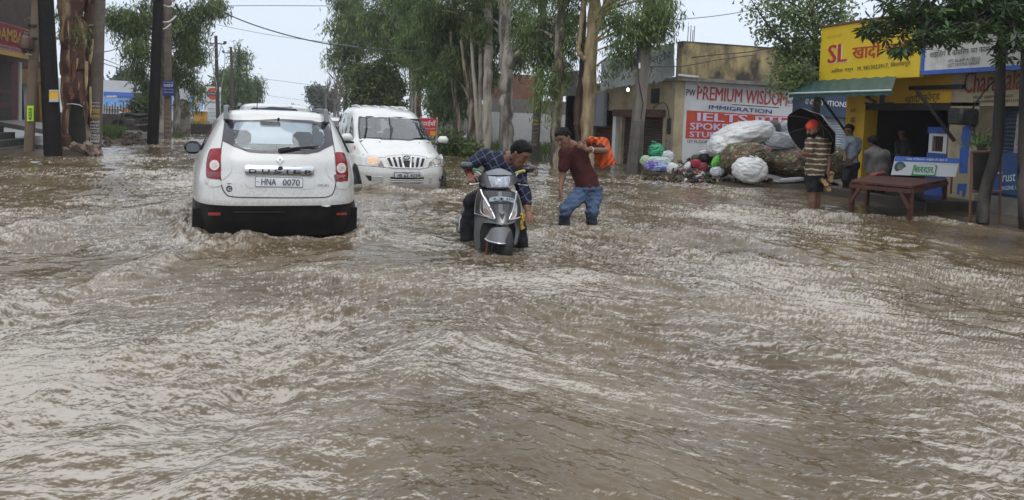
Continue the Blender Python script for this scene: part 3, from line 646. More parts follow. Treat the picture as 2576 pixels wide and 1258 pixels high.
    pxpanel('side_repeater', P([(508, 650), (524, 650), (526, 700), (506, 700)]), mat('orange_lens', (.6, .12, .03), .2), t, sf, .01, 5, .008)
    # wheel arch + wheels
    pxpanel('wheel_arch', P(spline([(500, 880), (520, 872), (545, 900), (566, 960), (590, 1060), (604, 1120), (590, 1180), (566, 1140), (530, 1040), (490, 930)], 4)), mat('slot_black', (.012, .012, .012), .7), t, sf, .01, 5, .006)
    for s in (-1, 1):
        for y in (.85, 3.6): wheel(t, s*.83, y, .34, .215)
    # mirrors
    for s in (-1, 1):
        m = MB(); m.box(s*.97-.11, s*.97+.11, .98, 1.12, 1.15, 1.30, .05); o = m.build('wing_mirror', WHITE_PAINT, t, False, sharp=60)
        m = MB(); m.box(s*.93-.13, s*.93+.10, .99, 1.11, 1.11, 1.155, .02); m.build('mirror_foot', BLACK_PLASTIC, o, False)
    # roof ribs
    m = MB()
    for x in np.linspace(-.5, .5, 6): m.tube([(x, 2.25+.5*x*x, 1.795), (x, 2.5+.2*x*x, 1.845), (x, 3.0, 1.872), (x, 3.7, 1.865)], [.012, .022, .022, .015], 8)
    m.build('roof_rib', WHITE_PAINT, t, False)
    m = MB(); m.box(-.8, .8, .9, 4.2, .62, .66); m.box(-.74, .74, 1.05, 1.5, .66, 1.17, .06); m.build('cabin_trim', FABRIC, t, False)
    for x in (-.38, .38): 
        b = seat_mb(x, 2.35, .85, 1.62); M_ = Matrix.Translation((0, 4.7, 0)) @ Matrix.Diagonal((1, -1, 1, 1)); b.V = [tuple(M_@Vector(v)) for v in b.V]; b.build('seat', mat('beige_fabric', (.30, .28, .25), .8), t, False)
    for x in (-.4, .4): 
        b = seat_mb(x, 3.3, .85, 1.6); b.build('seat', mat('beige_fabric', (.30, .28, .25), .8), t, False)
    m = MB(); m.box(-.62, -.28, 1.62, 1.66, 1.0, 1.28); 
    m = MB(); M_ = Matrix.Translation((-.38, 1.62, 1.18)) @ Matrix.Rotation(R(62), 4, 'X'); m.tube([M_@Vector((.18*math.cos(a), .18*math.sin(a), 0)) for a in np.linspace(0, 2*np.pi, 25)], .014, 8); m.build('steering_wheel', BLACK, t, False)
    m = MB(); m.box(-.11, .11, 1.72, 1.75, 1.56, 1.63, .01); m.build('rear_view_mirror', BLACK, t, False)
    return t
xylo()

def far_cars():
    # the SUV ahead: only roof, rear window and rails show above the nearer one
    y0 = 15.6; c = AY(692, 430, y0); c.z = -.33
    t = thing('suv', 'white SUV farther ahead whose roof and dark rear window show over the nearer SUV', 'suv', tuple(c), R(1.5))
    keys = [(.3, .08, 4.6, .88, 6, .05), (.6, 0, 4.65, .92, 6, .06), (1.0, .02, 4.6, .92, 5, .06), (1.15, .08, 3.5, .89, 5, .06), (1.3, .16, 3.1, .84, 5, .06), (1.55, .26, 2.7, .77, 5, .05), (1.70, .31, 2.4, .72, 5, .05), (1.755, .30, 2.2, .69, 5, .05), (1.80, .32, 2.0, .62, 4.5, .05), (1.825, .5, 1.8, .45, 4, .05), (1.835, .9, 1.5, .2, 4, .05)]
    V, Fs = car_loft(keys, np.concatenate([np.arange(.3, 1.74, .05), np.arange(1.74, 1.836, .012)]), 96); mesh_obj('body', V, Fs, WHITE_PAINT, t, False, True, 60)
    bv = BVHTree.FromPolygons([tuple(v) for v in xf(t, V)], Fs); sf = bvh_surf(bv, y0, 692)
    K = 1/2.374*.71775; P = lambda pts: [(445+x*K, 236.9+y*K) for x, y in pts]
    pxpanel('rear_window', P(rounded([(625, 112), (800, 104), (990, 122), (1012, 145), (1022, 190), (590, 190), (600, 150)], 12)), mat('violet_tint', (.030, .026, .045), .1, coat=.5), t, sf, .01, 8, .006)
    pxpanel('brake_lamp_bar', P([(640, 97), (960, 105), (960, 112), (640, 104)]), mat('spoiler_dark', (.06, .06, .065), .4), t, sf, .01, 8, .006)
    for s in (-1, 1):
        m = MB(); m.tube([(s*.72, .5, 1.74), (s*.73, .7, 1.80), (s*.73, 2.0, 1.80), (s*.72, 2.3, 1.72)], .022, 8); m.build('roof_rail', DARK_TRIM, t, False)
        m = MB(); m.box(s*.87-.1, s*.87+.04, .06, .3, .95, 1.3, .03); m.build('tail_lamp', RED_LENS, t, False)
        for y in (.9, 3.6): wheel(t, s*.8, y, .36, .24)
        pts = [(1.18, .9), (1.18, 2.9), (1.5, 2.55), (1.66, 2.3), (1.66, 1.0)]
        m = MB(); xx = lambda z: s*(np.interp(z, [k[0] for k in keys], [k[3] for k in keys])+.004); m.poly([(xx(z), y, z) for z, y in pts], (s*.008, 0, 0)); m.build('side_window', mat('tinted_glass', (.018, .022, .022), .06), t, False)
    # pale hatchback farther on, between the two cars
    c = AY(836, 380, 27.); c.z = -.33
    t = thing('hatchback', 'distant pale hatchback glimpsed between the SUV and the people carrier', 'car', tuple(c), 0)
    keys = [(.25, .08, 3.6, .78, 6, .08), (.55, 0, 3.7, .83, 5, .1), (.85, .05, 3.65, .83, 5, .1), (.95, .5, 3.6, .81, 5, .1), (1.02, .9, 3.55, .79, 5, .1), (1.3, 1.35, 3.4, .70, 5, .08), (1.43, 1.65, 3.2, .63, 4.5, .08), (1.48, 1.9, 3.0, .5, 4, .08), (1.5, 2.2, 2.8, .25, 4, .08)]
    V, Fs = car_loft(keys, np.concatenate([np.arange(.25, 1.4, .06), np.arange(1.4, 1.51, .015)]), 72); mesh_obj('body', V, Fs, mat('silver_paint', (.62, .63, .64), .25, coat=.5), t, False, True, 60)
    m = MB(); m.poly([(-.64, .98, 1.06), (.64, .98, 1.06), (.56, 1.42, 1.36), (-.56, 1.42, 1.36)], (0, -.012, .012)); m.build('windscreen', mat('tinted_glass', (.018, .022, .022), .06), t, False)
    for s in (-1, 1):
        m = MB(); m.poly([(s*.80, 1.15, 1.05), (s*.80, 3.2, 1.05), (s*.69, 3.0, 1.36), (s*.69, 1.6, 1.36)], (s*.012, 0, 0)); m.build('side_window', mat('tinted_glass', (.018, .022, .022), .06), t, False)
        m = MB(); m.box(s*.62-.14, s*.62+.14, -.0, .3, .68, .82, .04); m.build('headlamp', CLEAR_LENS, t, False)
        m = MB(); m.box(s*.90-.09, s*.90+.09, 1.1, 1.2, 1.0, 1.12, .03); m.build('wing_mirror', mat('silver_paint', (.6, .6, .6)), t, False)
        for y in (.7, 3.0): wheel(t, s*.74, y, .29, .17)
far_cars()
# ------------------------------------------------------------------ ground and buildings
q1 = lambda x, y: (x*.2568, 107.7+y*.2568)
q2 = lambda x, y: (251.2+x*.2168, 143.5+y*.2168)
q3 = lambda x, y: (1062.3+x*.2511, 129.2+y*.2511)
q4 = lambda x, y: (1399.6+x*.308, 86.1+y*.308)
q5 = lambda x, y: (1686.7+x*.2396, 172.3+y*.2396)
q6 = lambda x, y: (2296.8+x*.3539, 129.2+y*.3539)
p6 = lambda x, y: (2073.6+x*.3423, y*.3423)
p7 = lambda x, y: (1938+x*.2853, 215.3+y*.2853)
PLX = lambda x0: (lambda p: AX(*p, x0))
PLY = lambda y0: (lambda p: AY(*p, y0))
def sheet(name, pts, thick, m_, parent, **k):
    """flat real slab whose outline is measured on its own plane"""
    b = MB(); b.poly(pts, thick); return b.build(name, m_, parent, smooth=False, **k)
def FL(s, parent, pl, A, B, T, m_, bold=.0, name='lettering', lift=.012, **k):
    """lettering on a facade: A baseline start, B baseline end, T a point at cap height above A (photo measurements on the plane pl)"""
    a, b, t = pl(A), pl(B), pl(T)
    return lettering(s, parent, a, b-a, (0, 0, 1), width=(b-a).length, height=abs(t.z-a.z), mat_=m_, bold=bold, name=name, lift=lift, **k)
def hindi(s):
    """put the short-i sign before its consonant, as it is written"""
    o = []
    for ch in s:
        if ch == '\u093f' and o:
            k = len(o)-1
            while k >= 2 and o[k-1] == '\u094d': k -= 2
            o.insert(k, ch)
        else: o.append(ch)
    return ''.join(o)
PLAS_Y = mat('stained_yellow_plaster', (.05, .044, .034), .8, col2=(.44, .345, .165), nscale=1.3, ndet=10, bump=.3, lo=.45, hi=.63, stretch=(1, 1, .6))
PLAS_C = mat('cream_plaster', (.22, .185, .12), .75, col2=(.42, .35, .22), nscale=1.7, ndet=7, bump=.15, lo=.3, hi=.55)
PLAS_W = mat('whitewashed_plaster', (.40, .40, .39), .7, col2=(.60, .60, .60), nscale=.9, ndet=8, bump=.1, lo=.3, hi=.5)
PLAS_G = mat('grey_plaster', (.10, .095, .085), .85, col2=(.20, .19, .17), nscale=1.5, ndet=7, bump=.2)
YELLOW = mat('yellow_paint', (.55, .31, .015), .55, col2=(.66, .40, .02), nscale=2, ndet=7, lo=.3, hi=.6)
YSIGN = mat('yellow_sign_sheet', (.62, .40, .012), .45, col2=(.70, .50, .02), nscale=1.2, ndet=6, lo=.3, hi=.6)
BLUE_P = mat('blue_paint', (.03, .09, .36), .5, col2=(.05, .13, .45), nscale=4)
DKBLUE = mat('dark_blue_paint', (.012, .028, .06), .5, col2=(.02, .05, .11), nscale=3)
RED_P = mat('red_paint', (.45, .055, .025), .5, col2=(.33, .04, .02), nscale=5)
RED_T = mat('red_lettering', (.42, .03, .02), .5)
NAVY_T = mat('navy_lettering', (.015, .05, .22), .5)
BLACK_T = mat('black_lettering', (.012, .012, .014), .6)
LILAC_T = mat('lilac_lettering', (.62, .50, .68), .5)
WHITE_T = mat('white_lettering', (.68, .68, .66), .5)
YEL_T = mat('yellow_lettering', (.62, .40, .05), .5)
SHUT_B = mat('brown_shutter', (.035, .022, .016), .5, col2=(.06, .035, .025), nscale=2, ndet=6)
DARK_ROOM = mat('dark_interior', (.03, .027, .022), .8)
RUST = mat('rusty_steel', (.09, .045, .03), .6, col2=(.16, .07, .045), nscale=5)
WOOD_R = mat('red_brown_wood', (.09, .024, .012), .6, col2=(.05, .014, .008), nscale=4, stretch=(1, 6, 1), bump=.1)
CONC = mat('concrete', (.10, .088, .072), .75, col2=(.19, .165, .135), nscale=3.5, ndet=8, bump=.25, stretch=(1, 1, .35))
MUD = mat('wet_mud', (.045, .034, .022), .35, col2=(.085, .066, .043), nscale=1.6, ndet=8, bump=.5, bscale=6)

# ground: the flooded road bed with its slightly higher muddy verges
def ground_height(x, y):
    h = np.full_like(x, -.36)
    n_ = np.sin(x*1.3+y*.7)*.03+np.sin(x*3.1-y*2.3)*.02+np.sin(y*1.7+2)*.03
    left = smooth(-x, 4.0, 5.6)*smooth(y, 19.2, 21.2)*(.42+n_+.12*smooth(y, 24, 34)-.10*np.exp(-((y-25.4)/1.6)**2))
    right = smooth(x, 5.6, 7.2)*smooth(y, 22.5, 25.5)*(.50+n_)
    yard = smooth(x, 8.9+.4*np.sin(y), 10.2)*smooth(y, 14.2, 15.6)*(.42+n_)
    shops = smooth(x, 11.9, 12.25)*(.33)
    return h+np.maximum.reduce([left, right, yard, shops])
def build_ground():
    gx = np.concatenate([np.linspace(-160, -16, 30), np.linspace(-15.5, 18, 150), np.linspace(19, 160, 30)]); gy = np.concatenate([np.linspace(-40, 11, 20), np.linspace(11.5, 42, 150), np.linspace(43, 300, 60)])
    X, Y = np.meshgrid(gx, gy, indexing='ij'); Z = ground_height(X, Y); ny = len(gy)
    V = np.c_[X.ravel(), Y.ravel(), Z.ravel()]
    Fs = [(i*ny+j, (i+1)*ny+j, (i+1)*ny+j+1, i*ny+j+1) for i in range(len(gx)-1) for j in range(ny-1)]
    o = mesh_obj('ground', V, Fs, MUD, None); tag(o, 'muddy verge beside the flooded road', kind='structure')
    x, y = V[:, 0], V[:, 1]
    m = MB(); m.add([(-160, -40, -.10), (160, -40, -.10), (160, 300, -.10), (-160, 300, -.10)], [(0, 1, 2, 3)])   # calm sheet under and beyond the modelled waves
    o = m.build('water', MATS['muddy_water'], None); tag(o, 'flood water reaching away to the far end of the road', kind='structure')
build_ground()

def shutter(parent, name, pl_axis, c0, u0, u1, z0, z1, m_, pitch=.075):
    """rolling shutter: corrugated sheet; pl_axis 'x' (plane x=c0, u along y) or 'y'"""
    V = []; Fs = []; n = int((z1-z0)/pitch*4); sgn = -1
    for i in range(n+1):
        z = z0+(z1-z0)*i/n; d = .012*math.sin(i*math.pi/2)
        for u in (u0, u1): V.append((c0+d, u, z) if pl_axis == 'x' else (u, c0+d, z))
    for i in range(n): Fs.append((2*i, 2*i+1, 2*i+3, 2*i+2))
    V2 = [((v[0]+.03, v[1], v[2]) if pl_axis == 'x' else (v[0], v[1]+.03, v[2])) for v in V]; b = len(V)
    Fs += [tuple(q+b for q in reversed(f)) for f in Fs]
    return mesh_obj(name, V+V2, Fs, m_, parent, True, False)

def premium_building():
    y0 = 19.0; x0 = 10.25; pl = PLY(y0); px = PLX(x0)
    t = thing('corner_shop', 'stained flat-roofed corner shop with a white painted immigration advert on its side wall', 'shop building', (x0, y0, 0))
    m = MB(); m.box(x0+.3, 14.1, y0, y0+.25, -.3, 2.66); m.build('side_wall', PLAS_W, t, smooth=False)
    # parapet with its drip edge, roof slab
    m = MB(); m.box(x0+.05, 14.9, y0-.22, y0+.1, 2.70, 3.66); m.build('parapet', PLAS_Y, t, smooth=False)
    m = MB(); m.box(x0-.1, 14.95, y0-.28, y0+10.5, 2.60, 2.70); m.build('roof', mat('slab_concrete', (.25, .24, .21), .8, col2=(.12, .11, .09), nscale=2), t, smooth=False)
    m = MB(); m.box(x0+.04, 14.9, y0-.235, y0+.12, 3.663, 3.69); m.build('coping', mat('mossy_coping', (.05, .05, .035), .9, col2=(.12, .11, .08), nscale=5), t, smooth=False)
    # painted advert
    rd = sheet('painted_panel', [pl(q5(*q)) for q in ((172, 438), (1290, 508), (1290, 760), (155, 735))], (0, -.004, 0), mat('advert_red', (.52, .075, .03), .6, col2=(.42, .06, .025), nscale=3, ndet=8), t)
    FL('PW', t, pl, q5(163, 284), q5(256, 291), q5(165, 216), BLACK_T, .02)
    FL('PREMIUM', t, pl, q5(275, 325), q5(745, 358), q5(278, 182), RED_T, .03); FL('WISDOM', t, pl, q5(785, 362), q5(1215, 396), q5(785, 220), RED_T, .035)
    FL('IMMIGRATION', t, pl, q5(402, 425), q5(1060, 474), q5(404, 382), NAVY_T, .03)
    FL('6301', t, pl, q5(1225, 368), q5(1335, 376), q5(1227, 325), BLACK_T, .0); FL('BRITISH SCHOOL OF IELTS', t, pl, q5(1225, 396), q5(1348, 404), q5(1225, 388), BLACK_T)
    sheet('painted_line', [pl(q5(*q)) for q in ((648, 374), (1138, 408), (1138, 416), (648, 382))], (0, -.005, 0), BLACK_T, t)
    FL('IELTS', t, pl, q5(282, 550), q5(800, 574), q5(284, 462), LILAC_T, .05, lift=.016); FL('PTE', t, pl, q5(890, 588), q5(1215, 596), q5(890, 500), LILAC_T, .05, lift=.016)
    FL('SPOKEN ENGLISH', t, pl, q5(203, 640), q5(1240, 676), q5(205, 568), LILAC_T, .05, lift=.016); FL('STUDY VISA', t, pl, q5(198, 718), q5(820, 738), q5(200, 660), LILAC_T, .05, lift=.016)
    FL('1ST FLOOR ABOVE', t, pl, q5(172, 780), q5(540, 790), q5(174, 748), BLACK_T, .0)
    # street side: pillars, lintels, shutters, vent, bulb
    ys = lambda p, z=None: px(p).y
    m = MB(); m.box(x0, x0+.3, y0-.02, y0+.62, -.3, 2.6); m.build('pillar', PLAS_C, t, smooth=False)
    m = MB(); m.box(x0+.02, x0+.3, y0+.62, y0+6.2, 1.78, 2.6); m.build('upper_wall', PLAS_C, t, smooth=False)
    m = MB(); m.box(x0-.10, x0+.2, y0+.50, y0+4.0, 1.58, 1.80); m.build('shutter_hood', mat('brown_hood', (.10, .045, .03), .5, col2=(.07, .035, .025), nscale=3), t, smooth=False)
    shutter(t, 'rolling_shutter', 'x', x0+.1, y0+.62, y0+2.0, -.2, 1.6, SHUT_B); shutter(t, 'rolling_shutter', 'x', x0+.1, y0+2.2, y0+3.4, -.2, 1.6, SHUT_B)
    for a in (2.0, 3.4): 
        m = MB(); m.box(x0+.0, x0+.16, y0+a, y0+a+.2, -.3, 1.6); m.build('pillar', PLAS_C, t, smooth=False)
    m = MB(); m.box(x0-.02, x0+.16, y0+3.85, y0+4.1, -.3, 1.75); m.build('pillar', WHITE, t, smooth=False)
    m = MB(); m.box(x0-.004, x0+.02, y0+.95, y0+1.45, 1.98, 2.42); m.build('vent_opening', mat('slot_black', (.012, .012, .012), .7), t, smooth=False)
    m = MB(); m.box(x0-.03, x0, y0+.12, y0+.35, 1.12, 1.55, .01); m.build('meter_box', DARK_TRIM, t); 
    m = MB(); m.box(x0-.02, x0, y0+.1, y0+.4, .4, 1.0, .0); m.build('poster', mat('torn_paper', (.35, .33, .30), .8, col2=(.08, .06, .05), nscale=9), t)
    # cables
    m = MB(); m.tube(spline([(x0-.03, y0+.2, 1.55), (x0-.04, y0+.35, 1.9), (x0-.04, y0+.7, 2.0), (x0-.04, y0+1.2, 1.84)], 5, False), .012, 5); m.build('cable', BLACK, t)
    # whole back of the building
    m = MB(); m.box(x0+.5, 14.1, y0+9.5, y0+9.7, -.3, 2.6); m.box(13.9, 14.1, y0+.25, y0+9.5, -.3, 2.6); m.build('back_wall', PLAS_G, t, smooth=False)
    # rebar stubs on the roof
    for dx in (0, .14, .25, .33):
        MB().tube([(x0+.75+dx*.6, y0+.8, 2.7), (x0+.77+dx*.62, y0+.82, 4.25+.1*math.sin(dx*20))], .012, 5).build('rebar', RUST, t)
    # neighbouring part with grey panel board and red-brown shutter
    y1 = y0+4.1
    m = MB(); m.box(x0+.3, x0+.6, y1, y0+9.5, -.3, 2.6); m.build('inner_wall', DARK_ROOM, t, smooth=False)
    shutter(t, 'rolling_shutter', 'x', x0+.12, y1+.25, y1+1.75, -.2, 1.3, mat('red_shutter', (.11, .04, .03), .5, col2=(.07, .03, .02), nscale=3))
    m = MB(); m.box(x0-.15, x0-.02, y1+.5, y1+2.6, 1.22, 2.42, .01); m.build('panel_board', mat('grey_board', (.20, .21, .23), .4, col2=(.26, .27, .29), nscale=2), t)
    m = MB()
    for a in (1.2, 1.9): m.box(x0-.156, x0-.15, y1+a, y1+a+.012, 1.22, 2.42)
    m.build('board_joint', DARK_TRIM, t)
    m = MB(); m.box(x0+.0, x0+.3, y1+1.75, y1+2.05, -.3, 1.3); m.build('pillar', mat('blue_grey_paint', (.22, .25, .29), .5), t, smooth=False)
    m = MB(); m.box(x0-.35, x0-.25, y1+2.6, y1+5.6, 2.30, 3.2); m.build('fascia', mat('grey_fascia', (.10, .10, .11), .6, col2=(.15, .15, .16), nscale=1), t, smooth=False)
    m = MB(); m.box(x0+.3, x0+.5, y1+2.05, y1+5.2, -.3, 2.4); m.build('shop_wall', mat('pale_grey_wall', (.24, .25, .27), .6, col2=(.33, .34, .36), nscale=1), t, smooth=False)
    # lit bulb
    c = AX(*q4(585, 455), x0-.35); 
    b = thing('light_bulb', 'bare lit bulb glowing under the torn cloth banner', 'light bulb', tuple(c))
    m = MB(); m.lathe([(.012, .06), (.028, .045), (.044, .0), (.034, -.034), (.0, -.046)], 14, Matrix.Translation(c)); m.build('bulb', emis('lit_lamp', (1., .97, .9), 5.), b)
    m = MB(); m.lathe([(.02, .06), (.02, .12), (.008, .13)], 10, Matrix.Translation(c)); m.tube([c+Vector((0, 0, .12)), c+Vector((.2, 0, .30)), c+Vector((.4, 0, .32))], .008, 5); m.build('holder', BLACK, b)
    # cloth banner with torn hem
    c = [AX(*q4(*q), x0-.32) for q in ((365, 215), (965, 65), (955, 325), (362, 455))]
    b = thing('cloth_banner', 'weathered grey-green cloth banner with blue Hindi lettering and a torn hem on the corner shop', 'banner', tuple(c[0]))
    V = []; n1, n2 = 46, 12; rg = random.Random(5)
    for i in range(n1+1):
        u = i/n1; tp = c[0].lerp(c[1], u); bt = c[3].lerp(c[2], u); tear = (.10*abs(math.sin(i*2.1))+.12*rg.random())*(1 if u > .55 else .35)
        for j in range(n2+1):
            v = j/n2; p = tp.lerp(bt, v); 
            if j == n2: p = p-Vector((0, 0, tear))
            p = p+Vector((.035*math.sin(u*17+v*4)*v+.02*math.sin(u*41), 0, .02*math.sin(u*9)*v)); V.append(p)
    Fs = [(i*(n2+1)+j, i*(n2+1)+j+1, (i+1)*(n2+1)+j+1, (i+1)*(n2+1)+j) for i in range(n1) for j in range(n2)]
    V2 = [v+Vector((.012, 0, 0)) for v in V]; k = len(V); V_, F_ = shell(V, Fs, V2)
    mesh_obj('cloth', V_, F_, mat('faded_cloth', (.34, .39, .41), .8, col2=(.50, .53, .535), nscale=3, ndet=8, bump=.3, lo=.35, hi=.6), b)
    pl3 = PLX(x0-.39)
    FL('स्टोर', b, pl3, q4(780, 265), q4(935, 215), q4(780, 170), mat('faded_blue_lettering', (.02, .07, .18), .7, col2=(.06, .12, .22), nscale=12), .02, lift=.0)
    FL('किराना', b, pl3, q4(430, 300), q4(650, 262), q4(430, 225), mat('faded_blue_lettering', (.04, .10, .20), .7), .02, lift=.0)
    # plastic sheet hanging at the corner, and the stick across the advert
    s = thing('plastic_sheet', 'pale torn plastic sheet edge hanging from the shop corner', 'plastic sheet', (x0, y0-.3, 2.6))
    P_ = [pl(q5(*q)) for q in ((30, 60), (232, 82), (240, 100), (140, 95), (20, 80))]; m = MB(); m.poly([p+Vector((0, -.32, 0)) for p in P_], (0, .02, 0)); m.build('fold', mat('pale_plastic', (.55, .56, .56), .4), s)
    m = MB(); m.tube([AY(*q5(234, 84), y0-.3), AY(*q5(372, 262), y0-.12)], .016, 6); m.build('pole', mat('pale_wood', (.45, .42, .36), .6), s)
    # blue coaching shop in the recess beyond
    t2 = thing('blue_shop', 'dark blue shop front recessed between the immigration advert and the yellow shop', 'shop building', (14.15, y0+.1, 0))
    pl = PLY(y0+.1)
    m = MB(); m.box(14.12, 19, y0+.15, y0+.4, 1.8, 2.75); m.build('sign_board', DKBLUE, t2, smooth=False)
    FL('INSTITUTIONS', t2, PLY(y0+.15), q5(1415, 374), q5(1846, 408), q5(1415, 318), WHITE_T, .02)
    m = MB(); m.box(14.12, 14.5, y0+.2, y0+.5, -.3, 1.8); m.box(16.3, 19, y0+.2, y0+.5, -.3, 1.8); m.build('wall', BLUE_P, t2, smooth=False)
    shutter(t2, 'rolling_shutter', 'y', y0+.35, 14.5, 16.3, -.2, 1.8, mat('pale_shutter', (.30, .33, .36), .4, col2=(.4, .42, .44), nscale=3))
    m = MB(); m.box(14.12, 19, y0+.2, y0+5, 2.75, 2.9); m.build('roof', PLAS_G, t2, smooth=False)
premium_building()

def yellow_shop():
    x0 = 12.3; px = PLX(x0); 
    t = thing('yellow_shop', 'yellow painted open-fronted cloth shop behind the red bench', 'shop building', (x0, 13.2, 0))
    yl, yo, yr = 14.62, 14.02, 11.72
    m = MB(); m.box(x0, x0+.35, yo, yl, -.3, 2.02); m.build('pillar', YELLOW, t, smooth=False)
    m = MB(); m.box(x0, x0+.3, yr, yl, 2.02, 2.62); m.build('lintel_wall', YELLOW, t, smooth=False)
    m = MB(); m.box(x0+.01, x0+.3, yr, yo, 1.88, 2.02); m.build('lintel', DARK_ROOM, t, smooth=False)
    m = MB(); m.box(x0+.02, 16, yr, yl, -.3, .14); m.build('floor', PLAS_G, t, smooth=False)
    m = MB(); m.box(14.9, 15.1, yr, yl, .14, 2.7); m.build('back_wall', mat('gloom_dark_back', (.025, .021, .014), .8), t, smooth=False)  # indoor gloom is put into the back wall colour
    m = MB(); m.box(x0+.35, 15.6, yl-.2, yl, -.3, 2.6); m.build('side_wall', mat('gloom_dark_wall', (.035, .028, .018), .8), t, smooth=False)  # inner side coloured dark to stand in for the unlit interior
    m = MB(); m.box(x0-.36, 15.9, 5.0, yl+.05, 2.62, 2.76); m.build('roof', mat('slab_concrete', (.25, .24, .21), .8), t, smooth=False)
    m = MB(); m.box(x0-1.25, x0-.02, 10.95, 13.75, -.35, .19, .02); m.build('added_step_slab', mat('shade_dark_stone', (.03, .024, .018), .35, col2=(.055, .043, .031), nscale=3, bump=.3), t)  # slab added under the bench legs, dark like the water and shadow there
    FL('SL', t, px, p7(840, 168), p7(1085, 158), p7(850, 84), mat('navy_shade', (.02, .035, .06), .6), .05)
    FL(hindi('खादी फोर्ड'), t, px, p7(1190, 180), p7(1500, 148), p7(1190, 80), mat('dark_lettering', (.05, .045, .03), .6), .02)
    FL('M. 9813023917', t, px, p7(885, 222), p7(1088, 208), p7(885, 190), mat('dark_lettering', (.05, .045, .03), .6))
    for k, (s, yy) in enumerate((('फर्नी', 245), ('का', 330), ('काम', 400))): FL(hindi(s), t, px, p7(708, yy), p7(752, yy-2), p7(708, yy-45), mat('dark_lettering', (.05, .045, .03), .6), .02)
    # tube light under the sign
    m = MB(); m.box(x0-.12, x0-.04, 11.4, 12.7, 2.28, 2.36, .01); m.build('tube_light', DARK_TRIM, t)
    # cream neighbour
    c = thing('cream_shop', 'cream painted shop with red script lettering and a closed blue shutter', 'shop building', (x0, 10.5, 0))
    m = MB(); m.box(x0-.02, x0+.35, 11.08, yr, -.3, 2.02); m.build('pillar', PLAS_C, c, smooth=False)
    m = MB(); m.box(x0-.02, x0+.3, 5.0, yr-.003, 1.95, 2.62); m.build('lintel_wall', PLAS_C, c, smooth=False)
    m = MB(); m.box(x0+.3, 15.6, 11.3, 11.5, -.3, 2.6); m.build('side_wall', mat('gloom_dark_wall', (.035, .028, .018), .8), c, smooth=False)  # dark colour carries the shade inside the open shop
    sh = shutter(c, 'rolling_shutter', 'x', x0+.22, 8.6, 10.95, .3, 1.95, mat('blue_grey_shutter', (.025, .04, .06), .45, col2=(.04, .06, .09), nscale=2))
    shutter(c, 'rolling_shutter', 'x', x0+.22, 5.4, 8.4, .1, 1.95, MATS['blue_grey_shutter'])
    m = MB(); m.box(x0, x0+.3, 8.4, 8.6, -.3, 1.95); m.build('pillar', PLAS_C, c, smooth=False)
    m = MB(); m.box(x0+.02, x0+.32, 5, 11.08, -.3, .3); m.build('plinth', PLAS_G, c, smooth=False)
    sheet('shutter_band', [AX(*q6(*q), x0+.195) for q in ((560, 720), (745, 700), (740, 1030), (550, 990))], (.004, 0, 0), mat('blue_band', (.02, .06, .17), .5, col2=(.035, .09, .22), nscale=4), c)
    FL('Trust', c, PLX(x0+.19), q6(610, 930), q6(735, 922), q6(612, 862), WHITE_T, .01, shear=.25); FL('ENGINE OIL', c, PLX(x0+.19), q6(630, 988), q6(770, 980), q6(632, 960), WHITE_T, .01)
    sheet('white_strip', [AX(*q6(*q), x0+.19) for q in ((742, 440), (756, 438), (742, 722), (712, 724))], (.004, 0, 0), mat('dirty_white', (.40, .36, .34), .6, col2=(.2, .16, .15), nscale=20), c)
    FL('Charakala', c, PLX(x0-.02), q6(365, 300), q6(775, 270), q6(370, 145), mat('maroon_lettering', (.20, .03, .02), .6), .02, shear=.15)
    FL('PROP: HARMEET SINGH', c, PLX(x0-.02), q6(432, 340), q6(715, 328), q6(432, 318), BLACK_T); FL('M. 8930999902, 9728713753', c, PLX(x0-.02), q6(430, 372), q6(770, 362), q6(430, 350), BLACK_T)
    # blue peeling paint down the pillar with figures
    pt = [(350, 545), (385, 516), (418, 520), (416, 585), (408, 640), (398, 700), (396, 740), (388, 800), (388, 866), (330, 868), (330, 800), (334, 700), (352, 660), (342, 610), (352, 580)]
    sheet('blue_paint_patch', [AX(*q6(*q), x0-.02) for q in pt], (-.004, 0, 0), BLUE_P, c); sheet('blue_paint_patch', [AX(*q6(*q), x0-.02) for q in ((318, 940), (384, 940), (378, 1000), (366, 1034), (350, 1034), (350, 990), (332, 990), (330, 1020), (312, 1014))], (-.004, 0, 0), BLUE_P, c)
    for s, yy in (('9', 560), ('2', 600)): FL(s, c, PLX(x0-.02), q6(420, yy), q6(448, yy-2), q6(420, yy-46), BLACK_T, .02)
    # sign boards over the shops
    xs = 11.78; ps = PLX(xs)
    s = thing('sign_board', 'big yellow sign board with red and black lettering above the yellow shop', 'sign', (xs, 13.5, 2.5))
    m = MB(); m.box(xs, xs+.12, 12.02, 14.98, 2.50, 3.76, .01); m.build('panel', YSIGN, s)
    m = MB(); m.box(xs-.03, xs+.15, 12.0, 15.0, 3.76, 3.80); m.build('frame', RUST, s)
    for ln, A, B, T, mt, bd in (('SL', p6(30, 468), p6(165, 452), p6(35, 335), RED_T, .06), (hindi('खादी भवन'), p6(205, 440), p6(665, 405), p6(208, 318), RED_T, .035), (hindi('अमित गर्ग'), p6(50, 548), p6(216, 530), p6(50, 508), BLACK_T, .01), ('M. 9813023917,', p6(246, 526), p6(476, 502), p6(246, 490), BLACK_T, .01), (hindi('बिलासपुर'), p6(490, 504), p6(634, 486), p6(490, 458), BLACK_T, .01), (hindi('श्री श्री जी'), p6(22, 290), p6(126, 272), p6(22, 265), mat('faint_orange', (.55, .25, .01), .5), .0)):
        FL(ln, s, ps, A, B, T, mt, bd)
    FL('SL', s, PLX(xs-.001), p6(34, 474), p6(173, 458), p6(38, 341), mat('pale_yellow', (.7, .62, .35), .5), .09, lift=.004)
    s = thing('sign_board', 'white sign board with blue edge and black Hindi lettering above the cream shop', 'sign', (xs, 10, 2.6))
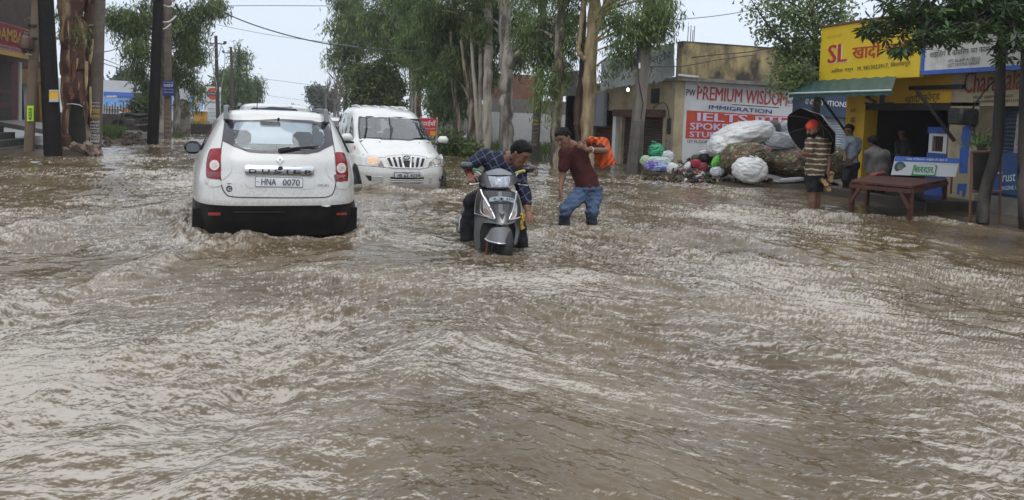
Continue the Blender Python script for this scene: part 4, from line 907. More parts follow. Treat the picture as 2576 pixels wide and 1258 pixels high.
    m = MB(); m.box(xs+.01, xs+.12, 6.0, 11.97, 2.60, 3.65, .01); m.build('panel', mat('worn_white_sheet', (.33, .31, .27), .6, col2=(.58, .57, .53), nscale=2.5, ndet=8, lo=.32, hi=.5), s)
    m = MB(); m.box(xs-.01, xs+.14, 6.0, 11.98, 2.54, 2.62); m.box(xs-.012, xs+.13, 11.93, 12.0, 2.62, 3.66); m.build('frame', BLUE_P, s, smooth=False)
    ps = PLX(xs+.005)
    FL(hindi('वाइंडिंग व वायरिंग का काम'), s, ps, p6(775, 430), p6(1220, 385), p6(775, 375), BLACK_T, .01); FL('VPO BILASPUR-135102', s, ps, p6(912, 462), p6(1148, 442), p6(912, 438), BLACK_T, .01); FL('DIST.YAMUNA NAGAR', s, ps, p6(912, 496), p6(1144, 472), p6(912, 470), BLACK_T, .01)
    FL(hindi('मोटर रिपेयर'), s, ps, p6(780, 345), p6(1200, 300), p6(780, 285), BLACK_T, .01)
    # green awning with two stays
    a = thing('awning', 'green and white striped tin awning sticking out beside the yellow shop', 'awning', (11.2, 14.2, 2.1))
    A0 = AX(*p7(165, 105), 11.15); B0 = AX(*p7(1070, 64), 11.15); A1 = AX(*p7(205, 62), 11.75); B1 = AX(*p7(1102, -2), 11.75); A0.z = B0.z = (A0.z+B0.z)/2+.09; A1.z = B1.z = A0.z+.30
    m = MB(); n = 40; V = []
    for i in range(n+1):
        u = i/n; k = .012*math.sin(i*math.pi/2); V += [A1.lerp(B1, u)+Vector((0, 0, k)), A0.lerp(B0, u)+Vector((0, 0, k)), A0.lerp(B0, u)+Vector((0, 0, k-.10-.03*(i % 2)))]
    Fs = []
    for i in range(n): Fs += [(3*i, 3*i+1, 3*i+4, 3*i+3), (3*i+1, 3*i+2, 3*i+5, 3*i+4)]
    V_, F_ = shell(V, Fs, [v+Vector((.012, 0, .008)) for v in V]); mesh_obj('sheet', V_, F_, mat('green_tin', (.018, .055, .05), .5, col2=(.035, .085, .078), nscale=6), a, True, False)
    MB().tube([A0+Vector((-.015, 0, -.02)), B0+Vector((-.015, 0, -.02))], .02, 6).build('white_edge', mat('pale_stripe', (.45, .53, .50), .5), a)
    MB().tube([AX(*p7(455, 115), 11.4), AX(*p7(690, 440), 12.2)], .03, 8).build('stay', BLACK, a); MB().tube([AX(*p7(1290, 40), 11.6), AX(*p7(1625, 492), 12.1)], .035, 8).build('stay', BLACK, a)
    # dark box on the pillar
    c = thing('water_cooler', 'dark weathered cooler box fixed to the cream pillar', 'cooler', (12.0, 11.5, 1.2))
    lo, hi = AX(*p7(1605, 345), 12.0), AX(*p7(1748, 200), 12.0)
    m = MB(); m.box(11.85, 12.28, hi.y, lo.y, lo.z, hi.z, .04); m.build('case', mat('sooty_case', (.028, .028, .026), .55, col2=(.07, .066, .06), nscale=6), c)
    m = MB()
    for k in range(7): m.box(11.835, 11.85, hi.y+.06, lo.y-.06, lo.z+.07+k*.055, lo.z+.085+k*.055)
    m.build('grille', BLACK, c); m = MB(); m.tube(spline([(12.1, hi.y, hi.z), (12.05, hi.y-.1, hi.z+.1), (12.2, hi.y-.2, hi.z+.4), (12.28, hi.y-.25, hi.z+.5)], 5, False), .014, 6); m.build('cable', BLACK, c)
    # little white shrine cabinet on a blue base inside
    sx_ = 12.75; P0, P1 = AX(*p7(1390, 590), sx_), AX(*p7(1560, 425), sx_)
    c = thing('shrine_cabinet', 'small white framed cabinet with dark grille standing on a blue base in the shop', 'cabinet', (sx_, P0.y, .14))
    m = MB(); m.box(sx_, sx_+.4, P1.y-.02, P0.y+.03, .14, P0.z); m.build('base', BLUE_P, c, smooth=False)
    m = MB(); w_ = P0.y-P1.y; h_ = P1.z-P0.z; 
    m.box(sx_, sx_+.3, P1.y, P1.y+.2*w_, P0.z, P1.z); m.box(sx_, sx_+.3, P0.y-.2*w_, P0.y, P0.z, P1.z); m.box(sx_, sx_+.3, P1.y+.2*w_, P0.y-.2*w_, P1.z-.14*h_, P1.z); m.box(sx_, sx_+.3, P1.y+.2*w_, P0.y-.2*w_, P0.z, P0.z+.08*h_); m.build('frame', WHITE, c, smooth=False)
    m = MB(); m.box(sx_-.03, sx_+.32, P1.y-.02, P0.y+.02, P1.z, P1.z+.13); m.build('cornice', BLUE_P, c, smooth=False)
    m = MB(); m.box(sx_+.1, sx_+.2, P1.y+.2*w_, P0.y-.2*w_, P0.z+.08*h_, P1.z-.14*h_); m.build('back_panel', mat('deep_brown', (.04, .02, .014), .6), c, smooth=False)
    m = MB()
    for k in range(6): yy = P1.y+.24*w_+k*.105*w_; m.tube([(sx_+.03, yy, P0.z+.08*h_), (sx_+.03, yy, P1.z-.14*h_)], .008, 5)
    m.build('grille', RUST, c)
yellow_shop()

def left_side():
    # red-signed shop on the left
    x0 = -8.0; px = PLX(x0); pw = PLX(x0-.6)
    t = thing('roadside_shop', 'dim roadside shop with maroon and yellow front and dark steps at the left edge', 'shop building', (x0, 26, 0))
    m = MB(); m.box(x0-3, x0-.62, 20.5, 31.5, 2.45, 7.5); m.build('upper_wall', mat('sooty_brick', (.045, .028, .022), .85, col2=(.075, .045, .035), nscale=4, bump=.3), t, smooth=False)
    m = MB(); m.box(x0-2.6, x0-2.4, 20.5, 31.5, -.3, 2.45); m.build('back_wall', DARK_ROOM, t, smooth=False)
    def panel(n, pts, m_, d=.25, pl=pw): return sheet(n, [pl(q1(*q)) for q in pts], (-d, 0, 0), m_, t)
    panel('door_panel', [(-60, 190), (110, 215), (108, 755), (-60, 740)], mat('dim_grey_wall', (.05, .048, .042), .7, col2=(.035, .03, .028), nscale=3))
    panel('maroon_wall', [(110, 212), (190, 190), (200, 770), (108, 755)], mat('maroon_paint', (.10, .010, .016), .5, col2=(.07, .008, .012), nscale=4))
    for a in ((-60, 455, 100, 500), (-60, 585, 100, 640)): panel('door_rail', [(a[0], a[1]), (a[2], a[1]+5), (a[2], a[3]), (a[0], a[3]-5)], mat('maroon_paint', (.10, .01, .016)), .02, PLX(x0-.59))
    panel('yellow_wall', [(215, 255), (440, 245), (440, 400), (215, 400)], mat('dim_yellow_paint', (.22, .12, .012), .6, col2=(.14, .08, .02), nscale=3)); panel('yellow_post', [(375, 390), (412, 385), (425, 830), (398, 820)], mat('dim_yellow_paint', (.2, .11, .012)))
    panel('window', [(225, 400), (378, 392), (395, 820), (240, 790)], mat('dark_blue_glass', (.02, .03, .05), .15), .06, PLX(x0-.75))
    a, b = PLX(x0-.1)(q1(197, 190)), PLX(x0-.1)(q1(222, 782)); m = MB(); m.tube([a, (a.x, a.y, b.z)], .055, 8); m.build('white_post', mat('dull_white_paint', (.42, .41, .38), .5), t)
    # verandah slab and steps
    P0, P1 = AY(*q1(-40, 768), 25.0), AY(*q1(430, 850), 23.6)
    m = MB(); m.add([P0, P1, P1+Vector((0, 0, -.13)), P0+Vector((0, 0, -.13)), P0+Vector((-.3, 3, 0)), P1+Vector((-.3, 3.6, 0)), P1+Vector((-.3, 3.6, -.13)), P0+Vector((-.3, 3, -.13))], [(0, 3, 2, 1), (4, 5, 6, 7), (0, 1, 5, 4), (3, 7, 6, 2), (0, 4, 7, 3), (1, 2, 6, 5)]); m.build('ramp_slab', mat('grey_slab', (.20, .19, .18), .6, col2=(.12, .11, .1), nscale=3), t, smooth=False)
    m = MB()
    for k in range(4): m.box(x0-2, x0+.2+k*.28, 22.4-k*.1, 24.6, -.3, .62-k*.17)
    m.build('steps', mat('dark_stone', (.035, .033, .03), .6, col2=(.06, .055, .05), nscale=3), t, smooth=False)
    # red sign
    xs = x0+.1; ps = PLX(xs)
    s = thing('sign_board', 'long red sign board with yellow lettering over the left roadside shop', 'sign', (xs, 26.5, 2.7))
    C4 = [ps(p) for p in ((-60, 22), (103, 96), (103, 161), (-60, 118))]
    zt = (C4[0].z+C4[1].z)/2; zb = (C4[2].z+C4[3].z)/2
    m = MB(); m.box(xs-.15, xs, C4[0].y, C4[1].y, zb, zt, .01); m.build('panel', mat('crimson_sheet', (.22, .014, .03), .4, col2=(.16, .012, .022), nscale=2), s)
    m = MB(); m.box(xs-.0, xs+.012, C4[0].y, C4[1].y, zb, zb+.13); m.build('yellow_stripe', mat('dull_yellow', (.42, .27, .05), .5), s, smooth=False)
    m = MB(); m.box(xs-.0, xs+.008, C4[0].y, C4[1].y, zb+.13, zb+.28); m.build('pale_stripe', mat('dull_pink', (.30, .16, .16), .5), s, smooth=False)
    for ln, y_, z_, h_, wd, mt in (('DAMBA TYRE', 24.2, zb+.42, .36, 3.9, mat('dull_yellow', (.42, .27, .05), .5)), (hindi('सर्विस सेंटर'), 26.6, zb+.84, .10, 1.6, mat('dull_pink', (.3, .16, .16))), (hindi('टायर पंचर की दुकान'), 24.6, zb+.17, .09, 3.0, mat('maroon_paint', (.1, .01, .016)))):
        lettering(ln, s, (xs+.002, y_, z_), (0, 1, 0), (0, 0, 1), width=wd, height=h_, mat_=mt, bold=.03, lift=.008)
    m = MB(); m.lathe([(.26, -.06), (.34, -.05), (.34, .05), (.26, .06)], 20, Matrix.Translation(AX(68, 108, xs+.06)) @ Matrix.Rotation(R(90), 4, 'Y'), cap=False); m.build('painted_tyre', mat('dull_tyre', (.06, .05, .045), .6), s)
    # boundary wall, broken wall, low wall
    y0 = 38.5; pl = PLY(y0)
    w_ = thing('boundary_wall', 'low dark boundary wall behind the parked motorcycle', 'wall', tuple(pl(q2(300, 800)))[:2]+(0,)); 
    a, b = pl(q2(-60, 655)), pl(q2(560, 664)); m = MB(); m.box(a.x-6, b.x, y0, y0+.25, -.3, a.z); m.build('masonry', mat('dark_brick', (.045, .035, .03), .9, col2=(.09, .07, .055), nscale=5, bump=.4), w_, smooth=False)
    m = MB()
    for k in range(14): 
        q = pl(q2(10+k*32, 650)); m.tube([(q.x, y0+.12, q.z-.05), (q.x, y0+.12, q.z+.3+.1*(k % 3))], .02, 5)
    m.build('railing', DARK_TRIM, w_)
    w2 = thing('broken_wall', 'broken plastered wall with peeling patches behind the poster pole', 'wall', tuple(pl(q2(950, 880)))[:2]+(0,))
    m = MB(); m.poly([pl(q2(*q)) for q in ((850, 905), (850, 505), (900, 488), (930, 495), (960, 482), (1030, 520), (1042, 700), (1045, 905))], (0, .3, 0)); m.build('masonry', mat('peeling_plaster', (.13, .105, .07), .85, col2=(.34, .31, .26), nscale=1.6, ndet=9, bump=.4, lo=.44, hi=.52), w2, smooth=False)
    y1 = 40.; pl = PLY(y1); w3 = thing('low_wall', 'low dark wall beside the fuel station sign', 'wall', tuple(pl(q2(1150, 900)))[:2]+(0,))
    a, b = pl(q2(1050, 775)), pl(q2(1420, 800)); m = MB(); m.box(a.x, b.x, y1, y1+.25, -.3, a.z); m.build('masonry', mat('dark_brick', (.045, .035, .03)), w3, smooth=False)
    # white building with blue banner
    y0 = 64.; pl = PLY(y0)
    t = thing('white_building', 'long white flat-roofed building beyond the wall, with a blue banner', 'building', tuple(pl(q2(300, 600)))[:2]+(0,))
    a, b = pl(q2(-200, 255)), pl(q2(930, 292)); m = MB(); m.box(a.x-8, b.x, y0, y0+8, -.3, a.z); m.build('wall', mat('white_panel_wall', (.50, .51, .52), .6, col2=(.58, .59, .60), nscale=.6), t, smooth=False)
    pl = PLY(y0-.1); bn = [pl(q2(*q)) for q in ((44, 398), (920, 420), (920, 590), (44, 570))]; b2 = thing('blue_banner', 'wide blue banner about digital payment on the white building', 'banner', tuple(bn[0])); m = MB(); m.box(bn[0].x, bn[1].x, y0-.12, y0-.02, bn[3].z, bn[0].z); m.build('sheet', mat('banner_blue', (.16, .32, .62), .5, col2=(.24, .42, .70), nscale=1), b2, smooth=False)
    m = MB(); m.box(bn[0].x, bn[0].x+4.6, y0-.14, y0-.12, bn[0].z-.38, bn[0].z-.02); m.build('band', mat('banner_deep_blue', (.06, .15, .50), .5), b2, smooth=False)
    pl = PLY(y0-.13); FL('PAY DIGITAL', b2, pl, q2(212, 478), q2(420, 484), q2(212, 452), NAVY_T, .03); FL('WIN FREE', b2, pl, q2(214, 526), q2(350, 530), q2(214, 500), NAVY_T, .03)
    sheet('logo_strip', [pl(q2(*q)) for q in ((80, 448), (195, 446), (195, 466), (80, 468))], (0, -.02, 0), mat('pale_pink', (.6, .5, .5), .5), b2)
    m = MB(); c = pl(q2(44, 578)); d = pl(q2(420, 615)); m.box(c.x, d.x, y0-.3, y0-.02, d.z, c.z); m.build('canopy', mat('salmon_paint', (.42, .33, .27), .6), t, smooth=False)
    yo = 58.; pl = PLY(yo); s = thing('sign_board', 'orange sign board behind the dark boundary wall', 'sign', tuple(pl(q2(350, 650)))); a, b = pl(q2(262, 580)), pl(q2(440, 640)); m = MB(); m.box(a.x, b.x, yo, yo+.1, b.z, a.z); m.build('panel', mat('orange_sheet', (.55, .24, .10), .5), s, smooth=False)
    m = MB(); m.tube([(a.x+.3, yo+.06, 0), (a.x+.3, yo+.06, b.z)], .05, 6); m.tube([(b.x-.3, yo+.06, 0), (b.x-.3, yo+.06, b.z)], .05, 6); m.build('legs', RUST, s)
    # fuel station: totem, hoarding, kiosk, white pylon
    yt = 60.; pl = PLY(yt); c4 = [pl(q2(*q)) for q in ((1226, 342), (1402, 350), (1400, 792), (1226, 785))]
    s = thing('fuel_station_sign', 'tall white fuel station sign with an orange disc', 'sign', (c4[0].x, yt, 0))
    m = MB(); m.box(c4[0].x, c4[1].x, yt, yt+.35, -.3, c4[0].z, .03); m.build('panel', mat('sign_white', (.66, .67, .68), .4), s)
    cc = pl(q2(1316, 425)); rr = (pl(q2(1390, 425))-cc).length; m = MB(); m.lathe([(rr, 0), (rr, .04), (0.01, .04)], 32, Matrix.Translation(cc) @ Matrix.Rotation(R(90), 4, 'X')); m.build('disc', mat('orange_red_enamel', (.62, .07, .03), .4), s, sharp=30)
    m = MB(); m.box(cc.x-rr*1.0, cc.x+rr*1.0, yt-.07, yt-.04, cc.z-.13, cc.z+.13); m.build('disc_band', mat('navy_enamel', (.02, .03, .12), .4), s, smooth=False)
    lettering('इंडियनऑयल', s, (cc.x-rr*.9, yt-.07, cc.z-.09), (1, 0, 0), (0, 0, 1), width=rr*1.8, height=.18, mat_=WHITE_T, lift=.01)
    FL('IndianOil', s, pl, q2(1236, 530), q2(1398, 536), q2(1236, 505), BLACK_T, .02, lift=.02)
    for ln, yy in (('PETROL', 608), ('XTRAPREMIUM', 655), ('DIESEL', 692), ('24 HOURS', 733), ('AIR FREE', 778)):
        FL(ln, s, pl, q2(1258, yy), q2(1375, yy+3), q2(1258, yy-16), mat('grey_blue_lettering', (.08, .12, .22), .5), .01, lift=.02); 
        g = pl(q2(1232, yy+10)); m = MB(); m.box(g.x, c4[1].x-.05, yt-.008, yt, g.z-.02, g.z+.0); m.build('divider', mat('divider_grey', (.4, .41, .42), .5), s, smooth=False)
    yh = 57.; pl = PLY(yh); a, b = pl(q2(1042, 455)), pl(q2(1188, 615)); s = thing('hoarding', 'blue hoarding on a post next to the fuel station sign', 'hoarding', (a.x, yh, 0)); m = MB(); m.box(a.x, b.x, yh, yh+.1, b.z, a.z, .01); m.build('panel', mat('banner_blue', (.16, .32, .62)), s)
    m = MB(); m.tube([(a.x+.9, yh+.08, -.3), (a.x+.9, yh+.08, a.z+.25)], .06, 8); m.build('post', WHITE, s); m = MB(); k = pl(q2(1120, 520)); m.lathe([(.32, 0), (.32, .02), (.01, .02)], 20, Matrix.Translation(k) @ Matrix.Rotation(R(90), 4, 'X')); m.build('round_mark', mat('salmon_paint', (.55, .3, .27)), s)
    yk = 56.; pl = PLY(yk); a, b = pl(q2(1095, 618)), pl(q2(1228, 800)); s = thing('kiosk', 'ochre yellow kiosk standing in front of the fuel station sign', 'kiosk', (a.x, yk, 0)); m = MB(); m.box(a.x, b.x, yk, yk+1.2, -.3, a.z-.06); m.build('cabin', mat('ochre_paint', (.50, .26, .03), .5), s, smooth=False); m = MB(); m.box(a.x-.1, b.x+.1, yk-.15, yk+1.3, a.z-.06, a.z+.05); m.build('roof', WHITE, s, smooth=False)
    FL('ATM', s, PLY(yk-.005), q2(1160, 742), q2(1206, 744), q2(1160, 715), mat('brown_lettering', (.2, .09, .02), .5), .02); FL('24x7', s, PLY(yk-.005), q2(1170, 688), q2(1206, 690), q2(1170, 668), mat('brown_lettering', (.2, .09, .02)), .01)
    yp = 72.; pl = PLY(yp); a, b = pl(q2(1086, 292)), pl(q2(1142, 610)); s = thing('white_column', 'pale concrete water tower column behind the blue hoarding', 'tower', (a.x, yp, 0)); m = MB(); m.box(a.x, b.x, yp, yp+1.4, -.3, a.z); m.build('shaft', mat('white_panel_wall', (.5, .51, .52)), s, smooth=False); m = MB(); m.box(a.x-.12, b.x+.12, yp-.12, yp+1.5, a.z, a.z+.16); m.build('cap', PLAS_W, s, smooth=False)
left_side()

def right_background():
    # red medicine sign board by the roadside trees
    y0 = 24.5; pl = PLY(y0); a, b = pl(q3(-40, 668)), pl(q3(140, 850)); s = thing('sign_board', 'red medicine shop sign board with white Hindi lettering beside the eucalyptus row', 'sign', (a.x, y0, 0))
    m = MB(); m.box(a.x, b.x, y0, y0+.06, b.z, a.z, .005); m.build('panel', mat('red_sheet', (.42, .018, .022), .4, col2=(.5, .03, .03), nscale=3), s)
    FL(hindi('दवाईयाँ'), s, pl, q3(-30, 748), q3(132, 752), q3(-30, 690), WHITE_T, .03); FL(hindi('मेडिकल स्टोर'), s, pl, q3(-20, 782), q3(130, 786), q3(-20, 764), WHITE_T, .01)
    c = pl(q3(80, 800)); d = pl(q3(132, 845)); m = MB(); m.box(c.x, d.x, y0-.004, y0, d.z, c.z); m.build('yellow_patch', mat('orange_patch', (.6, .28, .02), .5), s, smooth=False)
    m = MB()
    for xx in (a.x+.1, b.x+.02): m.tube([(xx, y0+.08, -.2), (xx, y0+.08, a.z+.05)], .025, 6)
    m.build('post', mat('pale_wood', (.45, .42, .36)), s); 
    # white compound wall and the brick house behind
    y0 = 31.; pl = PLY(y0); w_ = thing('compound_wall', 'long whitewashed compound wall behind the eucalyptus trunks', 'wall', (9, y0, 0))
    a, b = pl(q3(600, 602)), pl(q3(1530, 625)); m = MB(); m.box(a.x, b.x+1.2, y0, y0+.22, -.3, a.z); m.build('masonry', PLAS_W, w_, smooth=False)
    y1 = 33.; pl = PLY(y1); h = thing('brick_house', 'unplastered brick house above the white compound wall', 'house', (10, y1, 0)); 
    a, b, c = pl(q3(700, 470)), pl(q3(1150, 470)), pl(q3(900, 190)); m = MB(); m.box(a.x, b.x, y1+.3, y1+5, a.z, c.z-.15)
    bm_ = bpy.data.materials.new('red_brickwork'); bm_.use_nodes = True; nn, ll = bm_.node_tree.nodes, bm_.node_tree.links; tx = nn.new('ShaderNodeTexBrick'); tx.inputs['Scale'].default_value = 3.2; tx.inputs['Color1'].default_value = (.16, .06, .035, 1); tx.inputs['Color2'].default_value = (.22, .09, .05, 1); tx.inputs['Mortar'].default_value = (.16, .13, .11, 1)
    tcx = nn.new('ShaderNodeTexCoord'); mp = nn.new('ShaderNodeMapping'); mp.inputs['Rotation'].default_value = (R(90), 0, 0); ll.new(tcx.outputs['Object'], mp.inputs[0]); ll.new(mp.outputs[0], tx.inputs[0]); ll.new(tx.outputs[0], nn['Principled BSDF'].inputs['Base Color']); nn['Principled BSDF'].inputs['Roughness'].default_value = .85; MATS['red_brickwork'] = bm_
    m.build('upper_wall', bm_, h, smooth=False)
    d = pl(q3(1500, 600)); m = MB(); m.box(a.x-.1, d.x+2, y1, y1+.5, -.3, a.z); m.build('lower_wall', PLAS_G, h, smooth=False)
    # far shed glimpsed left of the trees
    y2 = 60.; pl = PLY(y2); h = thing('far_shed', 'grey shed with pale windows glimpsed between the far tree trunks', 'shed', tuple(pl((1185, 300)))[:2]+(0,)); a, b = pl((1120, 258)), pl((1260, 330)); m = MB(); m.box(a.x, b.x, y2, y2+6, -.3, a.z); m.build('wall', PLAS_G, h, smooth=False)
    for k in range(2): c = pl((1158+k*36, 276)); m = MB(); m.box(c.x-.5, c.x+.5, y2-.05, y2-.01, c.z-.35, c.z+.35); m.build('window', mat('pale_pane', (.45, .5, .5), .2), h, smooth=False)
right_background()
# ------------------------------------------------------------------ trees, poles, cables, verge
def leaf_mesh(name, C_, rg, length, width, droop, m_, parent, spread=1., whorl=0):
    n = len(C_); d = rg.normal(size=(n, 3))*spread; d[:, 2] -= droop; d /= np.linalg.norm(d, axis=1)[:, None]
    w_ = np.cross(d, rg.normal(size=(n, 3))); w_ /= np.linalg.norm(w_, axis=1)[:, None]+1e-9
    l = (length*(.6+.8*rg.random(n)))[:, None]; k = (width*(.7+.6*rg.random(n)))[:, None]; nn = np.cross(d, w_)
    V = np.stack([C_, C_+d*l*.45+w_*k*.5+nn*k*.12, C_+d*l, C_+d*l*.45-w_*k*.5+nn*k*.12], 1).reshape(-1, 3)
    return fast_quads(name, V, m_, parent)
def fast_quads(name, V, m_, parent):
    top = parent
    while top is not None and top.parent is not None: top = top.parent
    if top is not None:
        M = np.array(ROOT[top.name].inverted()); V = V@M[:3, :3].T+M[:3, 3]
    n = len(V)//4; me = bpy.data.meshes.new(name); me.vertices.add(len(V)); me.vertices.foreach_set('co', V.ravel())
    me.loops.add(4*n); me.loops.foreach_set('vertex_index', np.arange(4*n, dtype=np.int32)); me.polygons.add(n); me.polygons.foreach_set('loop_start', np.arange(0, 4*n, 4, dtype=np.int32))
    me.update(calc_edges=True); me.materials.append(m_); o = bpy.data.objects.new(name, me); COL.objects.link(o); o.parent = parent; return o
def leaf_mat(name, a, b, tr=None):
    return mat(name, a, .5, col2=b, nscale=1.5, ndet=3, isl=.4, trans=tr or tuple(q*1.5 for q in b), lo=.40, hi=.62)
LEAF_E = leaf_mat('eucalyptus_leaf', (.034, .060, .012), (.15, .205, .055)); LEAF_D = leaf_mat('dark_leaf', (.026, .052, .010), (.125, .185, .044)); LEAF_Y = leaf_mat('bright_leaf', (.07, .11, .03), (.14, .19, .06)); LEAF_B = leaf_mat('bushy_leaf', (.028, .05, .010), (.115, .15, .034)); LEAF_G = leaf_mat('grass_blade', (.05, .085, .018), (.10, .15, .035))
LEAF_F = leaf_mat('far_leaf', (.04, .06, .03), (.07, .095, .05))
def bark(name, a, b, lo=.42, hi=.55, sc=2.6): return mat(name, a, .7, col2=b, nscale=sc, ndet=8, bump=.5, bscale=7, stretch=(1.3, 1.3, .22), lo=lo, hi=hi)
BK_PALE = bark('pale_bark', (.16, .10, .05), (.40, .31, .17), .38, .56); BK_MIX = bark('mottled_bark', (.05, .035, .024), (.30, .245, .165), .44, .54); BK_DARK = bark('dark_bark', (.016, .012, .009), (.045, .033, .024)); BK_RED = bark('reddish_bark', (.075, .028, .016), (.30, .21, .11), .50, .60, 3.2); BK_GREY = bark('grey_bark', (.075, .062, .048), (.33, .30, .25), .4, .56); BK_BLK = mat('tarred_wood', (.006, .0055, .005), .7, col2=(.014, .012, .010), nscale=5, bump=.3, spec=.15)
def blob_points(blobs, rg, hang=.7, cl=60, sig=.22):
    """leaf positions in hanging sprays spread through ellipsoids: (centre, (rx, ry, rz), leaves)"""
    P = []; Q = []
    for c, r_, n in blobs:
        n = int(n*1.35); k = max(3, n//cl); u = rg.normal(size=(k, 3)); u /= np.linalg.norm(u, axis=1)[:, None]; q = np.array(c)+u*(rg.random(k)**.45)[:, None]*np.array(r_); Q.append(q)
        i = rg.integers(0, k, n); p = q[i]+rg.normal(size=(n, 3))*np.array([sig, sig, sig*.8]); p[:, 2] -= hang*rg.random(n)**1.3; P.append(p)
    return np.vstack(P), np.vstack(Q)
def B(x, y, dep, rx, rz, n, ry=None):
    """crown lobe measured in the photo at distance dep; radii in metres from pixel radii"""
    k = dep/F; return (tuple(D(x, y, dep)), (rx*k, (ry or rx*k*.9), rz*k), n)
def tree(name, label, trunks, bk, blobs, leafm, seed, ll=.2, lw=.036, droop=1.1, hang=.5, group=None, cat='tree', sig=.19, limbs=10, spread=.6, extra=()):
    rg = np.random.default_rng(seed); b0 = Vector(trunks[0][0][0]); t = thing(name, label, cat, tuple(b0), 0, group); m = MB()
    for pts, rad in trunks:
        p = spline([tuple(q) for q in pts], 6, False); s_ = np.linspace(0, 1, len(p)); r_ = np.interp(s_, np.linspace(0, 1, len(rad)), rad)
        wob = [r_[i]*(1+.10*math.sin(i*1.7+seed)) for i in range(len(p))]
        for i in range(1, len(p)-1): p[i] += rg.normal(size=3)*r_[i]*.10*np.array([1, 1, 0])
        m.tube(p, wob, 12)
    if blobs:
        P, Q = blob_points(blobs, rg, hang, sig=sig); sp = np.array(spline([tuple(q) for q in trunks[0][0]], 6, False))
        for i in rg.choice(len(Q), min(limbs, len(Q)), False):
            e_ = Q[i]; d = np.linalg.norm(sp-e_, axis=1)+np.maximum(0, sp[:, 2]-e_[2]+.3)*2; a = sp[d.argmin()]; mid = (a+e_)/2+np.array([0, 0, .12*np.linalg.norm(e_-a)])+rg.normal(size=3)*.08
            L_ = np.linalg.norm(e_-a); r0 = min(.075, .012+.016*L_); m.tube(spline([a, mid, e_], 4, False), np.linspace(r0, .008, 9), 6)
    m.build('trunk', bk, t)
    if blobs: leaf_mesh('crown', P, rg, ll, lw, droop, leafm, t, spread)
    return t
def pole(name, label, a, b, r0, r1, m_, square=False, group=None, cat='utility pole'):
    t = thing(name, label, cat, tuple(a), 0, group); m = MB()
    if square:
        a, b = Vector(a), Vector(b); ax = (b-a).normalized(); u = Vector((1, 0, 0)); v = ax.cross(u).normalized(); u = v.cross(ax)
        V = [c+u*sx*r_+v*sy*r_*.8 for c, r_ in ((a, r0), (b, r1)) for sx, sy in ((-1, -.8), (-.8, -1), (.8, -1), (1, -.8), (1, .8), (.8, 1), (-.8, 1), (-1, .8))]
        m.add(V, [tuple(range(7, -1, -1)), tuple(range(8, 16))]+[(i, (i+1) % 8, 8+(i+1) % 8, 8+i) for i in range(8)])
    else: m.tube([a, Vector(a).lerp(b, .5), b], [r0, (r0+r1)/2, r1], 18)
    m.build('shaft', m_, t); return t
def up_to(x0, y0, x1, y1, dep0, zt):
    """axis through two photo points at one distance, run up to height zt"""
    a, b = D(x0, y0, dep0), D(x1, y1, dep0); k = (zt-a.z)/(b.z-a.z); return a, a.lerp(b, k)
def plate(name, x0, y0, x1, y1, dep, m_, parent, th=.01):
    P_ = [D(*q, dep) for q in ((x0, y0), (x1, y0), (x1, y1), (x0, y1))]; n_ = (P_[1]-P_[0]).cross(P_[3]-P_[0]).normalized(); 
    m = MB(); m.poly(P_, -n_*th if n_.dot(Vector(FW)) < 0 else n_*th); return m.build(name, m_, parent, smooth=False)
def PT(s, parent, x0, y0, x1, y1, h, dep, m_, bold=.0, **k):
    """lettering on a pole plate: baseline from (x0,y0) to (x1,y1), cap height h pixels, at distance dep"""
    a, b = D(x0, y0, dep), D(x1, y1, dep); return lettering(s, parent, a, b-a, D(x0, y0-100, dep)-a, width=(b-a).length, height=h*dep/F, mat_=m_, bold=bold, **k)

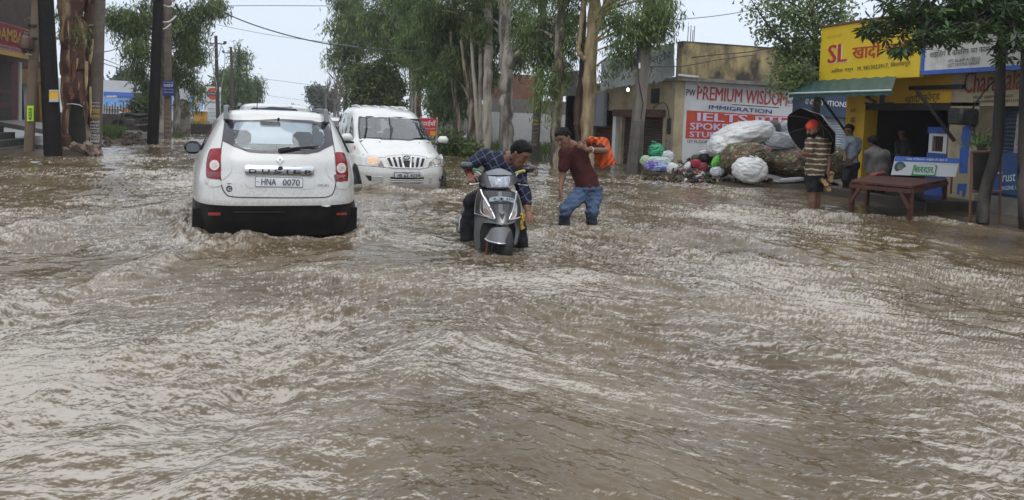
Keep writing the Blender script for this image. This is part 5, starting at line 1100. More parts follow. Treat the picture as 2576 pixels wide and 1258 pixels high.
def left_poles():
    a, b = up_to(72, 392, 82, 200, 18.9, 7.5); t = pole('utility_pole', 'thin brown concrete pole with a lime green tag, leftmost of the roadside poles', a, b, .10, .085, mat('brown_concrete', (.11, .075, .045), .75, col2=(.16, .115, .075), nscale=3, bump=.2), True)
    dp = 18.78; plate('tag', 68, 266, 84, 305, dp, mat('lime_card', (.42, .68, .03), .5), t); 
    for i, s in enumerate(('ठे', 'के', 'दा', 'र')): PT(s, t, 71, 278+i*8, 81, 278+i*8, 7, dp-.012, BLACK_T, .03)
    m = MB()
    for y in (66, 98): c = D(85, y, 18.9); m.lathe([(.13, -.03), (.13, .03)], 10, Matrix.Translation(c))
    m.build('clamp', BLACK, t)
    c = D(66, 112, 18.7); l = thing('street_lamp', 'old round street lamp fixed to the thin brown pole', 'lamp', tuple(c)); m = MB(); m.lathe([(.02, .22), (.12, .18), (.17, .02), (.15, -.10), (.05, -.14)], 16, Matrix.Translation(c)); m.build('housing', mat('rusty_lamp', (.10, .05, .035), .5), l); m = MB(); m.tube([D(58, 92, 18.75), D(80, 95, 18.85)], .025, 6); m.tube([D(64, 136, 18.7), D(82, 138, 18.85)], .02, 6); m.build('bracket', mat('pale_metal', (.5, .5, .5), .4), l)
    # tarred trunk with a yellow poster
    a, b = up_to(134, 397, 118, 60, 18.6, 7.5); t = pole('tarred_trunk', 'black tarred tree trunk with a yellow poster near the left shop', a, b, .205, .145, BK_BLK, cat='tree trunk')
    plate('poster', 123.5, 226, 147, 256, 18.37, mat('poster_yellow', (.62, .36, .02), .5), t); plate('poster_head', 123.5, 226, 147, 230, 18.36, mat('poster_grey', (.4, .38, .36), .6), t); plate('poster_foot', 123.5, 249, 147, 256.5, 18.36, mat('poster_grey', (.4, .38, .36)), t)
    # writing-covered concrete pole
    a, b = up_to(238, 388, 247, 100, 20.5, 8.2); t = pole('utility_pole', 'stout round concrete pole painted with white and yellow Hindi lettering beside the brick heap', a, b, .165, .135, mat('brown_grey_concrete', (.085, .065, .048), .75, col2=(.14, .11, .085), nscale=3, ndet=7, bump=.2))
    dp = 20.31
    for s, y0, h, mt, bd in (('प्रवेश प्रारम्भ', 261, 5, WHITE_T, .01), ('कोचिंग सेंटर', 269, 5, WHITE_T, .01), ('राधा', 285, 11, YEL_T, .05), ('कृष्णा', 300, 11, YEL_T, .05), ('एकेडमी', 310, 7, WHITE_T, .03), ('Bank,SSC', 318, 6, WHITE_T, .03), ('Railway', 326, 6, WHITE_T, .03), ('HSSC,CTET', 334, 6, WHITE_T, .03), ('Police', 342, 6, WHITE_T, .03), ('70272', 350, 6.5, WHITE_T, .04), ('80087', 358, 6.5, WHITE_T, .04), ('बिलासपुर', 368, 6, WHITE_T, .02)):
        PT(hindi(s), t, 226.5, y0, 251, y0+.6, h, dp, mt, bd)
    # black leaning pole and poster pole further on
    a, b = up_to(384, 363, 398, 20, 26.5, 9.); pole('utility_pole', 'black leaning wooden pole beside the parked motorcycle', a, b, .19, .15, BK_BLK)
    a, b = up_to(422, 352, 423, 30, 30.6, 9.5); t = pole('utility_pole', 'reddish concrete pole carrying a dark blue medicine poster', a, b, .135, .11, mat('reddish_concrete', (.095, .06, .045), .75, col2=(.15, .11, .085), nscale=3, bump=.2), True)
    dp = 30.38; plate('poster', 409, 202, 438, 241, dp, mat('poster_navy', (.025, .035, .17), .5), t); PT('दवाईयाँ', t, 412, 219, 436, 219.5, 9, dp-.01, WHITE_T, .04)
    for y0, s in ((209, 'हर प्रकार की'), (227, 'थोक व परचून'), (234, 'मेडिकल हाल')): PT(hindi(s), t, 412, y0, 436, y0+.5, 4, dp-.01, mat('pale_lilac', (.5, .48, .65), .5), .02)
    for i in range(5): PT(hindi('जमीन प्लाट'), t, 415.5, 298+i*11, 430, 298+i*11, 6, 30.44, mat('pinkish_lettering', (.4, .28, .22), .6), .01)
    # the row of poles receding along the left of the road
    for i, (x, yt, yd) in enumerate(((545, 90, 58.), (583, 118, 71.), (622, 163, 92.), (645, 205, 118.), (660, 232, 150.))):
        a, b = AY(x+5, 300, yd), AY(x-2, yt, yd); a.z = -.3; g = 'distant line of utility poles along the road'
        lb = ['dark pole with a crossbar and insulators in front of the fuel station sign', 'distant pole just behind the drooping roadside tree', 'distant pole between the two drooping roadside trees', 'far hazy pole right of the drooping roadside trees', 'farthest hazy pole near the end of the road'][i]
        t = pole('utility_pole', lb, a, b, .14, .10, mat('dark_pole', (.05, .04, .034), .8), True, g)
        m = MB(); zc = b.z-.55; m.beam((b.x-.65, yd, zc), (b.x+.65, yd, zc), .08, .08); m.build('crossbar', RUST, t)
        for s in (-1, 1):
            m = MB(); m.box(b.x+s*.62-.11, b.x+s*.62+.11, yd-.08, yd+.08, zc+.02, zc+.2, .02); m.build('insulator', mat('dark_pole', (.05, .04, .034)), t)
    for i, pts in enumerate((([541, 110], [532, 150], [545, 215], [538, 240]), ([553, 108], [566, 140], [560, 200], [552, 250]), ([546, 120], [530, 125], [545, 150], [556, 118]))):
        c = thing('cable', ['grey service cable hanging left of the crossbar pole', 'grey service cable hanging right of the crossbar pole', 'short looped cable around the top of the crossbar pole'][i], 'cable', tuple(AY(*pts[0], 57.7)), group='overhead cables'); MB().tube([Vector(AY(p[0], p[1], 57.7)) for p in spline(pts, 6, False)], .028, 5).build('wire', mat('grey_cable', (.25, .26, .28), .6), c)
left_poles()

def cables():
    G = 'overhead cables'
    def cable(label, pts, d0, d1, r_, m_):
        n = len(pts); P_ = [D(*q, d0+(d1-d0)*i/(n-1)) for i, q in enumerate(pts)]; c = thing('cable', label, 'cable', tuple(P_[0]), group=G); MB().tube(spline([tuple(p) for p in P_], 8, False), r_, 6).build('wire', m_, c)
    gk = mat('dark_cable', (.04, .042, .045), .6); pk = mat('grey_cable', (.25, .26, .28))
    cable('thick dark cable sagging across the road from the left tree to the right trees', [(520, 8), (600, 48), (700, 82), (810, 108), (920, 122), (1060, 130), (1200, 128)], 30, 30, .023, gk)
    cable('thin wire high over the road near the top edge', [(520, 15), (680, 14), (840, 15)], 45, 45, .022, pk)
    cable('thin wire sloping over the road below the thick cable', [(545, 62), (680, 88), (820, 106), (900, 118)], 48, 48, .016, pk)
    cable('thin lower wire over the road above the distant dead trees', [(600, 190), (700, 203), (800, 216)], 80, 80, .022, pk); cable('faint lowest wire over the far road', [(650, 236), (720, 247), (800, 257)], 110, 110, .022, pk)
    cable('dark cable curving from the left tree down to the crossbar pole', [(440, 8), (470, 60), (500, 98), (525, 113), (545, 116)], 31, 57, .03, gk)
    cable('pale cable loop slung low between the black pole and the poster pole', [(362, -4), (385, 42), (410, 55), (428, 53), (443, 40)], 26.3, 30.3, .025, mat('pale_cable', (.55, .56, .57), .5)); cable('pale cable loop at the top of the black pole', [(396, -4), (408, 10), (424, 17), (436, 12), (444, -2)], 26.3, 30.3, .025, mat('pale_cable', (.55, .56, .57)))
    cable('pale cable loop below the others on the poster pole', [(380, 66), (396, 72), (414, 72), (430, 60)], 26.3, 30.3, .02, mat('pale_cable', (.55, .56, .57)))
    cable('thin wire leaving the left shop towards the tree', [(258, 131), (280, 127), (304, 118)], 24, 32, .016, gk); cable('thin wire hanging left of the leafy tree', [(258, 148), (290, 160), (330, 178)], 24, 40, .016, pk); cable('lower thin wire left of the leafy tree', [(256, 158), (300, 172), (340, 184)], 24, 44, .016, pk)
    cable('thin wire crossing the sky above the corner shop roof', [(1640, 52), (1720, 48), (1830, 36), (1960, 12)], 21, 26, .014, pk); cable('thin wire running from the corner shop to the leafy tree', [(1700, 150), (1800, 138), (1900, 128), (2040, 95)], 21.3, 18.3, .012, gk); cable('thin dark wire along the parapet of the corner shop', [(1640, 168), (1720, 166), (1810, 150), (1900, 138)], 20, 20.6, .012, gk)
cables()

def left_trees():
    d = 20.3
    # big peeling eucalyptus at the brick heap
    a, b = up_to(196, 392, 203, 60, 20.4, 9.); tk = [a, D(194, 300, d+.1), D(192, 200, d+.1), D(186, 90, d), D(184, -60, d)]
    t = tree('eucalyptus_tree', 'massive peeling eucalyptus trunk with reddish bark, behind the brick heap', [(tk, [.37, .33, .31, .33, .30]), ([D(175, 380, d-.1), D(172, 250, d), D(168, 120, d), D(166, -40, d)], [.17, .17, .16, .15]), ([D(226, 392, d+.3), D(224, 250, d+.3), D(226, 100, d+.3), D(228, -40, d+.3)], [.16, .15, .15, .14])], BK_RED, [B(190, -120, 20.3, 150, 60, 1500), B(150, 30, 21, 40, 40, 160), B(210, 60, 19.7, 10, 20, 60)], LEAF_D, 3, limbs=6)
    rg = random.Random(4)
    for i in range(26):   # hanging strips of peeled bark
        y = rg.uniform(-10, 250); x = rg.uniform(163, 232); h = rg.uniform(20, 85); w_ = rg.uniform(3, 9); P_ = []
        dd = d-.30-.12*math.cos((x-198)/36*1.4)+rg.uniform(-.02, .02)
        m = MB(); q = [D(x, y, dd), D(x+w_, y+2, dd+.01), D(x+w_*.8+rg.uniform(-2, 3), y+h*.7, dd), D(x+rg.uniform(-2, 4), y+h, dd-.05), D(x-.5, y+h*.5, dd)]
        m.poly(q, (.0, .012, 0)); m.build('bark_strip', [mat('strip_cream', (.42, .33, .17), .7, col2=(.3, .2, .1), nscale=5), mat('strip_rust', (.17, .06, .032), .7, col2=(.10, .035, .02), nscale=5), mat('strip_brown', (.06, .034, .022), .8)][i % 3], t, smooth=False)
    sc = pxpanel('stump_hole', spline([(175, 350), (168, 330), (178, 270), (190, 248), (204, 258), (214, 300), (216, 352), (210, 366), (180, 366)], 4), mat('black_hollow', (.009, .008, .007), .8, col2=(.02, .016, .012), nscale=6, bump=.4), t, lambda x, y: d-.335+.0022*(x-196)**2/10, .03, 6)  # black panel where the stump has its hole
    m = MB(); m.tube([D(168, 262, d-.28), D(182, 261, d-.42), D(200, 264, d-.42), D(214, 272, d-.30)], .012, 5); m.build('tied_rope', WHITE, t)
    # leafy eucalyptus over the left verge
    d = 33.
    tree('eucalyptus_tree', 'leafy eucalyptus behind the poster pole, its crown drooping over the left verge', [([D(404, 350, d), D(408, 240, d), D(405, 120, d), D(410, 0, d), D(415, -120, d)], [.2, .17, .16, .14, .1]), ([D(444, 338, d+.5), D(446, 280, d+.5), D(440, 200, d+.4), D(420, 110, d)], [.17, .13, .11, .08])], BK_GREY,
         [B(330, 60, 32.5, 50, 40, 1500), B(300, 25, 32, 40, 30, 1000), B(350, 110, 32, 42, 26, 1000), B(400, 20, 33, 60, 40, 1700), B(465, 60, 33, 50, 45, 2100), B(480, 120, 33.5, 42, 32, 1400), B(440, 155, 33, 40, 26, 900), B(520, 10, 33, 45, 25, 1100), B(545, 0, 33, 24, 10, 240), B(455, 185, 33.5, 30, 22, 550), B(500, 215, 34, 20, 18, 240), B(360, 200, 34, 26, 22, 420), B(350, 165, 33.5, 30, 20, 420), B(400, -90, 33, 130, 50, 2400), B(480, 250, 34, 16, 16, 130)], LEAF_E, 11, ll=.25, lw=.045, limbs=26)
    tree('shrub', 'small leafy shrub in front of the blue banner', [([D(352, 300, 37), D(356, 270, 37), D(350, 250, 37)], [.05, .04, .02])], BK_DARK, [B(352, 262, 37, 24, 22, 700, .5), B(372, 250, 37, 16, 16, 300, .4)], LEAF_B, 12, ll=.2, lw=.1, droop=.2, hang=.2, cat='shrub', limbs=6)
    # drooping roadside trees further on
    G = 'drooping trees along the far left verge'
    tree('drooping_tree', 'tall drooping tree beside the second distant pole', [([AY(600, 300, 74), AY(600, 200, 74), AY(602, 120, 74)], [.2, .16, .08])], BK_DARK, [(tuple(AY(598, 215, 74)), (1.1, 1.1, 2.3), 3000), (tuple(AY(604, 135, 74)), (.8, .8, 1.2), 620), (tuple(AY(590, 262, 74)), (1.2, 1.2, 1.1), 1400)], LEAF_D, 13, ll=.42, lw=.10, hang=1.4, group=G, sig=.3)
    tree('drooping_tree', 'smaller drooping tree behind the tall drooping one', [([AY(640, 300, 92), AY(641, 230, 92), AY(643, 190, 92)], [.2, .14, .08])], BK_DARK, [(tuple(AY(640, 215, 92)), (1.3, 1.3, 1.3), 1300), (tuple(AY(630, 262, 92)), (1.1, 1.1, 1.1), 900)], LEAF_D, 14, ll=.5, lw=.12, hang=1.2, group=G, sig=.3)
    tree('bushy_tree', 'rounded pale green tree behind the fuel station sign', [([AY(532, 300, 88), AY(530, 240, 88)], [.25, .15])], BK_DARK, [(tuple(AY(528, 245, 88)), (1.9, 1.6, 1.5), 2200), (tuple(AY(565, 240, 88)), (1.7, 1.5, 2.0), 2200), (tuple(AY(560, 190, 88)), (.9, .8, .9), 400)], LEAF_B, 15, ll=.45, lw=.2, droop=.2, hang=.4, sig=.35)
    tree('bushy_tree', 'small dark tree rising behind the white building roof', [([AY(305, 250, 90), AY(306, 205, 90)], [.2, .1])], BK_DARK, [(tuple(AY(300, 200, 90)), (2.3, 1.6, .9), 700), (tuple(AY(330, 182, 90)), (1.1, 1., .7), 240)], LEAF_F, 16, ll=.5, lw=.2, droop=.2, hang=.4, sig=.35)
left_trees()

def right_trees():
    G = 'eucalyptus row along the right verge'
    d = 21.2
    tree('eucalyptus_tree', 'smooth pale yellow eucalyptus trunk with a stub branch, in front of the grey panel shop', [([D(1478, 436, d), D(1477, 330, d), D(1483, 180, d), D(1493, 40, d), D(1496, -120, d)], [.19, .175, .19, .165, .15]), ([D(1484, 155, d), D(1462, 140, d-.1), D(1452, 118, d-.15)], [.085, .075, .06]), ([D(1455, 130, d-.1), D(1462, 60, d-.1), D(1474, -40, d-.1)], [.07, .062, .055]), ([D(1497, 80, d), D(1515, 40, d), D(1528, -20, d)], [.11, .09, .08])], BK_PALE,
         [B(1560, 30, 20.5, 40, 30, 700), B(1610, 55, 20, 40, 36, 1000), B(1660, 45, 20, 36, 30, 700), B(1560, 100, 20.5, 30, 22, 340), B(1660, 0, 20, 50, 20, 800), B(1600, 120, 20.4, 40, 16, 260), B(1560, -70, 21, 120, 40, 1600), B(1520, 160, 20.6, 20, 10, 90)], LEAF_E, 21, ll=.2, lw=.034, limbs=20, group=G)
    tree('eucalyptus_tree', 'thin dark brown trunk close behind the smooth pale eucalyptus', [([D(1452, 436, 21.6), D(1455, 330, 21.6), D(1452, 300, 21.6), D(1466, 150, 21.6), D(1468, 0, 21.6), D(1468, -80, 21.6)], [.12, .10, .13, .09, .08, .07])], bark('dark_red_bark', (.035, .018, .012), (.085, .045, .03)), [B(1440, -60, 21.6, 60, 40, 600), B(1436, 20, 21.4, 22, 24, 260)], LEAF_D, 22, group=G, limbs=5)
    tree('eucalyptus_tree', 'mottled brown and cream eucalyptus trunk nearest behind the man in maroon', [([D(1398, 430, 21.4), D(1399, 330, 21.4), D(1403, 250, 21.4), D(1406, 150, 21.4), D(1412, 0, 21.4), D(1416, -100, 21.4)], [.17, .155, .145, .13, .12, .1])], BK_MIX,
         [B(1400, 40, 23.2, 60, 40, 1600), B(1380, 110, 23, 46, 34, 1300), B(1420, 165, 23, 26, 22, 420), B(1370, 180, 21, 30, 26, 420), B(1365, 225, 20.8, 14, 18, 160), B(1330, 60, 23.6, 40, 44, 1300), B(1350, -60, 21.5, 110, 46, 2000), B(1440, 90, 21.4, 22, 30, 420), B(1376, 265, 20.8, 9, 10, 70)], LEAF_E, 23, ll=.2, lw=.034, group=G, limbs=22)
    tree('eucalyptus_tree', 'stout grey and black eucalyptus trunk behind the bending rider', [([D(1274, 404, 25.5), D(1273, 320, 25.5), D(1273, 220, 25.5), D(1272, 110, 25.5), D(1268, 0, 25.5), D(1262, -90, 25.5)], [.27, .235, .22, .215, .2, .17]), ([D(1280, 170, 25.4), D(1300, 135, 25.1), D(1318, 122, 25)], [.1, .075, .05])], BK_GREY,
         [B(1240, 20, 28, 70, 50, 2400), B(1300, 50, 27.6, 46, 44, 1700), B(1300, 130, 27.2, 36, 36, 1000), B(1215, 90, 28, 46, 44, 1700), B(1250, -70, 25.5, 110, 50, 2200), B(1242, 160, 27.4, 14, 30, 160)], LEAF_D, 24, ll=.24, lw=.042, group=G, limbs=18)
    tree('eucalyptus_tree', 'pale straight eucalyptus trunk with a yellow patch, left of the stout grey one', [([D(1224, 394, 26.8), D(1225, 300, 26.8), D(1227, 200, 26.8), D(1229, 90, 26.8), D(1231, -60, 26.8)], [.19, .165, .15, .15, .12])], bark('ashy_bark', (.13, .10, .075), (.40, .36, .29), .36, .5),
         [B(1180, 120, 29.4, 44, 60, 2600), B(1160, 50, 29.5, 56, 50, 2300), B(1196, 190, 29.4, 24, 36, 420), B(1170, -60, 27, 110, 46, 2000)], LEAF_D, 25, ll=.24, lw=.042, group=G, limbs=16)
    tree('eucalyptus_tree', 'forked eucalyptus trunk with split pale bark among undergrowth', [([D(1186, 396, 27.6), D(1187, 300, 27.6), D(1187, 230, 27.6), D(1197, 110, 27.6), D(1200, -40, 27.6)], [.2, .17, .15, .11, .09]), ([D(1187, 250, 27.6), D(1172, 190, 27.5), D(1160, 100, 27.4)], [.1, .08, .06])], BK_MIX,
         [B(1120, 100, 30.6, 50, 60, 2600), B(1120, 235, 32, 46, 40, 1500), B(1165, 215, 31, 36, 50, 1300), B(1215, 165, 30, 40, 40, 1200), B(1125, 190, 30.2, 32, 44, 1000), B(1100, 30, 29, 60, 46, 2300), B(1150, 265, 30, 24, 34, 400), B(1110, -60, 29, 100, 46, 2000), B(1135, 330, 29.6, 18, 20, 220)], LEAF_D, 26, ll=.25, lw=.045, group=G, limbs=14)
    tree('eucalyptus_tree', 'leaning slender eucalyptus deeper in the row behind the red sign', [([D(1165, 372, 33), D(1140, 280, 33), D(1120, 190, 33), D(1108, 100, 33), D(1100, -20, 33)], [.16, .14, .12, .1, .08])], BK_GREY,
         [B(1060, 90, 35, 46, 60, 2000), B(1090, 170, 34, 30, 50, 1200), B(1050, 10, 36, 60, 44, 1800), B(1120, 250, 33, 26, 36, 560), B(1090, 250, 33.5, 16, 30, 260), B(1080, -60, 36, 90, 40, 1300), B(1080, 90, 38, 90, 70, 2600), B(1180, 60, 34, 90, 60, 2600), B(1090, 190, 37, 60, 46, 1500)], LEAF_D, 27, ll=.28, lw=.05, group=G, limbs=12)
    tree('eucalyptus_tree', 'tall straight pale trunk rising behind the people carrier', [([D(1039, 330, 44), D(1038, 250, 44), D(1036, 150, 44), D(1034, 30, 44)], [.22, .2, .18, .14])], BK_GREY,
         [B(980, 60, 44, 50, 50, 1900), B(1000, 130, 44, 40, 40, 1200), B(930, 40, 45, 50, 46, 1700), B(1020, 0, 44, 60, 44, 1700), B(960, -30, 45, 90, 40, 1500), B(1030, 110, 43.5, 24, 40, 500), B(1000, 60, 48, 90, 70, 2200)], LEAF_E, 28, ll=.34, lw=.065, group=G, limbs=14, sig=.3)
    tree('eucalyptus_tree', 'reddish slender trunk just right of the tall pale trunk', [([D(1054, 330, 47), D(1053, 240, 47), D(1050, 150, 47)], [.2, .18, .13])], BK_RED, [B(1066, 150, 47, 30, 40, 700)], LEAF_D, 29, ll=.34, lw=.065, group=G, limbs=6, sig=.3)
    tree('eucalyptus_tree', 'airy eucalyptus at the left end of the row, leaves fringing the sky', [([D(905, 330, 52), D(904, 230, 52), D(900, 120, 52), D(905, 20, 52)], [.22, .2, .16, .1]), ([D(868, 330, 54), D(870, 260, 54), D(876, 170, 54)], [.14, .12, .08])], BK_DARK,
         [B(880, 30, 52, 36, 40, 1300), B(865, 100, 52, 30, 26, 620), B(860, 150, 52, 26, 24, 520), B(900, 110, 52, 36, 40, 1300), B(845, 60, 52, 22, 20, 240), B(885, 190, 52, 26, 36, 720), B(892, 250, 52, 24, 20, 320), B(930, 80, 52, 40, 40, 1200), B(870, -20, 52, 50, 30, 900), B(838, 130, 52, 14, 10, 110), B(850, 5, 52, 26, 14, 260)], LEAF_E, 30, ll=.38, lw=.07, group=G, limbs=22, sig=.34)
    tree('bushy_tree', 'dense rounded olive green tree above the people carrier roof', [([D(946, 330, 46), D(946, 260, 46), D(948, 200, 46)], [.3, .25, .12])], BK_DARK,
         [B(945, 190, 45, 56, 44, 4200), B(940, 240, 45, 50, 34, 2600), B(985, 215, 45, 34, 46, 1800), B(905, 225, 45, 26, 34, 900), B(1000, 255, 44.5, 26, 22, 560)], LEAF_B, 31, ll=.26, lw=.11, droop=.3, hang=.3, spread=1., limbs=10)
    tree('eucalyptus_tree', 'thin pale twin stems between the forked trunk and the straight pale one', [([D(1206, 394, 27.2), D(1206, 300, 27.2), D(1209, 180, 27.2), D(1212, 40, 27.2)], [.10, .09, .08, .06]), ([D(1204, 394, 27.2), D(1199, 280, 27.1), D(1189, 150, 27), D(1184, 30, 27)], [.085, .075, .06, .05])], bark('ashy_bark', (.13, .10, .075), (.40, .36, .29)), [B(1205, 60, 26.8, 30, 40, 700)], LEAF_E, 36, ll=.24, lw=.042, group=G, limbs=5)
    tree('eucalyptus_tree', 'dark slanting stem at the left of the forked eucalyptus trunk', [([D(1160, 390, 28.5), D(1152, 300, 28.5), D(1140, 200, 28.5), D(1134, 80, 28.5)], [.12, .105, .09, .07])], BK_MIX, [B(1140, 140, 28.2, 26, 36, 600)], LEAF_E, 37, ll=.25, lw=.045, group=G, limbs=5)
    # dead hazy trees and far green tree
    def dead(label, x, yb, yt, dep, seed):
        rg = np.random.default_rng(seed); a = D(x, yb, dep); t = thing('dead_tree', label, 'tree', tuple(a), 0, 'bare trees at the far end of the road'); m = MB()
        def grow(p, d_, L_, r_, lv):
            q = p+d_*L_; m.tube([p, (p+q)/2+Vector(rg.normal(size=3)*.06*L_), q], [r_, r_*.85, r_*.65], 5)
            if lv <= 0: return
            for k in range(3 if lv > 1 else 2): grow(p.lerp(q, .55+.2*k), (d_+Vector(rg.normal(size=3)*.42)+Vector((0, 0, .18))).normalized(), L_*.62, r_*.6, lv-1)
        H_ = (D(x, yt, dep)-a).length; grow(a, Vector((rg.normal()*.06, 0, 1)).normalized(), H_*.48, .17, 4); m.build('trunk', mat('weathered_grey_wood', (.13, .11, .10), .8), t)
    for i, (x, yb, yt, dep) in enumerate(((842, 300, 160, 84), (868, 300, 175, 78), (820, 300, 190, 92), (852, 300, 205, 88))): dead(['tallest bare grey tree near the end of the road', 'bare grey tree just left of the airy eucalyptus', 'leftmost bare grey tree near the end of the road', 'short bare grey tree between the taller bare ones'][i], x, yb, yt, dep, 50+i)
    tree('bushy_tree', 'hazy pale green tree far down the road behind the bare trees', [([D(800, 300, 110), D(802, 250, 110)], [.3, .2])], BK_DARK, [B(800, 240, 110, 24, 22, 1300), B(822, 262, 110, 26, 20, 900), B(790, 222, 110, 14, 10, 240), B(840, 250, 112, 30, 26, 900)], LEAF_F, 33, ll=.5, lw=.22, droop=.3, hang=.5, spread=1., sig=.4)
    tree('bushy_tree', 'faint tree at the very end of the road', [([D(735, 300, 190), D(736, 275, 190)], [.4, .3])], BK_DARK, [B(738, 276, 190, 34, 10, 700), B(700, 280, 200, 30, 8, 400)], LEAF_F, 34, ll=.8, lw=.4, droop=.3, hang=.5, spread=1., sig=.6)
    tree('shrub', 'green undergrowth shrub at the foot of the forked eucalyptus', [([D(1150, 392, 26.5), D(1150, 372, 26.5)], [.04, .03])], BK_DARK, [B(1140, 368, 26.5, 34, 16, 1300, .6), B(1180, 380, 26.2, 30, 10, 500, .5), B(1120, 352, 27, 22, 18, 600, .5)], LEAF_B, 35, ll=.2, lw=.07, droop=-.2, hang=.1, spread=1., cat='shrub', limbs=5)
    # poles of the right verge
    a, b = up_to(1344, 408, 1356, 200, 25., 7.); t = pole('utility_pole', 'dark leaning concrete pole with yellow lettering against the white wall', a, b, .125, .09, mat('dark_concrete', (.04, .038, .035), .75, col2=(.07, .065, .06), nscale=3, bump=.2), True)
    for i, s in enumerate(('राधा', 'कृष्णा', 'एकेडमी', 'Bank', 'SSC', '70272', '80087')): PT(hindi(s), t, 1341-i*.6, 306+i*10, 1355-i*.6, 306.5+i*10, 6, 24.88, YEL_T if i < 2 else mat('dim_lettering', (.25, .17, .10), .6), .03)
    a, b = up_to(1592, 446, 1622, 120, 20.1, 7.2); t = pole('utility_pole', 'tall leaning grey concrete pole in front of the corner shop', a, b, .155, .125, CONC, True)
    c = a.lerp(b, (.0)); m = MB(); m.tube([a, a.lerp(b, .205)], [.21, .185], 8); m.build('base_sleeve', mat('dark_wet_concrete', (.05, .045, .038), .6, col2=(.10, .09, .075), nscale=4), t)
    plate('tag', 1606, 158, 1611, 172, 19.93, WHITE, t); m = MB(); m.tube([D(1604, 100, 19.93), D(1606, 200, 19.93), D(1618, 260, 19.93), D(1612, 300, 19.9)], .015, 5); m.build('conductor', BLACK, t)
    # leafy tree behind the yellow sign
    d = 18.2; tree('sapling_tree', 'slender light green tree with upright twigs behind the yellow sign board', [([D(2048, 440, d), D(2050, 300, d), D(2062, 200, d), D(2050, 90, d), D(2040, -40, d)], [.11, .10, .085, .06, .03]), ([D(2056, 220, d), D(1990, 130, d-.2), D(1930, 60, d-.3), D(1890, 0, d-.3)], [.06, .035, .022, .01]), ([D(2052, 170, d), D(2010, 80, d), D(1990, -20, d)], [.045, .03, .015]), ([D(2056, 200, d), D(2100, 90, d), D(2120, -20, d)], [.045, .03, .015])], BK_DARK,
         [B(1985, 120, d, 40, 36, 600), B(2010, 180, d-.3, 44, 22, 700), B(1975, 200, d-.4, 30, 18, 330), B(2040, 110, d, 36, 40, 700), B(1950, 70, d, 36, 34, 330), B(2010, 40, d, 56, 40, 620), B(2100, 40, d, 60, 44, 700), B(1900, 20, d-.3, 30, 26, 150), B(2080, -20, d, 100, 34, 600), B(2042, 205, d-.4, 26, 14, 300), B(1960, 10, d, 40, 26, 260)], LEAF_Y, 40, ll=.10, lw=.055, droop=.0, hang=.15, spread=1., limbs=34, sig=.16)
right_trees()

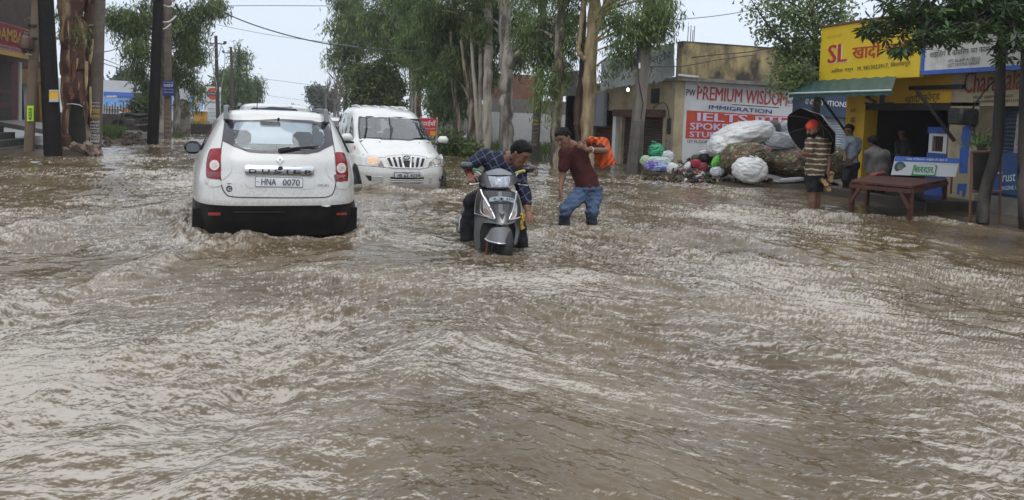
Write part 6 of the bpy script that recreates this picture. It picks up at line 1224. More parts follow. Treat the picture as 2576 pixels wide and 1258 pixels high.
def right_front_tree():
    d = 12.25; rg = np.random.default_rng(60)
    t = thing('broadleaf_tree', 'near broadleaf tree with glossy whorled leaves overhanging the sign boards', 'tree', tuple(W(2471, 563)))
    m = MB(); p = [W(2471, 566, -.3), W(2471, 563, 0), D(2478, 483, d), D(2507, 377, d), D(2514, 271, d), D(2518, 129, d), D(2528, 30, d), D(2530, -60, d)]
    m.tube(spline([tuple(q) for q in p], 5, False), np.interp(np.linspace(0, 1, 36), [0, .2, .5, 1], [.10, .095, .085, .06]), 12)
    ends = []
    lobes = [(2230, 70, 11.3, 80, 26, 26), (2300, 40, 11.2, 110, 46, 60), (2400, 30, 11.4, 120, 52, 80), (2500, 20, 11.6, 110, 56, 80), (2590, 40, 11.8, 90, 60, 60), (2350, 95, 10.9, 80, 22, 36), (2280, 118, 10.8, 44, 16, 16), (2440, 80, 11, 80, 24, 40), (2180, 78, 11.2, 40, 12, 12), (2420, -60, 11.6, 200, 50, 120), (2555, 105, 11.2, 50, 20, 20), (2300, 0, 12.2, 120, 40, 50), (2480, -10, 12.6, 140, 50, 60), (2530, 150, 11.7, 30, 10, 6)]
    for x, y, dp, rx, rz, n in lobes:
        k = dp/F; c = np.array(D(x, y, dp)); u = rg.normal(size=(n, 3)); u /= np.linalg.norm(u, axis=1)[:, None]; ends.append(c+u*(rg.random(n)**.5)[:, None]*np.array([rx*k, max(.35, rx*k*.6), rz*k]))
        e_ = Vector(c); a = Vector(p[6]).lerp(e_, .02); m.tube(spline([tuple(Vector(p[5]).lerp(Vector(p[6]), .4)), tuple(Vector(p[6]).lerp(e_, .5)+Vector((0, 0, .12))), tuple(e_)], 5, False), np.linspace(.045, .012, 11), 6)
    E_ = np.vstack(ends)
    for q in E_[::3]: m.tube([Vector(q)+Vector((rg.normal()*.12, rg.normal()*.12, .12)), Vector(q)], [.010, .006], 5)
    m.build('trunk', BK_DARK, t)
    V = []
    for q in E_:
        ax = rg.normal(size=3)*.45; ax[2] += 1; ax /= np.linalg.norm(ax); u = np.cross(ax, [1, .3, .2]); u /= np.linalg.norm(u); v = np.cross(ax, u); n = rg.integers(6, 10); ph = rg.random()*6
        for i in range(n):
            a = ph+2*np.pi*i/n; d_ = u*np.cos(a)+v*np.sin(a)+ax*rg.normal(.12, .25); d_[2] -= .35; d_ /= np.linalg.norm(d_); w_ = np.cross(d_, ax); w_ /= np.linalg.norm(w_)+1e-9; l = rg.uniform(.12, .20); k = l*.15; nn = np.cross(w_, d_)
            V += [q, q+d_*l*.6+w_*k-nn*.0, q+d_*l-np.array([0, 0, .02]), q+d_*l*.6-w_*k]
    fast_quads('crown', np.array(V), mat('glossy_leaf', (.020, .048, .012), .35, col2=(.055, .105, .026), nscale=1.2, ndet=3, isl=.5, trans=(.05, .09, .02)), t)
    # second trunk at the very edge
    tree('broadleaf_tree', 'dark trunk cut by the right edge of the frame', [([W(2580, 574, -.3), W(2580, 574, 0), D(2578, 400, 11.8), D(2582, 200, 11.8), D(2584, 0, 11.8), D(2586, -80, 11.8)], [.10, .095, .09, .085, .08, .07])], BK_DARK, [B(2620, -40, 11.9, 60, 50, 300)], LEAF_D, 61, ll=.16, lw=.05, droop=.4, hang=.2, limbs=4)
    # tree guard with sheet and a potted plant
    g = thing('tree_guard', 'rusty steel tree guard with a dark sheet around the near trunk', 'tree guard', tuple(W(2471, 563)))
    for x in (2440, 2514):
        m = MB(); m.tube([W(x, 558, -.2), W(x, 558, 0), D(x+4, 382, 12.3 if x > 2500 else 12.4)], .022, 6); m.build('post', RUST, g)
    MB().tube([D(2444, 482, 12.38), D(2516, 482, 12.28)], .02, 6).build('rail', RUST, g); MB().tube([D(2445, 382, 12.38), D(2532, 381, 12.25)], .022, 6).build('rail', RUST, g)
    m = MB(); P_ = [D(*q, 12.5) for q in ((2450, 384), (2500, 382), (2494, 482), (2449, 482))]; m.poly(P_, Vector(FW)*.03); m.build('sheet', mat('dark_sheet', (.018, .017, .015), .7, col2=(.035, .03, .025), nscale=4), g, smooth=False)
    pl_ = thing('potted_plant', 'small bright plant growing above the tree guard sheet', 'plant', tuple(D(2470, 378, 12.6))); m = MB(); m.lathe([(.06, 0), (.085, .14), (.075, .15)], 12, Matrix.Translation(D(2470, 384, 12.62))); m.build('pot', mat('dark_pot', (.04, .03, .025), .6), pl_)
    q = np.array(D(2472, 360, 12.62)); leaf_mesh('leaves', q+rg.normal(size=(90, 3))*np.array([.09, .09, .07]), rg, .14, .035, -.6, mat('plant_leaf', (.06, .14, .02), .5, col2=(.10, .20, .04), nscale=4, isl=.3, trans=(.1, .2, .03)), pl_, .8)
right_front_tree()

def verge():
    rg = np.random.default_rng(70); rr = random.Random(8)
    def grass(label, cells, n, h):
        C_ = []
        for (x0, x1, y0, y1, dpf) in cells:
            k = n//len(cells); px_, py_ = rg.uniform(x0, x1, k), rg.uniform(y0, y1, k)
            for a, b in zip(px_, py_):
                g = W(a, b, .1); g.z = float(ground_height(np.array(g.x), np.array(g.y)))-.02; C_.append(tuple(g))
        o = leaf_mesh('grass', np.array(C_), rg, h, h*.1, -1.6, LEAF_G, None, .5); tag(o, label, None, None, 'stuff')
    grass('grass growing behind the parked motorcycle', [(258, 560, 312, 330, 0), (262, 310, 340, 352, 0), (440, 520, 338, 350, 0)], 6500, .3)
    grass('grass along the verge under the eucalyptus row', [(1100, 1250, 368, 402, 0), (1250, 1440, 362, 398, 0)], 5000, .34)
    # rubble heaps (beyond counting) on the left verge
    def rubble(label, boxes, n, s0):
        m = MB()
        for (x0, x1, y0, y1) in boxes:
            for i in range(n):
                g = W(rr.uniform(x0, x1), rr.uniform(y0, y1), .1); g.z = float(ground_height(np.array(g.x), np.array(g.y)))+rr.uniform(-.07, .04); a = Matrix.Rotation(rr.uniform(0, 6), 3, (rr.random(), rr.random(), rr.random()+.2)); s_ = s0*rr.uniform(.5, 1.3)
                m.obox(g, a@Vector((s_, 0, 0)), a@Vector((0, s_*.6, 0)), a@Vector((0, 0, s_*.4)))
        o = m.build('rubble', mat('rubble_stone', (.045, .032, .024), .85, col2=(.11, .075, .055), nscale=6, bump=.3), None, smooth=False); tag(o, label, kind='stuff')
    rubble('rubble and earth heaped around the parked motorcycle', [(262, 372, 349, 361), (300, 350, 345, 353)], 60, .12); rubble('rubble heaped at the foot of the poster pole and low wall', [(440, 565, 346, 362)], 150, .16)
    # broken bricks in a heap, each its own thing
    m = MB(); m.box(-.11, .11, -.055, .055, -.036, .036, .008); t0 = m.build('broken_brick', mat('old_brick', (.17, .11, .08), .85, col2=(.28, .21, .16), nscale=5, bump=.4, isl=0), None); tag(t0, 'broken brick in the heap at the foot of the massive eucalyptus', 'brick', 'broken bricks in the heap')
    for i in range(46):
        o = t0 if i == 0 else dup(t0); u = rr.random(); a = D(158+94*u, 391-rr.random()*31*(1-abs(u-.5)*1.5), 19.55+.5*rr.random()); o.location = a; o.rotation_euler = (rr.uniform(-.9, .9), rr.uniform(-.9, .9), rr.uniform(0, 6)); s_ = rr.uniform(.8, 1.5); o.scale = (s_, s_, s_)
verge()

def motorcycle():
    y0 = 34.2; c = AY(330, 346, y0); c.z = .24; t = thing('motorcycle', 'dark motorcycle parked side-on on the left verge', 'motorcycle', tuple(c), 0); k = mat('bike_black', (.012, .012, .013), .35)
    for n, x in (('front_wheel', -.62), ('rear_wheel', .62)):
        m = MB(); m.lathe([(.24, -.04), (.29, -.045), (.31, 0), (.29, .045), (.24, .04)], 24, Matrix.Translation((x, 0, .31)) @ Matrix.Rotation(R(90), 4, 'X')); o = m.build(n, TYRE, t, False)
        m = MB(); m.lathe([(.03, -.05), (.05, -.03), (.05, .03), (.03, .05)], 10, Matrix.Translation((x, 0, .31)) @ Matrix.Rotation(R(90), 4, 'X'))
        for q in range(8): a = q*math.pi/4; m.tube([(x, 0, .31), (x+.26*math.cos(a), 0, .31+.26*math.sin(a))], .006, 4)
        m.build('spokes', RUST, o, False)
    m = MB(); m.tube(spline([(-.32, 0, .80), (-.1, 0, .86), (.1, 0, .82)], 5, False), [.06, .1, .12, .13, .14, .13, .12, .11, .1, .08, .06], 12); m.build('fuel_tank', k, t, False)
    m = MB(); m.tube(spline([(.08, 0, .80), (.4, 0, .80), (.78, 0, .88)], 5, False), [.09, .1, .11, .11, .11, .11, .1, .1, .09, .07, .04], 10); m.build('seat', BLACK, t, False)
    m = MB(); m.box(-.22, .16, -.1, .1, .30, .62, .04); m.build('engine', mat('dull_alloy', (.10, .10, .10), .4, .6), t, False)
    m = MB(); m.tube([(-.62, .08, .31), (-.40, .08, .92)], .025, 8); m.tube([(-.62, -.08, .31), (-.40, -.08, .92)], .025, 8); m.build('fork', mat('dull_alloy', (.1, .1, .1)), t, False)
    m = MB(); m.tube([(-.30, -.36, 1.02), (-.40, -.2, 1.0), (-.40, .2, 1.0), (-.30, .36, 1.02)], .015, 6); m.build('handlebar', k, t, False); m = MB(); m.lathe([(.02, -.08), (.085, 0), (.09, .05), (.02, .06)], 14, Matrix.Translation((-.47, 0, .90)) @ Matrix.Rotation(R(-90), 4, 'Y')); m.build('headlamp', CHROME, t, False)
    m = MB(); m.tube([(.1, -.12, .33), (.5, -.14, .34), (.85, -.14, .42)], [.03, .045, .045], 8); m.build('exhaust', CHROME, t, False); m = MB(); m.tube([(-.1, 0, .62), (.3, 0, .42), (.62, 0, .31)], .03, 6); m.tube([(.2, .1, .75), (.62, .1, .33)], .02, 6); m.build('frame', k, t, False)
    m = MB(); m.tube(spline([(.50, 0, .62), (.68, 0, .66), (.92, 0, .50)], 4, False), .07, 8); m.build('mudguard', k, t, False)
    for s in (-1, 1): m = MB(); m.tube([(-.36, s*.25, 1.02), (-.38, s*.28, 1.16)], .007, 5); m.lathe([(.01, -.01), (.05, 0), (.01, .01)], 10, Matrix.Translation((-.38, s*.3, 1.19)) @ Matrix.Rotation(R(90), 4, 'Y')); m.build('mirror', k, t, False)
    t.scale = (.82, .82, .82)
motorcycle()
# ------------------------------------------------------------------ continuous bodies from blended tapered limbs
class Field:
    def __init__(s, lo, hi, h):
        s.h = h; s.lo = np.array(lo, float); s.n = np.ceil((np.array(hi)-s.lo)/h).astype(int)+1; s.f = np.full(s.n, .08, np.float32)
    def block(s, lo, hi, mg):
        a = np.clip(np.floor((np.array(lo)-mg-s.lo)/s.h).astype(int), 0, s.n); b = np.clip(np.ceil((np.array(hi)+mg-s.lo)/s.h).astype(int)+1, 0, s.n)
        if (b <= a).any(): return None
        ax = [s.lo[i]+s.h*np.arange(a[i], b[i]) for i in range(3)]; return tuple(slice(a[i], b[i]) for i in range(3)), np.stack(np.meshgrid(*ax, indexing='ij'), -1)
    def limb(s, a, b, ra, rb, k=.02, flat=None, ff=1., sub=False):
        """tapered limb a->b; flat: unit vector along which the section is squeezed by ff"""
        a, b = np.array(a, float), np.array(b, float); R_ = max(ra, rb); q = s.block(np.minimum(a, b)-R_, np.maximum(a, b)+R_, .05+k)
        if q is None: return
        sl, P = q; e_ = b-a; l2 = e_@e_+1e-12; t = np.clip(((P-a)@e_)/l2, 0, 1); d = P-a-t[..., None]*e_
        if flat is not None:
            f_ = np.array(flat, float); f_ /= np.linalg.norm(f_); c = d@f_; d = d+(c*(1/ff-1))[..., None]*f_
        v = np.linalg.norm(d, axis=-1)-(ra+(rb-ra)*t)
        if flat is not None: v = v*min(1, (1+ff)/2)
        g = s.f[sl]
        if sub: s.f[sl] = np.maximum(g, -v); return
        hh = np.clip(.5+.5*(g-v)/k, 0, 1); s.f[sl] = g+(v-g)*hh-k*hh*(1-hh)
    def cut(s, p, n):
        """remove everything on the +n side of plane p"""
        ax = [s.lo[i]+s.h*np.arange(s.n[i]) for i in range(3)]; n = np.array(n, float); n /= np.linalg.norm(n)
        v = ((ax[0]-p[0])*n[0])[:, None, None]+((ax[1]-p[1])*n[1])[None, :, None]+((ax[2]-p[2])*n[2])[None, None, :]; s.f = np.maximum(s.f, v.astype(np.float32))
    def wrinkle(s, amp, scale, seed, st=(1, 1, 1)):
        m_ = np.abs(s.f) < .05; i = np.nonzero(m_); P = np.stack(i, -1)*s.h+s.lo; rg = np.random.default_rng(seed); v = np.zeros(len(P))
        for o in range(5):
            k = rg.normal(size=3)*np.array(st); k /= np.linalg.norm(k); k2 = rg.normal(size=3); k2 /= np.linalg.norm(k2); v += np.sin((P@k)*scale*(1+o*.55)+rg.random()*6+1.6*np.sin(P@k2*scale*.5+o))/(1+o*.5)
        s.f[i] += (amp*v).astype(np.float32)
    def mesh(s):
        f = s.f; sg = f < 0; c = np.zeros(tuple(q-1 for q in f.shape), np.int8)
        cr = [(i, j, k) for i in (0, 1) for j in (0, 1) for k in (0, 1)]; X, Y, Z = c.shape
        for i, j, k in cr: c += sg[i:i+X, j:j+Y, k:k+Z]
        act = np.argwhere((c > 0) & (c < 8)); idx = np.full(c.shape, -1, np.int32); idx[tuple(act.T)] = np.arange(len(act))
        acc = np.zeros((len(act), 3)); cnt = np.zeros(len(act))
        for a in cr:
            for d in range(3):
                if a[d]: continue
                b = list(a); b[d] = 1; fa = f[act[:, 0]+a[0], act[:, 1]+a[1], act[:, 2]+a[2]]; fb = f[act[:, 0]+b[0], act[:, 1]+b[1], act[:, 2]+b[2]]; m_ = (fa < 0) != (fb < 0)
                t = np.where(m_, fa/np.where(m_, fa-fb, 1), 0); p = np.tile(np.array(a, float), (len(act), 1)); p[:, d] += t; acc += p*m_[:, None]; cnt += m_
        V = s.lo+s.h*(act+acc/cnt[:, None]); Q = []
        for d in range(3):
            e1, e2 = (d+1) % 3, (d+2) % 3; sl0 = [slice(None)]*3; sl1 = [slice(None)]*3; sl0[d] = slice(0, -1); sl1[d] = slice(1, None); x = sg[tuple(sl0)] != sg[tuple(sl1)]
            p = np.argwhere(x); p = p[(p[:, e1] > 0) & (p[:, e2] > 0) & (p[:, e1] < c.shape[e1]) & (p[:, e2] < c.shape[e2])]
            if not len(p): continue
            def at(o1, o2): q = p.copy(); q[:, e1] -= o1; q[:, e2] -= o2; return idx[tuple(q.T)]
            q = np.stack([at(1, 1), at(0, 1), at(0, 0), at(1, 0)], 1); inside = sg[tuple(p.T)]; q[~inside] = q[~inside][:, ::-1]; Q.append(q)
        return V, np.vstack(Q)
    def build(s, name, m_, parent):
        V, Q = s.mesh(); Q = Q[(Q >= 0).all(1)]
        top = parent
        while top.parent is not None: top = top.parent
        M = np.array(ROOT[top.name].inverted()); V = V@M[:3, :3].T+M[:3, 3]; me = bpy.data.meshes.new(name); n = len(Q)
        me.vertices.add(len(V)); me.vertices.foreach_set('co', V.ravel()); me.loops.add(4*n); me.loops.foreach_set('vertex_index', Q.ravel().astype(np.int32)); me.polygons.add(n); me.polygons.foreach_set('loop_start', np.arange(0, 4*n, 4, dtype=np.int32)); me.polygons.foreach_set('use_smooth', np.ones(n, bool)); me.update(calc_edges=True); me.validate()
        me.materials.append(m_); o = bpy.data.objects.new(name, me); COL.objects.link(o); o.parent = parent; return o
def unit(v): v = np.array(v, float); return v/np.linalg.norm(v)
def pattern_mat(name, kind, c1, c2, period, width, rot=(0, 0, 0)):
    m_ = bpy.data.materials.new(name); m_.use_nodes = True; n_, l_ = m_.node_tree.nodes, m_.node_tree.links; b = n_['Principled BSDF']; b.inputs['Roughness'].default_value = .75; b.inputs['Specular IOR Level'].default_value = .25
    t = n_.new('ShaderNodeTexCoord'); mp = n_.new('ShaderNodeMapping'); mp.inputs['Rotation'].default_value = rot; l_.new(t.outputs['Object'], mp.inputs[0]); sp = n_.new('ShaderNodeSeparateXYZ'); l_.new(mp.outputs[0], sp.inputs[0]); src = None
    nz = n_.new('ShaderNodeTexNoise'); nz.inputs['Scale'].default_value = 9; l_.new(t.outputs['Object'], nz.inputs[0])
    for ax in ((2,) if kind == 'stripe' else (0, 2)):
        a = n_.new('ShaderNodeMath'); a.operation = 'MULTIPLY_ADD'; a.inputs[1].default_value = .05; l_.new(nz.outputs[0], a.inputs[0]); l_.new(sp.outputs[ax], a.inputs[2])
        d = n_.new('ShaderNodeMath'); d.operation = 'DIVIDE'; d.inputs[1].default_value = period; l_.new(a.outputs[0], d.inputs[0]); f = n_.new('ShaderNodeMath'); f.operation = 'FRACT'; l_.new(d.outputs[0], f.inputs[0]); g = n_.new('ShaderNodeMath'); g.operation = 'LESS_THAN'; g.inputs[1].default_value = width; l_.new(f.outputs[0], g.inputs[0])
        if src is None: src = g.outputs[0]
        else: x = n_.new('ShaderNodeMath'); x.operation = 'MAXIMUM'; l_.new(src, x.inputs[0]); l_.new(g.outputs[0], x.inputs[1]); src = x.outputs[0]
    mx = n_.new('ShaderNodeMix'); mx.data_type = 'RGBA'; l_.new(src, mx.inputs[0]); mx.inputs[6].default_value = (*c1, 1); mx.inputs[7].default_value = (*c2, 1); l_.new(mx.outputs[2], b.inputs['Base Color']); MATS[name] = m_; return m_
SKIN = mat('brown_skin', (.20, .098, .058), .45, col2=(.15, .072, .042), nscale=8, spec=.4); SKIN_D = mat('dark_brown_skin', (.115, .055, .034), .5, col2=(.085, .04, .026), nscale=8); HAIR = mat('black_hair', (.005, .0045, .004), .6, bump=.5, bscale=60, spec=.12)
def head_limbs(F_, c, fw, up, s=1., beard=False):
    c, fw, up = np.array(c), unit(fw), unit(up); up = unit(up-fw*(up@fw)); rt = np.cross(fw, up); o = lambda f, u, r=0.: c+(fw*f+up*u+rt*r)*s
    F_.limb(o(-.025, .035), o(.012, .03), .086*s, .082*s, .02); F_.limb(o(.025, -.02), o(.045, -.075), .066*s, .044*s, .03); F_.limb(o(.055, -.088, -.012), o(.055, -.088, .012), .026*s, .026*s, .02)
    F_.limb(o(.088, .015), o(.112, -.022), .009*s, .015*s, .01); F_.limb(o(.074, .028, -.035), o(.074, .028, .035), .014*s, .014*s, .01)
    for q in (-1, 1): F_.limb(o(-.008, .0, q*.083), o(-.004, -.035, q*.078), .017*s, .011*s, .006, rt, .5); F_.limb(o(.062, -.028, q*.038), o(.05, -.05, q*.036), .022*s, .02*s, .02)
    for q in (-1, 1): F_.limb(o(.094, .004, q*.032), o(.094, .004, q*.034), .012*s, .012*s, sub=True)
    F_.limb(o(.086, -.058, -.018), o(.086, -.058, .018), .009*s, .009*s, .008)
    return o
def head_parts(t, o, s, brows=True):
    m = MB()
    for q in (-1, 1): c = Vector(o(.082, .004, q*.032)); m.lathe([(.001, -.011*s), (.008*s, -.008*s), (.011*s, 0), (.008*s, .008*s), (.001, .011*s)], 8, Matrix.Translation(c))
    m.build('eyes', mat('dark_eye', (.03, .022, .018), .2), t)
    m = MB()
    for q in (-1, 1): m.tube([o(.092, .032, q*.014), o(.094, .036, q*.034), o(.078, .03, q*.055)], [.005*s, .006*s, .003*s], 6)
    m.build('eyebrows', HAIR, t)
def hair_cap(t, o, c, s, lo, hi, fr=.052, low=-.035, extra=None, h=.008):
    F_ = Field(lo, hi, h); F_.limb(o(-.03, .042), o(.014, .042), .096*s, .088*s, .02); F_.limb(o(-.06, -.01), o(-.05, -.03), .06*s, .045*s, .03)
    fwv = unit(o(1, 0)-o(0, 0)); upv = unit(o(0, 1)-o(0, 0)); F_.cut(o(fr, .05), fwv+upv*-.75); F_.cut(o(-.02, low), -upv+fwv*.55); F_.wrinkle(.003, 90, 3)
    return F_.build('hair', HAIR, t)
def hand_limbs(F_, w_, d, n, side, curl=.3, s=1., spread=.12):
    """w_: wrist, d: pointing direction, n: palm normal, side: direction towards the thumb"""
    w_, d, n = np.array(w_), unit(d), unit(n); sd_ = unit(np.array(side)-d*(np.array(side)@d)); n = unit(np.cross(d, sd_))*np.sign(np.dot(np.cross(d, sd_), n)+1e-9)
    F_.limb(w_, w_+d*.085*s, .026*s, .036*s, .01, n, .5)
    for i, L_ in enumerate((.070, .080, .075, .058)):
        b = w_+d*.086*s+sd_*(.030-.020*i)*s; v = unit(d+sd_*(spread*(1.5-i))); j1 = b+(v*math.cos(curl*.4)+n*math.sin(curl*.4))*L_*.5*s; j2 = j1+(v*math.cos(curl*1.3)+n*math.sin(curl*1.3))*L_*.30*s; j3 = j2+(v*math.cos(curl*2)+n*math.sin(curl*2))*L_*.25*s
        F_.limb(b, j1, .0095*s, .0088*s, .005); F_.limb(j1, j2, .0088*s, .008*s, .004); F_.limb(j2, j3, .008*s, .0068*s, .004)
    b = w_+d*.03*s+sd_*.026*s; j = b+(sd_*.75+d*.6+n*.25)*.042*s; F_.limb(b, j, .013*s, .011*s, .006); F_.limb(j, j+unit(sd_*.35+d+n*.3*curl)*.036*s, .011*s, .008*s, .005)
def bbox(P, mg): P = np.array([tuple(p) for p in P]); return P.min(0)-mg, P.max(0)+mg
BLACK_CLOTH = mat('black_trousers', (.010, .010, .012), .75, col2=(.02, .02, .022), nscale=6, spec=.2)

def maroon_man():
    S = lambda x, y, d: np.array(D(1119.7+x*.274, 315.8+y*.274, d)); d = 9.95
    hd, nk, ch = S(1088, 118, 9.78), S(1165, 190, 9.86), S(1210, 300, 9.92); sr, sl = S(1100, 250, 9.82), S(1330, 185, 10.0); wa, pv = S(1290, 500, 9.97), S(1315, 590, 9.98)
    er, wr = S(1078, 470, 9.86), S(1056, 590, 9.78); el, wl = S(1470, 232, 9.98), S(1300, 222, 9.72)
    hr, hl = S(1255, 610, 9.97), S(1380, 615, 9.98); kr, kl = S(1105, 775, 9.80), S(1350, 790, 9.92); ar, al = S(1078, 1010, 9.92), S(1338, 1040, 10.0)
    t = thing('person', 'man in a maroon polo shirt and wet jeans carrying an orange cloth', 'person', tuple(W(1450, 572, -.33)))
    P = [hd, nk, ch, sr, sl, wa, pv, er, wr, el, wl, kr, kl, ar, al]; lo, hi = bbox(P, .22); fr = unit(-np.array(RT)*.58-np.array(UP)*.52-FW*.68)
    F_ = Field(lo, hi, .0075); o = head_limbs(F_, hd, fr, UP*.9-np.array(RT)*.35, 1.02)
    F_.limb(nk, hd-UP*.03+np.array(RT)*.02, .062, .058, .03); F_.limb(ch, wa, .135, .125, .05, FW, .75); F_.limb(wa, pv, .11, .12, .05, FW, .8); F_.limb(sr, sl, .065, .07, .06); F_.limb(ch, nk, .10, .065, .05)
    F_.limb(sr, er, .058, .042, .03); F_.limb(er, wr, .042, .029, .02); F_.limb(sl, el, .06, .043, .03); F_.limb(el, wl, .043, .03, .02)
    for a, b, c in ((hr, kr, ar), (hl, kl, al)): F_.limb(a, b, .085, .06, .03); F_.limb(b, c, .058, .042, .02); F_.limb(c, c-FW*.16, .04, .03, .02)
    hand_limbs(F_, wr, S(1062, 690, 9.75)-wr, -np.array(RT), -FW+np.array(RT)*.4, .5, 1.05); hand_limbs(F_, wl, S(1225, 165, 9.66)-wl, FW, UP, .9, 1.05)
    F_.build('body', SKIN, t); head_parts(t, o, 1.02); hair_cap(t, o, hd, 1.02, hd-.2, hd+.2)
    mr_ = mat('maroon_cotton', (.072, .019, .018), .8, col2=(.045, .013, .013), nscale=5, spec=.2)
    F_ = Field(lo, hi, .0085); F_.limb(ch, wa, .152, .145, .05, FW, .78); F_.limb(wa, pv+(pv-wa)*.35, .145, .165, .05, FW, .82); F_.limb(sr, sl, .078, .085, .07); F_.limb(ch, nk, .115, .075, .05); F_.limb(sr, sr+(er-sr)*.62, .075, .072, .03); F_.limb(sl, sl+(el-sl)*.7, .078, .066, .03); F_.cut(pv+(pv-wa)*.16, pv-wa)
    F_.wrinkle(.0035, 34, 5, (1, 1, .6)); F_.limb(nk+UP*.06, nk+UP*.07, .06, .06, sub=True); F_.build('shirt', mr_, t)
    m = MB(); m.tube([nk+np.array(RT)*-.075-FW*.03-UP*.035, nk-FW*.085-UP*.06, nk+np.array(RT)*.07-FW*.04+UP*.0], .017, 8); m.build('collar', mr_, t)
    jn = mat('wet_blue_denim', (.042, .07, .13), .8, col2=(.08, .12, .195), nscale=7, ndet=6, spec=.25, bump=.3, bscale=30); jd = mat('soaked_dark_denim', (.012, .016, .03), .5, col2=(.02, .026, .045), nscale=7)
    F_ = Field(lo, hi, .0085)
    for a, b, c in ((hr, kr, ar), (hl, kl, al)): F_.limb(a, b, .102, .078, .04); F_.limb(b, b+(c-b)*.10, .078, .076, .02); F_.limb(a+(pv-a)*.6-(b-a)*.1, b, .098, .072, .04)
    F_.limb(pv-(pv-wa)*.2, pv+(pv-wa)*.15, .15, .145, .04, FW, .85); F_.cut(pv-(pv-wa)*.8, wa-pv); F_.wrinkle(.006, 46, 6, (.5, .5, 1.6)); F_.build('trousers', jn, t)
    for b, c in ((kr, ar), (kl, al)): F_ = Field(lo, hi, .0085); F_.limb(b+(c-b)*.12, b+(c-b)*.9, .075, .068, .02); F_.wrinkle(.004, 50, 7); F_.build('trouser_leg', jd, t)
    m = MB(); a = wr+(er-wr)*.05; c = wl+(el-wl)*.22; e_ = unit(el-wl); u = unit(np.cross(e_, UP)); v = np.cross(e_, u); m.tube([c+(u*math.cos(q)+v*math.sin(q))*.042 for q in np.linspace(0, 6.29, 17)], .006, 6); m.build('bracelet', mat('pale_bangle', (.6, .5, .4), .4), t)
    # orange cloth slung over the shoulder: thick draped sheet
    b = thing('orange_cloth', 'bright orange cloth bundle slung behind the shoulder of the man in maroon', 'cloth', tuple(S(1450, 250, 10.1)))
    rows = [[(1296, 150, 9.72), (1320, 112, 9.78), (1330, 96, 9.88)], [(1340, 180, 9.9), (1380, 130, 9.9), (1400, 108, 10.0)], [(1385, 300, 10.05), (1430, 190, 10.0), (1452, 106, 10.08)], [(1395, 372, 10.1), (1470, 260, 10.05), (1500, 138, 10.15)], [(1430, 398, 10.12), (1500, 320, 10.1), (1530, 230, 10.2)], [(1500, 372, 10.15), (1530, 352, 10.15), (1556, 300, 10.22)], [(1536, 362, 10.17), (1560, 358, 10.18), (1574, 352, 10.22)]]
    G = np.array([[S(*q) for q in spline(r_, 5, False)] for r_ in rows]); G = np.stack([spline(G[:, j], 5, False) for j in range(G.shape[1])], 1); a_, b_ = G.shape[:2]; ii, jj = np.meshgrid(np.arange(a_), np.arange(b_), indexing='ij'); G += FW*(.025*np.sin(ii*.9+jj*1.1)+.018*np.sin(ii*1.7-jj*.6))[..., None]
    Q = [(i*b_+j, i*b_+j+1, (i+1)*b_+j+1, (i+1)*b_+j) for i in range(a_-1) for j in range(b_-1)]; V = G.reshape(-1, 3); V_, F2 = shell([tuple(v) for v in V], Q, [tuple(v+FW*.03) for v in V]); mesh_obj('sheet', V_, F2, mat('orange_fabric', (.62, .10, .012), .65, col2=(.45, .06, .01), nscale=5, bump=.3), b, sharp=0)
maroon_man()

